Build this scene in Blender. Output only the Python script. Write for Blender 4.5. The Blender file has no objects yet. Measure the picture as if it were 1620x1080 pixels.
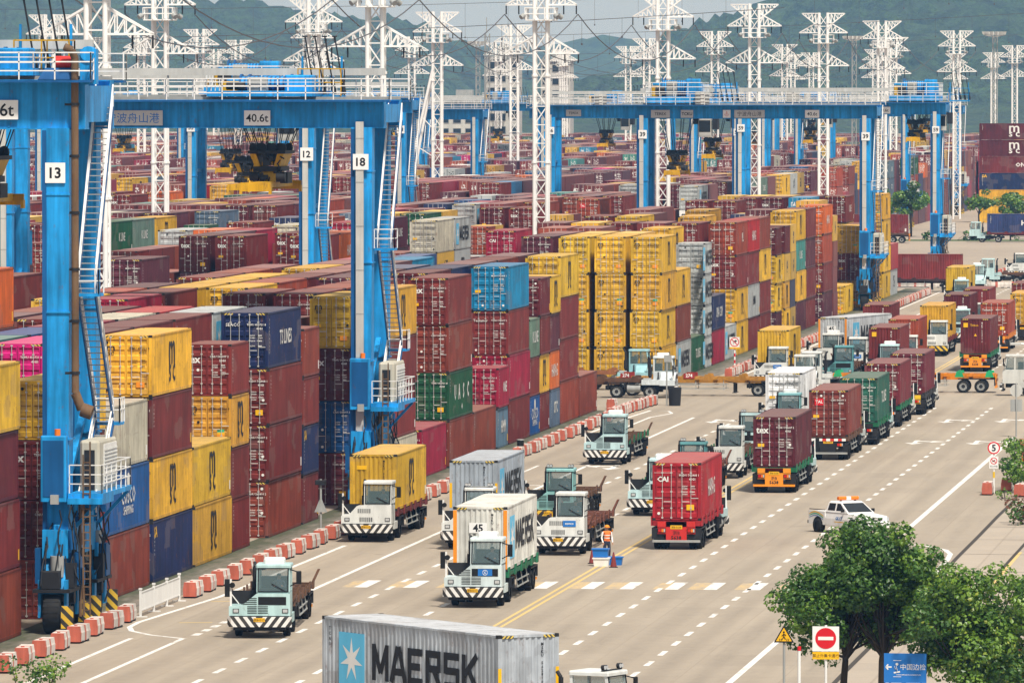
import bpy, math, random
import numpy as np
from mathutils import Vector, Matrix
R = math.radians
SC = bpy.context.scene
COL = SC.collection
random.seed(11)

# ------------------------------------------------------------------ camera, world, sun, exposure
cam = bpy.data.cameras.new('camera')
cam_ob = bpy.data.objects.new('camera', cam)
COL.objects.link(cam_ob)
cam.lens = 280.0
cam.sensor_width = 36.0
cam.clip_start = 5.0
cam.clip_end = 30000.0
CH = 23.0
cam_ob.location = (0, 0, CH)
cam_ob.rotation_euler = (R(90 - 1.7956), 0, R(6.4718))
SC.camera = cam_ob

SUN_EL, SUN_AZ = 58.0, 152.0      # azimuth from +Y, clockwise; the sun stands behind the camera, high
w = bpy.data.worlds.new('World')
SC.world = w
w.use_nodes = True
wn = w.node_tree
bg = wn.nodes['Background']
sky = wn.nodes.new('ShaderNodeTexSky')
sky.sky_type = 'NISHITA'
sky.sun_disc = False
sky.sun_elevation = R(SUN_EL)
sky.sun_rotation = R(SUN_AZ)
sky.air_density = 0.75
sky.dust_density = 3.5
sky.ozone_density = 0.9
# a thin bright cloud veil over the blue
_wc = wn.nodes.new('ShaderNodeTexCoord')
_wz = wn.nodes.new('ShaderNodeTexNoise')
_wz.inputs['Scale'].default_value = 2.2
_wz.inputs['Detail'].default_value = 5
wn.links.new(_wc.outputs['Generated'], _wz.inputs['Vector'])
_wr = wn.nodes.new('ShaderNodeMapRange')
wn.links.new(_wz.outputs[0], _wr.inputs[0])
_wr.inputs[1].default_value, _wr.inputs[2].default_value = .3, .7
_wr.inputs[3].default_value, _wr.inputs[4].default_value = .8, .97
_wm = wn.nodes.new('ShaderNodeMix')
_wm.data_type = 'RGBA'
wn.links.new(_wr.outputs[0], _wm.inputs[0])
wn.links.new(sky.outputs[0], _wm.inputs[6])
_ws = wn.nodes.new('ShaderNodeSeparateXYZ')
wn.links.new(_wc.outputs['Generated'], _ws.inputs[0])
_wg = wn.nodes.new('ShaderNodeMapRange')
wn.links.new(_ws.outputs['Z'], _wg.inputs[0])
_wg.inputs[1].default_value, _wg.inputs[2].default_value = .0, .3
_wh = wn.nodes.new('ShaderNodeMix')
_wh.data_type = 'RGBA'
wn.links.new(_wg.outputs[0], _wh.inputs[0])
_wh.inputs[6].default_value = (4.6, 5.35, 6.6, 1)
_wh.inputs[7].default_value = (4.5, 4.5, 4.55, 1)
wn.links.new(_wh.outputs[2], _wm.inputs[7])
wn.links.new(_wm.outputs[2], bg.inputs['Color'])
bg.inputs['Strength'].default_value = 0.085
sd = bpy.data.lights.new('sun', 'SUN')
sd.energy = 3.8
sd.angle = R(6)
sd.color = (1.0, 0.945, 0.86)
so = bpy.data.objects.new('sun', sd)
COL.objects.link(so)
_d = Vector((math.sin(R(SUN_AZ)) * math.cos(R(SUN_EL)), math.cos(R(SUN_AZ)) * math.cos(R(SUN_EL)), math.sin(R(SUN_EL))))
so.rotation_euler = (-_d).to_track_quat('-Z', 'Y').to_euler()
SC.view_settings.view_transform = 'Standard'
SC.view_settings.look = 'None'
SC.view_settings.exposure = 0.52
SC.view_settings.gamma = 1.0
SC.render.engine = 'CYCLES'
SC.cycles.max_bounces = 6
SC.cycles.diffuse_bounces = 3
SC.cycles.glossy_bounces = 3
SC.cycles.transmission_bounces = 4
SC.cycles.volume_bounces = 0
SC.cycles.transparent_max_bounces = 8
SC.cycles.use_denoising = True

# ------------------------------------------------------------------ materials
def nt_mat(name):
    m = bpy.data.materials.new(name)
    m.use_nodes = True
    n = m.node_tree
    return m, n, n.nodes['Principled BSDF']

def nd(n, t, **kw):
    x = n.nodes.new(t)
    for k, v in kw.items():
        if k.startswith('i_'):
            x.inputs[k[2:].replace('_', ' ')].default_value = v
        else:
            setattr(x, k, v)
    return x

def mixc(n, fac, a, b, mode='MIX'):
    x = n.nodes.new('ShaderNodeMix')
    x.data_type = 'RGBA'
    x.blend_type = mode
    for s, v in ((0, fac), (6, a), (7, b)):
        if hasattr(v, 'is_linked') or hasattr(v, 'links'):
            n.links.new(v, x.inputs[s])
        elif s == 0:
            x.inputs[0].default_value = v
        else:
            x.inputs[s].default_value = (*v, 1) if len(v) == 3 else v
    return x.outputs[2]

def mth(n, op, a, b=None, c=None):
    x = n.nodes.new('ShaderNodeMath')
    x.operation = op
    for i, v in enumerate((a, b, c)):
        if v is None:
            continue
        if hasattr(v, 'links'):
            n.links.new(v, x.inputs[i])
        else:
            x.inputs[i].default_value = v
    return x.outputs[0]

def ramp(n, src, lo, hi):
    x = n.nodes.new('ShaderNodeMapRange')
    n.links.new(src, x.inputs[0])
    x.inputs[1].default_value = lo
    x.inputs[2].default_value = hi
    return x.outputs[0]

def noise(n, vec, scale, detail=3, rough=.6):
    x = n.nodes.new('ShaderNodeTexNoise')
    x.inputs['Scale'].default_value = scale
    x.inputs['Detail'].default_value = detail
    x.inputs['Roughness'].default_value = rough
    if vec is not None:
        n.links.new(vec, x.inputs['Vector'])
    return x.outputs[0]

def scaled(n, vec, s, off=None):
    x = n.nodes.new('ShaderNodeVectorMath')
    x.operation = 'MULTIPLY'
    n.links.new(vec, x.inputs[0])
    x.inputs[1].default_value = s
    o = x.outputs[0]
    if off is not None:
        y = n.nodes.new('ShaderNodeVectorMath')
        y.operation = 'ADD'
        n.links.new(o, y.inputs[0])
        n.links.new(off, y.inputs[1])
        o = y.outputs[0]
    return o

def painted(name, color=None, rough=.5, dirt=.25, rust=0.0, fade=0.0, metallic=0.0, streak=1.0, patch=0.0):
    """weathered paint; color None takes the object's own colour"""
    m, n, b = nt_mat(name)
    tc = nd(n, 'ShaderNodeTexCoord')
    oi = nd(n, 'ShaderNodeObjectInfo')
    off = nd(n, 'ShaderNodeCombineXYZ')
    r50 = mth(n, 'MULTIPLY', oi.outputs['Random'], 57.0)
    for i in range(3):
        n.links.new(r50, off.inputs[i])
    oc = tc.outputs['Object']
    big = noise(n, scaled(n, oc, (.5, .5, .5), off.outputs[0]), 1.0, 4)
    stk = noise(n, scaled(n, oc, (3.0, 3.0, .25), off.outputs[0]), 1.0, 3)
    base = oi.outputs['Color'] if color is None else None
    if base is None:
        rgb = nd(n, 'ShaderNodeRGB')
        rgb.outputs[0].default_value = (*color, 1)
        base = rgb.outputs[0]
    v = ramp(n, big, .25, .75)
    val = mth(n, 'MULTIPLY_ADD', v, dirt, 1 - dirt * .6)
    s = ramp(n, stk, .35, .7)
    val = mth(n, 'MULTIPLY', val, mth(n, 'MULTIPLY_ADD', s, dirt * .7 * streak, 1 - dirt * .4 * streak))
    cc = nd(n, 'ShaderNodeCombineColor')
    for i in range(3):
        n.links.new(val, cc.inputs[i])
    c = mixc(n, 1.0, base, cc.outputs[0], 'MULTIPLY')
    if patch:
        vo = nd(n, 'ShaderNodeTexVoronoi', distance='CHEBYCHEV')
        vo.inputs['Scale'].default_value = .9
        n.links.new(scaled(n, oc, (1, .8, 1.1), off.outputs[0]), vo.inputs['Vector'])
        sc_ = nd(n, 'ShaderNodeSeparateColor')
        n.links.new(vo.outputs['Color'], sc_.inputs[0])
        c = mixc(n, mth(n, 'MULTIPLY', mth(n, 'GREATER_THAN', sc_.outputs[0], .88), patch), c, (.2, .16, .14))
        c = mixc(n, mth(n, 'MULTIPLY', mth(n, 'LESS_THAN', sc_.outputs[1], .1), patch * .7), c, (.03, .02, .018))
    if fade:
        c = mixc(n, fade, c, (.62, .52, .44))
    if rust:
        rn = noise(n, scaled(n, oc, (2.2, 2.2, .9), off.outputs[0]), 1.6, 5, .72)
        f = ramp(n, rn, .66 - rust * .12, .74)
        f = mth(n, 'MULTIPLY', f, .75)
        c = mixc(n, f, c, (.13, .05, .022))
    n.links.new(c, b.inputs['Base Color'])
    b.inputs['Roughness'].default_value = rough
    b.inputs['Metallic'].default_value = metallic
    b.inputs['Specular IOR Level'].default_value = .22
    return m

def simple(name, color, rough=.6, metallic=0.0):
    return painted(name, color, rough, .12, metallic=metallic)

M = {}
M['box'] = painted('container_paint', None, .55, .55, rust=.8, patch=.22)
M['roof'] = painted('container_roof_paint', None, .6, .4, rust=.4, fade=.2, patch=.2)
M['mark'] = painted('marking_paint', None, .6, .15)
M['paint'] = painted('vehicle_paint', None, .42, .34, rust=.3)
M['rustpaint'] = painted('trailer_paint', None, .7, .45, rust=.9)
M['crane'] = painted('crane_blue_paint', (.014, .285, .66), .5, .48, rust=.55, streak=1.7)
M['crane_dark'] = painted('crane_dark_blue_paint', (.008, .09, .26), .5, .4, rust=.2)
M['white'] = painted('white_steel_paint', (.74, .74, .72), .5, .12)
M['tower'] = painted('tower_white_paint', (.82, .82, .8), .5, .08)
M['grey'] = painted('galvanised_grey', (.33, .34, .33), .55, .3)
M['greylight'] = painted('light_grey_paint', (.5, .5, .47), .55, .25)
M['rod'] = painted('galvanised_rod', (.52, .52, .5), .45, .2, metallic=.2)
M['dark'] = painted('dark_greasy_steel', (.022, .022, .024), .6, .4)
M['rubber'] = painted('tyre_rubber', (.018, .018, .018), .85, .5)
M['black'] = simple('black_paint', (.012, .012, .012), .5)
M['yellow'] = painted('machine_yellow', (.6, .33, .01), .5, .45, rust=.9)
M['safety'] = simple('safety_yellow', (.75, .48, .02), .5)
M['orange'] = simple('orange_paint', (.8, .28, .02), .5)
M['red'] = simple('red_paint', (.55, .03, .025), .5)
M['rustpipe'] = painted('rusty_brown_pipe', (.16, .1, .055), .75, .5, rust=1.2)
M['signwhite'] = simple('sign_white', (.8, .8, .78), .45)
M['signgrey'] = simple('sign_grey', (.5, .5, .48), .5)
M['plate'] = simple('yellow_number_plate', (.75, .42, .02), .45)
M['cream'] = painted('cream_cabinet_paint', (.5, .47, .38), .55, .3)
M['amber'] = simple('amber_lens', (.85, .2, .02), .25)
M['redlens'] = simple('red_lens', (.5, .015, .01), .25)
M['lens'] = simple('headlight_glass', (.55, .57, .58), .12, .3)
M['signblue'] = simple('sign_blue', (.02, .16, .5), .45)
M['signred'] = simple('sign_red', (.62, .012, .02), .45)
M['signyellow'] = simple('sign_yellow', (.8, .45, .01), .45)
M['skin'] = simple('skin', (.45, .26, .18), .6)
M['cloth_dark'] = simple('dark_cloth', (.03, .035, .06), .9)
M['vest'] = simple('orange_vest', (.85, .2, .04), .7)
M['concrete_lump'] = painted('concrete_block', (.42, .4, .36), .85, .4)

def glass_mat(name, tint, rough=.06):
    m, n, b = nt_mat(name)
    b.inputs['Base Color'].default_value = (*tint, 1)
    b.inputs['Roughness'].default_value = rough
    b.inputs['Metallic'].default_value = 0
    b.inputs['IOR'].default_value = 1.5
    b.inputs['Alpha'].default_value = .42
    b.inputs['Specular IOR Level'].default_value = .8
    return m
M['glass'] = glass_mat('windscreen_glass', (.16, .24, .25))
M['tint'] = simple('tinted_glass', (.02, .024, .028), .08)

def stripe_mat(name, ca, cb, period, axis='X', slope=1.0):
    """diagonal hazard stripes in the object's own coordinates"""
    m, n, b = nt_mat(name)
    tc = nd(n, 'ShaderNodeTexCoord')
    sp = nd(n, 'ShaderNodeSeparateXYZ')
    n.links.new(tc.outputs['Object'], sp.inputs[0])
    u = sp.outputs[axis]
    if axis == 'XY':
        u = sp.outputs['X']
    ab = mth(n, 'ABSOLUTE', u)
    s = mth(n, 'MULTIPLY_ADD', sp.outputs['Z'], slope, ab)
    f = mth(n, 'FRACT', mth(n, 'DIVIDE', s, period))
    g = mth(n, 'GREATER_THAN', f, .5)
    d = ramp(n, noise(n, tc.outputs['Object'], 3.0, 4), .3, .75)
    c = mixc(n, g, ca, cb)
    c = mixc(n, mth(n, 'MULTIPLY', d, .28), c, (.2, .18, .15))
    n.links.new(c, b.inputs['Base Color'])
    b.inputs['Roughness'].default_value = .55
    return m
M['bumper'] = stripe_mat('black_white_bumper', (.012, .012, .012), (.78, .78, .76), .36, 'X', -.75)
M['hazard'] = stripe_mat('black_yellow_hazard', (.012, .012, .012), (.75, .48, .02), .5, 'X', 1.0)
M['hc_stripe'] = stripe_mat('small_hazard_band', (.012, .012, .012), (.7, .5, .06), .16, 'X', 1.0)

# ------------------------------------------------------------------ mesh builder
class MB:
    def __init__(s):
        s.v, s.f, s.mi, s.sm, s.mats = [], [], [], [], []
        s.cur, s.smooth, s.T = 0, False, None
    def mat(s, name):
        m = M[name]
        if m not in s.mats:
            s.mats.append(m)
        s.cur = s.mats.index(m)
        return s
    def add(s, vs, fs):
        o = len(s.v)
        if s.T is not None:
            vs = [s.T @ Vector(p) for p in vs]
        s.v.extend(tuple(p) for p in vs)
        for f in fs:
            s.f.append([i + o for i in f])
            s.mi.append(s.cur)
            s.sm.append(s.smooth)
    def box(s, x0, x1, y0, y1, z0, z1):
        s.add([(x0, y0, z0), (x1, y0, z0), (x1, y1, z0), (x0, y1, z0), (x0, y0, z1), (x1, y0, z1), (x1, y1, z1), (x0, y1, z1)],
              [(0, 3, 2, 1), (4, 5, 6, 7), (0, 1, 5, 4), (1, 2, 6, 5), (2, 3, 7, 6), (3, 0, 4, 7)])
        return s
    def bevbox(s, x0, x1, y0, y1, z0, z1, b):
        """box with chamfered vertical and top edges"""
        def ring(e, z):
            return [(x0 + e, y0, z), (x1 - e, y0, z), (x1, y0 + e, z), (x1, y1 - e, z), (x1 - e, y1, z), (x0 + e, y1, z), (x0, y1 - e, z), (x0, y0 + e, z)]
        def ring2(z):
            return [(x0 + b, y0 + b * .5, z), (x1 - b, y0 + b * .5, z), (x1 - b * .5, y0 + b, z), (x1 - b * .5, y1 - b, z), (x1 - b, y1 - b * .5, z), (x0 + b, y1 - b * .5, z), (x0 + b * .5, y1 - b, z), (x0 + b * .5, y0 + b, z)]
        v = ring(b, z0) + ring(b, z1 - b) + ring2(z1)
        f = [tuple(range(7, -1, -1)), tuple(range(16, 24))]
        for k in (0, 8):
            for i in range(8):
                j = (i + 1) % 8
                f.append((k + i, k + j, k + 8 + j, k + 8 + i))
        s.add(v, f)
        return s
    def hexa(s, a, b):
        """a, b: lists of four points (bottom ring ccw seen from above, top ring)"""
        s.add(list(a) + list(b), [(0, 3, 2, 1), (4, 5, 6, 7), (0, 1, 5, 4), (1, 2, 6, 5), (2, 3, 7, 6), (3, 0, 4, 7)])
        return s
    def bar(s, p, q, w, h=None):
        h = h or w
        p, q = Vector(p), Vector(q)
        d = (q - p)
        if d.length < 1e-6:
            return s
        d.normalize()
        up = Vector((0, 0, 1)) if abs(d.z) < .9 else Vector((0, 1, 0))
        a = d.cross(up).normalized() * (w / 2)
        b = a.cross(d).normalized() * (h / 2)
        A = [p - a - b, p + a - b, p + a + b, p - a + b]
        B = [q - a - b, q + a - b, q + a + b, q - a + b]
        s.add(A + B, [(3, 2, 1, 0), (4, 5, 6, 7), (0, 1, 5, 4), (1, 2, 6, 5), (2, 3, 7, 6), (3, 0, 4, 7)])
        return s
    def cyl(s, p, q, r, n=12, r2=None, caps=True):
        r2 = r if r2 is None else r2
        p, q = Vector(p), Vector(q)
        d = (q - p).normalized()
        up = Vector((0, 0, 1)) if abs(d.z) < .9 else Vector((1, 0, 0))
        a = d.cross(up).normalized()
        b = d.cross(a)
        A, B = [], []
        for i in range(n):
            t = 2 * math.pi * i / n
            e = a * math.cos(t) + b * math.sin(t)
            A.append(p + e * r)
            B.append(q + e * r2)
        f = [(i, (i + 1) % n, n + (i + 1) % n, n + i) for i in range(n)]
        sm = s.smooth
        s.smooth = True
        s.add(A + B, f)
        s.smooth = sm
        if caps:
            s.add(A, [tuple(range(n - 1, -1, -1))])
            s.add(B, [tuple(range(n))])
        return s
    def quad(s, a, b, c, d):
        s.add([a, b, c, d], [(0, 1, 2, 3)])
        return s
    def poly(s, pts, th, axis):
        """extrude a planar polygon (list of 3-D points) by vector axis*th"""
        n = len(pts)
        ax = Vector(axis) * th
        B = [Vector(p) + ax for p in pts]
        s.add(list(pts) + B, [tuple(range(n - 1, -1, -1)), tuple(range(n, 2 * n))] + [(i, (i + 1) % n, n + (i + 1) % n, n + i) for i in range(n)])
        return s
    def text(s, body, o, right, up, size, align='C', res=2, wide=1.0):
        vs, fs, (x0, x1, y0, y1) = text_data(body, res)
        cx = {'C': (x0 + x1) / 2, 'L': x0, 'R': x1}[align]
        cy = (y0 + y1) / 2
        o, right, up = Vector(o), Vector(right), Vector(up)
        s.add([o + right * ((x - cx) * size * wide) + up * ((y - cy) * size) for x, y in vs], fs)
        return s
    def mesh(s, name):
        me = bpy.data.meshes.new(name)
        me.from_pydata([tuple(p) for p in s.v], [], s.f)
        for m in s.mats:
            me.materials.append(m)
        if s.f:
            me.polygons.foreach_set('material_index', s.mi)
            me.polygons.foreach_set('use_smooth', s.sm)
        me.update()
        return me

# heavy block capitals drawn as strokes on a unit-high cell (x 0..0.9)
GLYPH = {'M': [((0.1, 0), (0.1, 1)), ((0.1, .97), (.46, .22)), ((.46, .22), (.82, .97)), ((.82, 1), (.82, 0))], 'A': [((.08, 0), (.42, 1)), ((.5, 1), (.84, 0)), ((.2, .3), (.72, .3))],
         'E': [((.1, 0), (.1, 1)), ((.1, .9), (.78, .9)), ((.1, .5), (.68, .5)), ((.1, .1), (.78, .1))], 'R': [((.1, 0), (.1, 1)), ((.1, .9), (.72, .9)), ((.72, 1.0), (.72, .42)), ((.1, .5), (.72, .5)), ((.42, .5), (.8, 0))],
         'S': [((.82, .9), (.1, .9)), ((.1, 1.0), (.1, .42)), ((.1, .5), (.8, .5)), ((.74, .58), (.74, 0)), ((.82, .1), (.04, .1))], 'K': [((.1, 0), (.1, 1)), ((.12, .42), (.8, 1)), ((.36, .6), (.84, 0))]}
def block_text(b, s, o, right, up, size, pitch):
    o, right, up = Vector(o), Vector(right).normalized(), Vector(up)
    nrm = right.cross(up)
    w_ = .2 * size
    k = 0
    for i, ch in enumerate(s):
        c = o + right * (pitch * i)
        for (x0, y0), (x1, y1) in GLYPH[ch]:
            k += 1
            p = c + right * (x0 * size) + up * (y0 * size) + nrm * (.0006 * (k % 5))
            q = c + right * (x1 * size) + up * (y1 * size) + nrm * (.0006 * (k % 5))
            d = (q - p).normalized()
            e = nrm.cross(d) * (w_ / 2)
            b.add([p - e, q - e, q + e, p + e], [(0, 1, 2, 3)])
_TX = {}
def text_data(body, res=2, bold=.0):
    bold = .035 if len(body) == 1 and body.isupper() and res == 1 else .028 if len(body) <= 4 and ord(body[0]) < 256 and body not in 'msc' else (.012 if ord(body[0]) < 256 else 0)
    k = (body, res)
    if k not in _TX:
        c = bpy.data.curves.new('lettering_curve', 'FONT')
        c.body = body
        c.resolution_u = res
        c.offset = bold
        c.space_line = .95
        c.align_x = 'CENTER'
        o = bpy.data.objects.new('lettering_curve', c)
        COL.objects.link(o)
        dg = bpy.context.evaluated_depsgraph_get()
        me = bpy.data.meshes.new_from_object(o.evaluated_get(dg))
        vs = [(v.co.x, v.co.y) for v in me.vertices]
        fs = [tuple(p.vertices) for p in me.polygons]
        fl = []
        for p in me.polygons:
            fl.append(tuple(reversed(p.vertices)) if p.normal.z < 0 else tuple(p.vertices))
        bpy.data.objects.remove(o)
        bpy.data.curves.remove(c)
        bpy.data.meshes.remove(me)
        xs = [v[0] for v in vs] or [0]
        ys = [v[1] for v in vs] or [0]
        _TX[k] = (vs, fl, (min(xs), max(xs), min(ys), max(ys)))
    return _TX[k]

# ------------------------------------------------------------------ objects
def obj(name, data, parent=None, loc=(0, 0, 0), rz=0.0, color=None, rot=None):
    """data: MB, mesh or None (an Empty)"""
    if isinstance(data, MB):
        data = data.mesh(name)
    o = bpy.data.objects.new(name, data)
    COL.objects.link(o)
    o.location = loc
    o.rotation_euler = rot if rot else (0, 0, rz)
    if parent is not None:
        o.parent = parent
    if color is not None:
        o.color = (*color, 1)
    if data is None:
        o.empty_display_size = .3
    return o

def tag(o, label, cat, group=None, kind=None):
    o['label'] = label
    if cat:
        o['category'] = cat
    if group:
        o['group'] = group
    if kind:
        o['kind'] = kind
    return o

def struct(name, mb, loc=(0, 0, 0), kind='structure'):
    o = obj(name, mb, None, loc)
    o['kind'] = kind
    return o

def clone(o, parent=None):
    c = o.copy()
    COL.objects.link(c)
    if parent is not None:
        c.parent = parent
    for ch in o.children:
        clone(ch, c)
    return c

ONES = 'first second third fourth fifth sixth seventh eighth ninth tenth eleventh twelfth thirteenth fourteenth fifteenth sixteenth seventeenth eighteenth nineteenth'.split()
def ordw(n):
    if n <= 19:
        return ONES[n - 1]
    t, u = divmod(n, 10)
    tens = {2: 'twent', 3: 'thirt', 4: 'fort', 5: 'fift', 6: 'sixt', 7: 'sevent', 8: 'eight', 9: 'ninet'}
    if t >= 10:
        return 'hundred-and-' + ordw(n - 100) if n > 100 else 'hundredth'
    return tens[t] + ('ieth' if u == 0 else 'y-' + ONES[u - 1])

# pixel maths of the camera above, only used to rank what shows largest
_F, _P, _YW = 12600.0, R(1.7956), R(6.4718)
def proj(X, Y, Z):
    xr = X * math.cos(_YW) + Y * math.sin(_YW)
    f = -X * math.sin(_YW) + Y * math.cos(_YW)
    z = Z - CH
    fy = f * math.cos(_P) - z * math.sin(_P)
    up = f * math.sin(_P) + z * math.cos(_P)
    return 810 + _F * xr / fy, 540 - _F * up / fy
# ------------------------------------------------------------------ ground, road, markings, hills
def concrete_mat(name, col, dark, amount, streak=True, joints=None):
    m, n, b = nt_mat(name)
    g = nd(n, 'ShaderNodeNewGeometry')
    p = g.outputs['Position']
    big = ramp(n, noise(n, scaled(n, p, (.05, .012, .05)), 1.0, 5, .62), .3, .72)
    lane = ramp(n, noise(n, scaled(n, p, (.55, .006, .1)), 1.0, 4, .6), .35, .7)
    fine = ramp(n, noise(n, p, 1.4, 6, .75), .3, .7)
    scuff = ramp(n, noise(n, scaled(n, p, (2.4, .05, 1)), 1.0, 4, .7), .56, .75)
    c = mixc(n, mth(n, 'MULTIPLY', big, amount), col, dark)
    st = ramp(n, noise(n, scaled(n, p, (.35, .16, 1)), 1.0, 5, .7), .6, .72)
    c = mixc(n, mth(n, 'MULTIPLY', st, .45), c, tuple(x * .6 for x in dark))
    oil = ramp(n, noise(n, scaled(n, p, (1.1, .5, 1)), 1.0, 3, .5), .7, .76)
    c = mixc(n, mth(n, 'MULTIPLY', oil, .5), c, (.06, .05, .045))
    if streak:
        sx_ = nd(n, 'ShaderNodeSeparateXYZ')
        n.links.new(p, sx_.inputs[0])
        lx_ = mth(n, 'ABSOLUTE', mth(n, 'SUBTRACT', mth(n, 'FRACT', mth(n, 'DIVIDE', mth(n, 'ADD', sx_.outputs['X'], 59.55), 4.1)), .5))
        tr_ = mth(n, 'SUBTRACT', 1.0, ramp(n, mth(n, 'ABSOLUTE', mth(n, 'SUBTRACT', lx_, .235)), .04, .16))
        tn_ = ramp(n, noise(n, scaled(n, p, (.3, .02, 1)), 1.0, 4, .65), .3, .7)
        c = mixc(n, mth(n, 'MULTIPLY', mth(n, 'MULTIPLY', tr_, tn_), .6), c, tuple(x * .62 for x in dark))
        c = mixc(n, mth(n, 'MULTIPLY', lane, amount * .9), c, dark)
        c = mixc(n, mth(n, 'MULTIPLY', scuff, .4), c, tuple(x * .55 for x in dark))
    c = mixc(n, mth(n, 'MULTIPLY', fine, .28), c, tuple(x * 1.25 for x in col))
    if joints:
        # sawn slab joints: real dark grooves every few metres
        br = nd(n, 'ShaderNodeTexBrick')
        br.offset = 0
        n.links.new(p, br.inputs['Vector'])
        br.inputs['Scale'].default_value = 1.0
        br.inputs['Brick Width'].default_value = joints[0]
        br.inputs['Row Height'].default_value = joints[1]
        br.inputs['Mortar Size'].default_value = joints[2]
        br.inputs['Color1'].default_value = (1, 1, 1, 1)
        br.inputs['Color2'].default_value = (.9, .9, .9, 1)
        br.inputs['Mortar'].default_value = (.78, .77, .75, 1)
        c = mixc(n, .8, c, br.outputs[0], 'MULTIPLY')
    n.links.new(c, b.inputs['Base Color'])
    b.inputs['Roughness'].default_value = .8
    bm = nd(n, 'ShaderNodeBump')
    bm.inputs['Strength'].default_value = .15
    bm.inputs['Distance'].default_value = .02
    n.links.new(noise(n, p, 6.0, 4), bm.inputs['Height'])
    n.links.new(bm.outputs[0], b.inputs['Normal'])
    return m
M['road'] = concrete_mat('road_concrete', (.385, .325, .25), (.262, .218, .168), .75, True, (4.1, 6.0, .02))
M['yard'] = concrete_mat('yard_concrete', (.36, .3, .235), (.24, .2, .16), .8, False, (6.0, 6.0, .03))
M['pave'] = concrete_mat('slab_pavement', (.4, .34, .27), (.29, .24, .19), .8, False, (3.0, 4.0, .06))

def verge_mat():
    m, n, b = nt_mat('dirt_and_grass_strip')
    g = nd(n, 'ShaderNodeNewGeometry')
    p = g.outputs['Position']
    sx = nd(n, 'ShaderNodeSeparateXYZ')
    n.links.new(p, sx.inputs[0])
    d = mth(n, 'MULTIPLY_ADD', sx.outputs['X'], -1.0, -56.0)      # 0 at the kerb, 2.7 at the stacks
    nz = noise(n, scaled(n, p, (1.2, .35, 1)), 1.0, 5, .7)
    t = mth(n, 'ADD', mth(n, 'MULTIPLY', d, .33), mth(n, 'MULTIPLY_ADD', nz, 1.6, -.8))
    f = ramp(n, t, .3, .85)
    dirt = mixc(n, ramp(n, noise(n, scaled(n, p, (3, .1, 1)), 1.0, 5, .7), .35, .7), (.24, .205, .165), (.11, .1, .085))
    grass = mixc(n, ramp(n, noise(n, p, 2.2, 5, .7), .35, .65), (.065, .058, .042), (.055, .075, .028))
    n.links.new(mixc(n, f, dirt, grass), b.inputs['Base Color'])
    b.inputs['Roughness'].default_value = .95
    return m
M['verge'] = verge_mat()

def line_mat(name, col, wear):
    m, n, b = nt_mat(name)
    g = nd(n, 'ShaderNodeNewGeometry')
    nz = noise(n, scaled(n, g.outputs['Position'], (2.0, .5, 1)), 1.2, 5, .75)
    f = ramp(n, nz, .5 + (.16 - wear * .3), .7)
    n.links.new(mixc(n, f, col, (.34, .29, .24)), b.inputs['Base Color'])
    b.inputs['Roughness'].default_value = .7
    return m
M['line'] = line_mat('white_road_paint', (.72, .7, .66), .42)
M['lineold'] = line_mat('worn_yellow_road_paint', (.52, .38, .19), .8)
M['yline'] = line_mat('yellow_road_paint', (.6, .43, .16), .25)
M['crack'] = simple('dark_joint_filler', (.06, .052, .045), .95)

g = MB().mat('yard'); g.quad((-6500, 150, 0), (4500, 150, 0), (4500, 13000, 0), (-6500, 13000, 0)); struct('ground', g)
g = MB().mat('road'); g.quad((-56.0, 180, .004), (-22.4, 180, .004), (-22.4, 1210, .004), (-56.0, 1210, .004))
g.quad((-130, 572, .004), (-56.0, 572, .004), (-56.0, 622, .004), (-130, 622, .004)); struct('road', g)
g = MB().mat('pave'); g.quad((-22.4, 180, .005), (30, 180, .005), (30, 700, .005), (-22.4, 700, .005)); struct('pavement', g)
g = MB().mat('verge')
for a, b_ in ((200, 572), (622, 930)):
    g.quad((-59.2, a, .005), (-56.0, a, .005), (-56.0, b_, .005), (-59.2, b_, .005))
struct('dirt_strip', g)

g = MB().mat('line')
Z1 = .009
def stripe(g, x, y0, y1, wd=.2):
    g.quad((x - wd / 2, y0, Z1), (x + wd / 2, y0, Z1), (x + wd / 2, y1, Z1), (x - wd / 2, y1, Z1))
def path(g, pts, wd=.2):
    pts = [Vector((*p, 0)) for p in pts]
    L, Rr = [], []
    for i, p in enumerate(pts):
        d = (pts[min(i + 1, len(pts) - 1)] - pts[max(i - 1, 0)]).normalized()
        nrm = Vector((-d.y, d.x, 0)) * wd / 2
        L.append(p + nrm); Rr.append(p - nrm)
    for i in range(len(pts) - 1):
        g.quad(*[(q.x, q.y, Z1) for q in (Rr[i], Rr[i + 1], L[i + 1], L[i])])
for x in (-47.2, -43.2, -34.7, -30.6):
    y = 282.0
    while y < 560 or (x > -40 and y < 580):
        stripe(g, x, y, y + 2.6, .24)
        y += 5.9
    y = 640.0
    while y < 1150:
        stripe(g, x, y, y + 2.6, .24)
        y += 5.9
stripe(g, -26.5, 180, 405.5, .28); stripe(g, -26.5, 412, 530, .3); stripe(g, -26.5, 640, 1000, .3)
path(g, [(-26.5, 406.3), (-24.3, 402.2), (-23.4, 399.5), (-22.95, 396), (-22.8, 391), (-22.8, 372)], .26)
stripe(g, -51.5, 180, 331, .22)
y = 333.0
while y < 347:
    stripe(g, -51.3, y, y + 1.4, .34)
    y += 2.6
stripe(g, -51.1, 347, 353, .3); stripe(g, -50.6, 356, 560, .24)
stripe(g, -53.7, 200, 331, .22)
path(g, [(-51.4, 331), (-53.2, 333.1), (-54.4, 335.5), (-54.9, 338), (-55.0, 341), (-54.7, 347), (-54.1, 358.5), (-53.9, 400)], .24)
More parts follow.
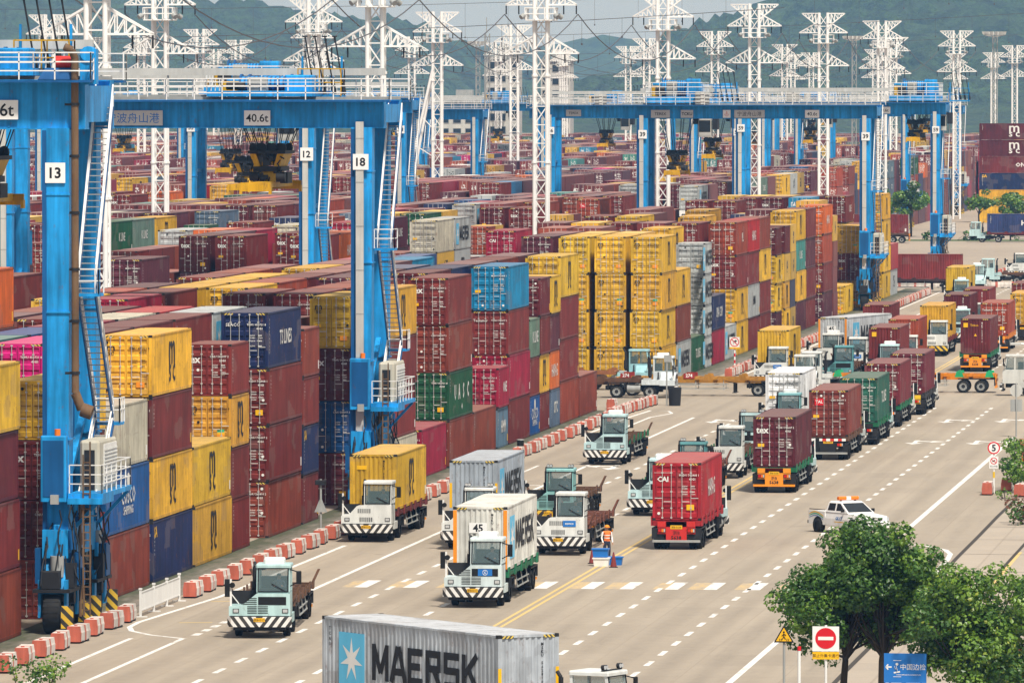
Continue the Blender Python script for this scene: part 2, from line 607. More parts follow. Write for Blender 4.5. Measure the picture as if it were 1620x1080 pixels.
path(g, [(-53.9, 520), (-53.7, 560), (-52.8, 567), (-53.4, 571), (-54.8, 572), (-55.2, 560), (-55.3, 530)], .22)
stripe(g, -54.2, 640, 930, .22); stripe(g, -51.0, 640, 930, .22)
stripe(g, -53.6, 462, 487, .18); stripe(g, -52.4, 462.2, 462.7, 3.2)
def arrow(g, x, y, turn=0, s=1.0):
    g.quad((x - .16, y, Z1), (x + .16, y, Z1), (x + .16, y + 4 * s, Z1), (x - .16, y + 4 * s, Z1))
    g.add([(x - .62, y + .2, Z1 + .0005), (x + .62, y + .2, Z1 + .0005), (x, y - 2.0 * s, Z1 + .0005)], [(0, 2, 1)])
    if turn:
        g.quad((x + .16, y + 2.4, Z1), (x + 1.0 * turn, y + 1.8, Z1), (x + 1.0 * turn, y + 2.6, Z1), (x + .16, y + 3.3, Z1))
        g.add([(x + turn, y + 1.0, Z1), (x + turn, y + 3.4, Z1), (x + 2.0 * turn, y + 2.2, Z1)], [(0, 1, 2) if turn < 0 else (0, 2, 1)])
arrow(g, -48.6, 553, 1); arrow(g, -48.8, 484, -1); arrow(g, -49.4, 440, -1)
for (x, y) in ((-32.5, 555), (-32.6, 521)):
    arrow(g, x, y, 1)
for (x, y) in ((-28.6, 556), (-28.6, 521)):
    arrow(g, x, y, 1)
for i, x in enumerate((-49.0, -46.7, -44.6, -40.6, -38.4, -36.6, -34.5, -32.7, -30.7, -28.6)):
    stripe(g, x + .35, 366.3, 371.6, .62)
struct('road_markings', g)
g = MB().mat('yline')
for y0, y1 in ((180, 572), (630, 1200)):
    stripe(g, -39.38, y0, y1, .16); stripe(g, -39.02, y0, y1, .16)
for pts in ([(-19.6, 372), (-19.6, 398)], [(-14.5, 350), (-14.5, 396)], [(-24.5, 385), (-22.9, 385.4)], [(-53.2, 341), (-51.8, 341.3)], [(-54, 355.5), (-51.9, 355.8)]):
    path(g, pts, .26)
struct('yellow_road_markings', g)
g = MB().mat('lineold')
for i, x in enumerate((-49.0, -46.7, -44.6, -40.6, -38.4, -36.6, -34.5, -32.7, -30.7, -28.6)):
    wd = .95 if i % 2 else .6
    g.quad((x - wd / 2 - .25, 366.4, .007), (x + wd / 2 - .25, 366.4, .007), (x + wd / 2 - .25, 371.4, .007), (x - wd / 2 - .25, 371.4, .007))
struct('worn_road_markings', g)
g = MB().mat('crack')
def crack(x0, y0, x1, y1, wd):
    pts = []
    n = 14
    for i in range(n + 1):
        t = i / n
        pts.append((x0 + (x1 - x0) * t + random.uniform(-.05, .05), y0 + (y1 - y0) * t))
    global Z1
    Z1 = .013
    path(g, pts, wd)
    Z1 = .009
crack(-22.4, 200, -22.4, 470, .22); crack(-19.7, 200, -19.7, 440, .18)
for y in (352, 366, 381, 396, 409, 421):
    crack(-22.3, y, -15, y + random.uniform(-.5, .5), .1)
struct('pavement_joints', g)

def hill_mat():
    m, n, b = nt_mat('wooded_hillside')
    gm = nd(n, 'ShaderNodeNewGeometry')
    p = gm.outputs['Position']
    a = ramp(n, noise(n, p, .012, 5, .65), .35, .65)
    c = ramp(n, noise(n, p, .045, 8, .9), .42, .58)
    d = mixc(n, c, (.001, .012, .003), (.07, .15, .035))
    e = mixc(n, mth(n, 'MULTIPLY', a, .55), d, (.05, .075, .03))
    n.links.new(e, b.inputs['Base Color'])
    b.inputs['Roughness'].default_value = .95
    bp_ = nd(n, 'ShaderNodeBump')
    bp_.inputs['Strength'].default_value = 1.0
    bp_.inputs['Distance'].default_value = 26.0
    n.links.new(noise(n, p, .07, 5, .75), bp_.inputs['Height'])
    n.links.new(bp_.outputs[0], b.inputs['Normal'])
    return m
M['hill'] = hill_mat()
def ridge(name, Yr, prof, w, step, seed, bump):
    """a wooded range: prof gives the crest as (bearing in degrees left of +Y, height)"""
    rng = np.random.RandomState(seed)
    xs = np.arange(-1350 * Yr / 3000, 420 * Yr / 3000, step)
    ys = np.concatenate([np.arange(Yr - w, Yr + 60, step * 1.6), np.arange(Yr + 60, Yr + w * .6, step * 6)])
    az = np.degrees(np.arctan2(-xs, Yr))
    pa = [q[0] for q in prof]; ph = [q[1] for q in prof]
    crest = np.interp(az, pa, ph) - (16.0 if seed == 5 else 13.0)
    X, Y = np.meshgrid(xs, ys)
    t = np.clip((Y - (Yr - w)) / w, 0, 1)
    t2 = np.clip((Yr + w * .6 - Y) / (w * .6), 0, 1)
    sh = np.where(Y <= Yr, t ** 1.25, np.sin(t2 * math.pi / 2))
    H = crest[None, :] * sh
    def lowfreq(n, sx, sy, amp):
        out = np.zeros_like(X)
        for _ in range(n):
            a, b2, c2 = rng.uniform(-1, 1), rng.uniform(-1, 1), rng.uniform(0, 6.28)
            out += np.sin(X / sx * a * 6.28 + Y / sy * b2 * 6.28 + c2)
        return out / n * amp
    H += lowfreq(10, 480, 680, 24) * sh * 2.0 * (1 - .75 * t * (Y <= Yr)) + lowfreq(8, 130, 180, 9.0) * sh
    H += (rng.rand(*X.shape) ** 2) * bump * np.clip(sh * 4, 0, 1)
    H = np.maximum(H, 0) - .5
    ny, nx = X.shape
    me = bpy.data.meshes.new(name)
    vs = np.stack([X, Y, H], -1).reshape(-1, 3)
    i = np.arange(ny - 1)[:, None] * nx + np.arange(nx - 1)[None, :]
    fs = np.stack([i, i + 1, i + nx + 1, i + nx], -1).reshape(-1, 4)
    me.from_pydata(vs.tolist(), [], fs.tolist())
    me.materials.append(M['hill'])
    me.polygons.foreach_set('use_smooth', [True] * len(me.polygons))
    me.update()
    o = obj(name, me)
    o['kind'] = 'structure'
    return o
def prof(pts, Yr):
    return sorted([(6.4718 + math.degrees(math.atan((810 - u) / _F)), CH + (145 - v) * Yr / 12600) for u, v in pts])
ridge('hills', 6400, prof([(-1500, -40), (-200, -25), (200, -12), (330, 0), (430, 6), (540, 9), (610, 14), (655, 24), (700, 50), (745, 74), (800, 95), (900, 150), (3000, 200)], 6400), 1500, 9.5, 3, 12)
ridge('hills', 5800, prof([(-1500, 200), (980, 170), (1030, 90), (1060, 66), (1100, 58), (1150, 46), (1200, 22), (1235, 8), (1275, -8), (1350, -35), (1450, -70), (1600, -85), (1900, -60), (3000, 40)], 5800), 1450, 9.0, 5, 12)
ridge('hills', 9200, prof([(-1500, 20), (500, 60), (700, 72), (780, 74), (860, 78), (930, 77), (1010, 84), (1100, 78), (1300, 60), (3000, 80)], 9200), 2000, 26, 8, 10)

# air: the blue summer haze of the harbour
hz = MB()
hz.box(-6500, 3600, -60, 12200, -1.2, 420)
ho = obj('haze', hz)
ho['kind'] = 'stuff'
hm = bpy.data.materials.new('harbour_haze')
hm.use_nodes = True
hn = hm.node_tree
hn.nodes.clear()
out = hn.nodes.new('ShaderNodeOutputMaterial')
pv = hn.nodes.new('ShaderNodeVolumePrincipled')
pv.inputs['Color'].default_value = (.25, .55, 1.0, 1)
pv.inputs['Absorption Color'].default_value = (1, 1, 1, 1)
pv.inputs['Density'].default_value = .000085
pv.inputs['Anisotropy'].default_value = .1
hn.links.new(pv.outputs[0], out.inputs['Volume'])
ho.data.materials.append(hm)
# ------------------------------------------------------------------ shipping containers
CW, HC, STD, L40, L20 = 2.438, 2.896, 2.591, 12.192, 6.058
HUES = {
    'burgundy': (.165, .024, .022), 'maroon': (.11, .015, .019), 'brown': (.215, .042, .024), 'brick red': (.32, .055, .026), 'plum': (.095, .021, .034),
    'yellow': (.64, .38, .028), 'ochre': (.53, .3, .034), 'navy': (.012, .022, .085), 'royal blue': (.008, .075, .26), 'slate blue': (.1, .155, .22),
    'turquoise': (.008, .22, .42), 'green': (.013, .085, .036), 'grey green': (.12, .19, .15), 'teal': (.05, .22, .19), 'light grey': (.42, .45, .45),
    'cream': (.5, .47, .37), 'white': (.75, .75, .73), 'crimson': (.3, .012, .04), 'pink': (.6, .012, .19), 'orange': (.58, .12, .018), 'red': (.42, .018, .02),
}
def hue(c):
    r, g_, b = HUES[c]
    k = random.uniform(.86, 1.12)
    if r > .3 and b > .3:
        return (r * k, g_ * k, b * k)
    return (r * k * random.uniform(.95, 1.05), g_ * k * random.uniform(.93, 1.07), b * k * random.uniform(.93, 1.07))
_cm = {}
def cbody(L, H):
    """frame, corrugated walls, ribbed roof and floor of a container; doors at -y"""
    k = ('b', L, H)
    if k in _cm:
        return _cm[k]
    b = MB().mat('box')
    hw, hl = CW / 2, L / 2
    P = .16
    for sx in (-1, 1):
        for sy in (-1, 1):
            x0, x1 = sorted((sx * hw, sx * (hw - P)))
            y0, y1 = sorted((sy * hl, sy * (hl - P)))
            b.box(x0, x1, y0, y1, .12, H - .12)
            b.mat('dark')
            for z in (0, H - .12):
                b.box(min(sx * (hw + .004), sx * (hw - P)), max(sx * (hw + .004), sx * (hw - P)), min(sy * (hl + .004), sy * (hl - P)), max(sy * (hl + .004), sy * (hl - P)), z + .001, z + .119)
            b.mat('box')
        x0, x1 = sorted((sx * hw, sx * (hw - .08)))
        b.box(x0, x1, -hl + P, hl - P, .03, .17)
        b.box(x0, x1, -hl + P, hl - P, H - .09, H - .02)
        # corrugated side wall
        n = int(round((L - 2 * P) / .278))
        pts = []
        for i in range(n):
            y = -hl + P + (L - 2 * P) * i / n
            q = (L - 2 * P) / n
            xo, xi = sx * (hw - .012), sx * (hw - .048)
            pts += [(xo, y), (xo, y + q * .26), (xi, y + q * .5), (xi, y + q * .76)]
        pts.append((sx * (hw - .012), hl - P))
        vs = [(x, y, .17) for x, y in pts] + [(x, y, H - .09) for x, y in pts]
        m = len(pts)
        b.add(vs, [(i, i + 1, m + i + 1, m + i) if sx > 0 else (i + 1, i, m + i, m + i + 1) for i in range(m - 1)])
    # far (blind) end, corrugated
    n = 9
    pts = []
    for i in range(n):
        q = (CW - 2 * P) / n
        x = -hw + P + q * i
        pts += [(x, hl - .015), (x + q * .3, hl - .015), (x + q * .5, hl - .06), (x + q * .8, hl - .06)]
    pts.append((hw - P, hl - .015))
    vs = [(x, y, .17) for x, y in pts] + [(x, y, H - .1) for x, y in pts]
    m = len(pts)
    b.add(vs, [(i + 1, i, m + i, m + i + 1) for i in range(m - 1)])
    b.box(-hw + P, hw - P, hl - .1, hl - .001, .02, .17)
    b.box(-hw + P, hw - P, hl - .1, hl - .001, H - .1, H - .01)
    # door frame
    b.box(-hw + P, hw - P, -hl + .001, -hl + .12, .02, .14)
    b.box(-hw + P, hw - P, -hl + .001, -hl + .12, H - .14, H - .01)
    b.box(-hw + .1, hw - .1, -hl + .09, -hl + .11, .1, H - .12)
    b.box(-hw + .05, hw - .05, -hl + .1, hl - .1, .04, .1)
    b.mat('roof')
    n = 12 if L > 8 else 6
    q = (L - .24) / n
    for i in range(n):
        y = -hl + .12 + q * i
        b.box(-hw + .07, hw - .07, y, y + q * .5, H - .04, H - .012)
        b.box(-hw + .07, hw - .07, y + q * .5, y + q, H - .04, H - .024)
    b.box(-hw + .02, hw - .02, -hl + .02, -hl + .12, H - .03, H - .004)
    b.box(-hw + .02, hw - .02, hl - .12, hl - .02, H - .03, H - .004)
    if H > 2.7:
        b.mat('hc_stripe')
        for sx in (-1, 1):
            for sy in (-1, 1):
                x0, x1 = sorted((sx * (hw - .14), sx * (hw - .62)))
                y0, y1 = sorted((sy * (hl + .004), sy * (hl - .004)))
                b.box(x0, x1, y0, y1, H - .125, H - .03)
    _cm[k] = b.mesh('container_body')
    return _cm[k]
def cdoor(H, side, bars):
    k = ('d', H, side, bars)
    if k in _cm:
        return _cm[k]
    b = MB().mat('box')
    W = 1.035
    x0, x1 = (-W, -.012) if side < 0 else (.012, W)
    z0, z1 = .15, H - .15
    y = -.02
    n = 5
    q = (z1 - z0) / n
    pts = []
    for i in range(n):
        z = z0 + q * i
        pts += [(y, z), (y, z + q * .42), (y + .045, z + q * .52), (y + .045, z + q * .9)]
    pts.append((y, z1))
    vs = [(x0 + .05, a, z) for a, z in pts] + [(x1 - .05, a, z) for a, z in pts]
    m = len(pts)
    b.add(vs, [(i, m + i, m + i + 1, i + 1) for i in range(m - 1)])
    b.box(x0, x0 + .05, y - .015, y + .05, z0, z1)
    b.box(x1 - .05, x1, y - .015, y + .05, z0, z1)
    b.box(x0 + .05, x1 - .05, y - .012, y + .05, z0 - .01, z0 + .04)
    b.box(x0 + .05, x1 - .05, y - .012, y + .05, z1 - .04, z1 + .01)
    b.mat('black')
    xg = x1 if side < 0 else x0
    b.box(xg - .011, xg + .011, y, y + .04, z0, z1)
    if bars:
        for xb in (.27, .72):
            rod_geo(b, side * xb, H)
    _cm[k] = b.mesh('container_door')
    return _cm[k]
def rod_geo(b, x, H):
    b.mat('rod')
    b.cyl((x, -.06, .08), (x, -.06, H - .06), .017, 6)
    for z in (.14, .62, H * .5, H - .5, H - .1):
        b.box(x - .05, x + .05, -.075, -.03, z - .03, z + .03)
    s = 1 if x > 0 else -1
    hz_ = .95 if abs(x) < .5 else 1.12
    b.box(min(x, x + s * .38), max(x, x + s * .38), -.1, -.075, hz_ - .02, hz_ + .02)
def crod(H, x):
    k = ('r', H, round(x, 2))
    if k not in _cm:
        b = MB()
        rod_geo(b, x, H)
        _cm[k] = b.mesh('locking_bar')
    return _cm[k]
_RX, _UZ = (1, 0, 0), (0, 0, 1)
def marks(style, H, var):
    """lettering and stickers on the door end"""
    k = ('m', style, H, var)
    if k in _cm:
        return _cm[k]
    b = MB().mat('mark')
    Y = -.041
    rr = random.Random(var * 7 + len(style))
    def t(s, x, z, size, res=1, align='C', wide=1.0):
        b.text(s, (x, Y, z), _RX, _UZ, size, align, res, wide)
    code = ['TCNU 743607 2', 'MEDU 762868 1', 'TEMU 450721 8', 'CAIU 540097 3', 'TRHU 265810 2'][var % 5]
    t(code, .62, H - .62, .15)
    t('45G1' if H > 2.7 else '22G1', .78, H - .82, .15)
    if var % 4 != 3:
        for i, z in enumerate((1.72, 1.6, 1.44, 1.32, 1.18)):
            if (i + var) % 5:
                t('30480' if i % 2 else '32500', .42, z * H / HC, .1, wide=1.1)
                t('67200' if i % 2 else '3800', .82, z * H / HC, .1)
    if style == 'tex':
        t('tex', -.68, H - .78, .52, 2)
    elif style == 'msc':
        t('m', -.72, H - .62, .5, 2, wide=1.15); t('sc', -.72, H - .86, .34, 2, wide=1.15)
    elif style == 'cai':
        t('CAI', -.7, H - .82, .36); t('————', -.7, H - .5, .22)
    elif style == 'tal':
        b.mat('signred'); b.box(-.86, -.3, Y - .004, Y + .01, H - .95, H - .52); b.mat('mark'); b.text('TAL', (-.58, Y - .006, H - .72), _RX, _UZ, .26, 'C', 1)
    elif style == 'word':
        t(['florens', 'Textainer', 'SEACO', 'BEACON'][var % 4], -.6, H - .62, .24)
    elif style == 'reefer':
        t('MAERSK LINE', .05, H - .75, .2)
    # round mark, plates and stickers
    for i in range(rr.choice((1, 2))):
        x, z = rr.choice((-.45, -.9, .9)), rr.choice((H - .35, .35, 1.3))
        b.cyl((x, Y + .01, z), (x, Y - .006, z), .075, 8)
    if var % 3 == 0:
        b.mat('signyellow'); b.box(-.95, -.58, Y - .003, Y + .01, 1.18, 1.36)
    elif var % 3 == 1:
        b.mat('signyellow'); b.box(.5, .88, Y - .003, Y + .01, .52, .8)
    if style == 'msc':
        b.mat('orange'); b.box(.48, .88, Y - .003, Y + .01, .45, .7)
        if var % 2:
            b.mat('teal_sticker'); b.box(.5, .86, Y - .003, Y + .01, .78, .94)
    _cm[k] = b.mesh('door_lettering')
    return _cm[k]
M['teal_sticker'] = simple('green_sticker', (.05, .4, .22), .5)
def sidemarks(style, L, H, sx, var=0):
    """lettering on a long side; sx=+1 is the +x wall"""
    k = ('s', style, L, H, sx, var)
    if k in _cm:
        return _cm[k]
    b = MB().mat('mark')
    X = sx * (CW / 2 + .004)
    right = (0, sx, 0)
    hl = L / 2
    def t(s, y, z, size, res=1, wide=1.0, up=_UZ):
        b.text(s, (X, sx * y, z), right, up, size, 'C', res, wide)
    if style == 'msc':
        t('m', .0, H * .66, 2.3, 2, 1.15); t('s', -.62, H * .33, 1.7, 2, 1.1); t('c', .62, H * .33, 1.7, 2, 1.1)
    elif style == 'maersk':
        block_text(b, 'MAERSK', (X, sx * -2.55, H * .5 - .62), right, _UZ, 1.28, 1.24)
        b.mat('logo_blue'); b.box(min(X, X - sx * .01), max(X, X - sx * .01), *sorted((sx * -4.9, sx * -3.1)), H * .5 - .95, H * .5 + .95)
        b.mat('signwhite')
        cy, cz = -4.0, H * .5
        n = 7
        P_ = []
        for i in range(2 * n):
            a = math.pi / 2 + math.pi * i / n
            r_ = .8 if i % 2 == 0 else .27
            P_.append((X + sx * .004, sx * (cy + r_ * math.cos(a)), cz + r_ * math.sin(a)))
        b.add(P_ + [(X + sx * .004, sx * cy, cz)], [(i, (i + 1) % (2 * n), 2 * n) if sx > 0 else ((i + 1) % (2 * n), i, 2 * n) for i in range(2 * n)])
        b.mat('mark')
    elif style == 'uasc':
        for ch, y in zip('UASC', (-3, -.9, 1.3, 3.6)):
            t(ch, y, H * .55, 1.25, 1, 1.0)
        t('40', .5, H * .22, .5)
    elif style == 'cosco':
        t('COSCO', 0, H * .55, 1.05, 1, 1.1); t('SHIPPING', 0, H * .32, .55, 1, 1.2)
        b.cyl((X, 0, H * .78), (X + sx * .004, 0, H * .78), .38, 14)
    elif style == 'one':
        t('ONE', 1.4 if L > 8 else .6, H * .5, 1.0 if L > 8 else .9, 1, 1.1)
    elif style == 'hapag':
        t('HAPAG', 0, H * .5, 1.2, 1, 1.0)
    elif style == 'cma':
        t('CMA CGM', .3, H * .5, 1.2, 1, 1.1)
    elif style == 'word':
        t(['K LINE', 'PIL', 'TS LINES', 'HMM', 'SITC'][var % 5], .4, H * .52, 1.05, 1, 1.1)
    elif style == 'sa':
        b.mat('signyellow'); t('SA', -hl + .9, H * .82, .7, 1, 1.1); b.mat('mark')
    # the code, written downwards near the door edge, and small plates
    if style not in ('msc',) or var % 2:
        for i, ch in enumerate('TCNU743607'[: 4 + (var * 3) % 7]):
            t(ch, -hl + .55, H * .86 - i * .19, .17)
    b.mat('signyellow' if var % 2 else 'signwhite')
    if var % 3 == 0:
        y = hl - .35
        b.box(min(X, X - sx * .01), max(X, X - sx * .01), *sorted((sx * (y - .12), sx * (y + .12))), .3, .75)
    _cm[k] = b.mesh('side_lettering')
    return _cm[k]
M['logo_blue'] = simple('pale_blue_panel', (.12, .52, .8), .5)
def endmarks(style, L, H, var=0):
    """what the blind end (+y) of a container carries"""
    k = ('e', style, L, H, var)
    if k in _cm:
        return _cm[k]
    b = MB().mat('mark')
    Y = L / 2 + .004
    rt = (-1, 0, 0)
    for i, ch in enumerate('MSKU 562810 7'):
        if ch != ' ':
            b.text(ch, (-.55, Y, H * .88 - i * .13), rt, _UZ, .14, 'C', 1)
    if style == '45':
        b.mat('signwhite'); b.box(-.3, .5, Y - .02, Y, 1.72, 2.18); b.mat('black'); b.text('45', (.1, Y + .004, 1.95), rt, _UZ, .46, 'C', 2)
        b.mat('orange')
        for sx in (-1, 1):
            b.box(sx * 1.22 - (.17 if sx > 0 else 0), sx * 1.22 + (.17 if sx < 0 else 0), Y, Y + .004, .1, H - .15)
    elif style == 'strip':
        b.mat('signyellow')
        for sx in (-1, 1):
            b.box(sx * 1.22 - (.13 if sx > 0 else 0), sx * 1.22 + (.13 if sx < 0 else 0), Y, Y + .004, .5, 1.75)
    elif style == 'square':
        b.mat('signyellow'); b.box(.62, .98, Y - .03, Y, H - .72, H - .36); b.add([(-.12, Y, 1.45), (.12, Y, 1.45), (0, Y, 1.68)], [(1, 0, 2)])
        if var % 2:
            b.text('Triton', (.1, Y, H - .55), rt, _UZ, .26, 'C', 1)
    elif style == 'label':
        b.mat('signyellow'); b.box(.35, .85, Y - .03, Y, H - .78, H - .58)
    else:
        b.mat('signwhite'); b.box(.1, .35, Y - .03, Y, .9, 1.2)
    _cm[k] = b.mesh('end_lettering')
    return _cm[k]

WHITE, BLACK = (.75, .75, .72), (.012, .012, .014)
def mark_colour(c):
    return BLACK if c in ('yellow', 'ochre', 'light grey', 'cream', 'white') else WHITE
def container(loc, rz, L, H, colour, style='plain', side=None, end=None, var=0, full=True, sides=(1,), col=None, fr=True):
    """one container: body > doors (> locking bars), lettering; returns its root (the body)"""
    c = col or hue(colour)
    r = obj('shipping_container', cbody(L, H), None, loc, rz, c)
    mk = mark_colour(colour)
    for s in (-1, 1):
        d = obj('door', cdoor(H, s, not full), r, (0, -L / 2, 0), 0, c)
        if full:
            for xb in (.27, .72):
                obj('locking_bar', crod(H, s * xb), d, (0, 0, 0), 0, c)
    if style:
        obj('door_lettering', marks(style, H, var % 10), r, (0, -L / 2 - .012, 0), 0, mk)
    if side:
        for sx in sides:
            obj('side_lettering', sidemarks(side, L, H, sx, var % 6), r, (0, 0, 0), 0, mk)
    if end:
        obj('end_lettering', endmarks(end, L, H, var % 2), r, (0, 0, 0), 0, mk)
    return r
# ------------------------------------------------------------------ the stacks
# every entry: (block, segment, row, stack number, x, y centre, z, L, H, colour, door style, side style, tier, tiers in stack)
CONT = []
RX0, RP, BP = -58.7, 2.89, 27.2
DOORS = {'burgundy': ('tex', 'plain', 'plain', 'tex', 'plain', 'word'), 'maroon': ('tex', 'plain', 'plain'), 'plum': ('plain', 'tex'), 'brown': ('plain', 'plain', 'word'), 'brick red': ('cai', 'plain', 'tal'), 'yellow': ('msc',), 'ochre': ('msc',), 'crimson': ('cai', 'word')}
SIDES = {'yellow': 'msc', 'ochre': 'msc', 'light grey': 'maersk', 'pink': 'one', 'navy': 'cma', 'royal blue': 'cosco', 'white': 'maersk', 'green': 'word', 'teal': 'word', 'grey green': 'word', 'slate blue': 'word', 'turquoise': 'plain', 'orange': 'hapag', 'red': 'word', 'crimson': 'plain'}
def put(block, seg, row, n, y0, L, H, tiers):
    z = 0.0
    x = RX0 - BP * block - RP * row - CW / 2
    for t, e in enumerate(tiers):
        e = e if isinstance(e, tuple) else (e,)
        c = e[0]
        ds = e[1] if len(e) > 1 and e[1] else random.choice(DOORS.get(c, ('plain', 'word')))
        ss = e[2] if len(e) > 2 else SIDES.get(c, 'plain' if row == 0 or random.random() < .6 else 'word')
        CONT.append((block, seg, row, n, x + random.uniform(-.05, .05), y0 + L / 2 + random.uniform(-.06, .06), z, L, H, c, ds, ss, t, len(tiers)))
        z += H + .012
B_, MR, BR, BK, PL, YE, OC, NV, RB, SL, TQ, GN, GG, TE, LG, CR, WH, CI, PK, OR, RD = HUES.keys()
near_row = [  # (y0, length, tiers from the ground up)
    (294.4, 40, [BR, B_, B_, YE]), (307.4, 40, [BR, B_, B_, YE]), (320.3, 40, [BR, B_, MR, YE]), (342.6, 41, [BR, (B_, 'plain'), (B_, 'tex'), YE]),
    (354.8, 40, [(BR, 'plain', 'plain'), (RB, '', 'cosco'), (CR, '', 'plain')]), (368.0, 40, [(NV, '', 'sa'), YE, (B_, 'plain'), YE]), (380.8, 40, [OC, YE]),
    (393.4, 20, [B_, B_, OC, (B_, 'tex')]), (406.2, 40, [(BR, 'plain', 'plain'), (B_, 'plain', 'plain'), (B_, 'plain', 'plain'), (NV, 'word', 'word')]),
    (419.0, 20, [B_, (NV, '', 'sa'), B_, BR]), (438.8, 40, [(MR, 'plain'), (RB, 'plain', 'plain'), (MR, 'tex'), YE]), (455.0, 40, [CR, B_, B_, YE]),
    (469.8, 40, [CI]), (483.2, 40, [BR, (GN, 'plain', 'uasc'), (BR, 'plain'), (B_, 'tex')]), (496.3, 40, [BR]), (509.4, 20, [(SL, '', 'word'), (CI, '', 'one')]),
    (515.6, 40, [B_, CI, (B_, 'word'), (TQ, 'plain', 'plain')]), (528.1, 20, [(RB, '', 'cosco'), B_, (GG, '', 'word')]), (534.4, 20, [B_, YE, B_, (MR, 'plain')]),
    (540.8, 20, [SL, (OR, '', 'hapag'), PL, YE]), (547.2, 40, [BK, B_, B_, YE]), (559.8, 40, [BR])]
far_row = [
    (621.4, 40, [YE] * 4), (634.6, 40, [(LG, '', 'maersk'), BR, YE]), (647.4, 40, [GN]), (660.0, 20, [(LG, '', 'maersk'), LG, LG, LG]), (666.8, 40, [CI, NV]),
    (679.0, 40, [(LG, '', 'maersk')]), (691.0, 40, [YE, YE, (B_, 'tex'), (BK, 'word', 'word')]), (703.0, 40, [B_, (LG, '', 'word'), B_, (RD, '', 'hapag')]), (715.6, 40, [B_, B_, YE, BR]),
    (734.6, 20, [PL, YE, YE, (MR, 'plain')]), (744.6, 20, [YE, OC, YE, MR]), (751.4, 20, [OC, NV, OC, YE]), (758.2, 40, [PL, YE, (TE, '', 'word'), YE]), (770.8, 40, [B_, B_, PL, B_]),
    (793.6, 40, [PL, B_, BK, OR]), (806.4, 20, [B_, B_, BR, YE]), (823.4, 40, [YE]), (846.0, 40, [OC, B_, YE]), (859.0, 40, [YE, TE, B_]), (871.6, 20, [OC, SL, BR]),
    (883.0, 40, [YE] * 4), (896.0, 40, [(LG, '', 'word'), (RD, '', 'word')])]
for seg, rows in ((0, near_row), (1, far_row)):
    for n, (y0, L, tiers) in enumerate(rows):
        put(0, seg, 0, n + 1, y0, L20 if L == 20 else L40, HC if L == 40 else STD, tiers)
MIXW = [(B_, 30), (MR, 10), (BR, 13), (PL, 6), (BK, 5), (YE, 17), (OC, 6), (NV, 3), (RB, 1.5), (SL, 1), (TQ, 1), (GN, 2), (GG, 1.2), (TE, 1), (LG, 3), (CR, 1.5), (WH, 1), (CI, 4), (PK, .5), (OR, 1.5), (RD, 1)]
CHO2 = [c for c, wt in MIXW for _ in range(int(wt * (.9 if c in (YE, OC) else 2)))]
CHO = [c for c, wt in MIXW for _ in range(int(wt * 2))]
rng = random.Random(5)
def stack(block, seg, row, n, y0, hmax):
    def pick():
        return rng.choice(CHO if block == 0 else CHO2)
    if rng.random() < .2:
        for k in range(2):
            h = max(1, hmax - rng.choice((0, 0, 1)))
            base = pick() if rng.random() < .35 else None
            put(block, seg, row, n, y0 + k * 6.3, L20, STD, [base or pick() for _ in range(h)])
    else:
        base = pick() if rng.random() < .3 else None
        put(block, seg, row, n, y0, L40, HC, [base or pick() for _ in range(hmax)])
SEGS = [(291.2, 571), (622.0, 906), (958, 1240), (1295, 1570), (1620, 1900), (1950, 2200)]
FIX = {(0, 0, 1, 5): [B_, B_, B_], (0, 0, 1, 6): [B_, B_, YE, (PK, 'plain', 'one')], (0, 0, 2, 6): [B_, YE, B_, TE], (0, 0, 2, 7): [B_, B_, B_, RB], (0, 0, 3, 7): [B_, B_, B_, B_, (OR, 'plain', 'plain')], (0, 0, 1, 8): [B_, B_, B_, MR], (0, 0, 2, 8): [B_, B_, B_, CI], (0, 0, 1, 9): [B_, YE, B_, B_], (0, 0, 2, 9): [B_, B_, B_, CR], (0, 0, 3, 9): [B_, B_, B_, B_]}
for block in range(0, 11):
    for seg, (ya, yb) in enumerate(SEGS):
        if block == 0 and seg > 1:
            continue
        n, y = 0, ya
        while y + 12.2 < yb:
            n += 1
            xb = RX0 - BP * block
            u0 = proj(xb, y, 5)[0]
            u1 = proj(xb - 18, y, 5)[0]
            if u0 < -40 or u1 > 1660:
                y += 12.8
                continue
            level = rng.choice((2, 3, 3, 4, 4, 4)) if block == 0 else rng.choice((3, 4, 4, 4))
            for row in range(6):
                fx = FIX.get((block, seg, row, n))
                if fx:
                    put(block, seg, row, n, y, L40, HC, fx)
                    continue
                if block == 0 and row == 0:
                    continue
                h = max(1, min(4, level + rng.choice((-1, -1, 0, 0, 0, 0, 1) if block < 2 else (-1, 0, 0, 0, 0, 0))))
                if block == 0 and seg == 0:
                    h = 4 if rng.random() < .72 else 3
                if block == 0 and seg == 1 and y < 640:
                    if row in (1, 2):
                        put(0, 1, row, n, y, L40, HC, [YE] * 4)
                        continue
                    h = 3 if row > 3 else 4
                if rng.random() < .05 and block > 0:
                    continue
                stack(block, seg, row, n, y, h)
            y += 12.8
# broadside stacks standing across the far end of the road
ACROSS = []
for i, (c, ss) in enumerate(((YE, 'msc'), (YE, 'msc'), (NV, 'sa'), (B_, 'one'), (MR, 'msc'), (MR, 'msc'))):
    ACROSS.append((-70.0, 1400.0, i * (HC + .012), c, ss))

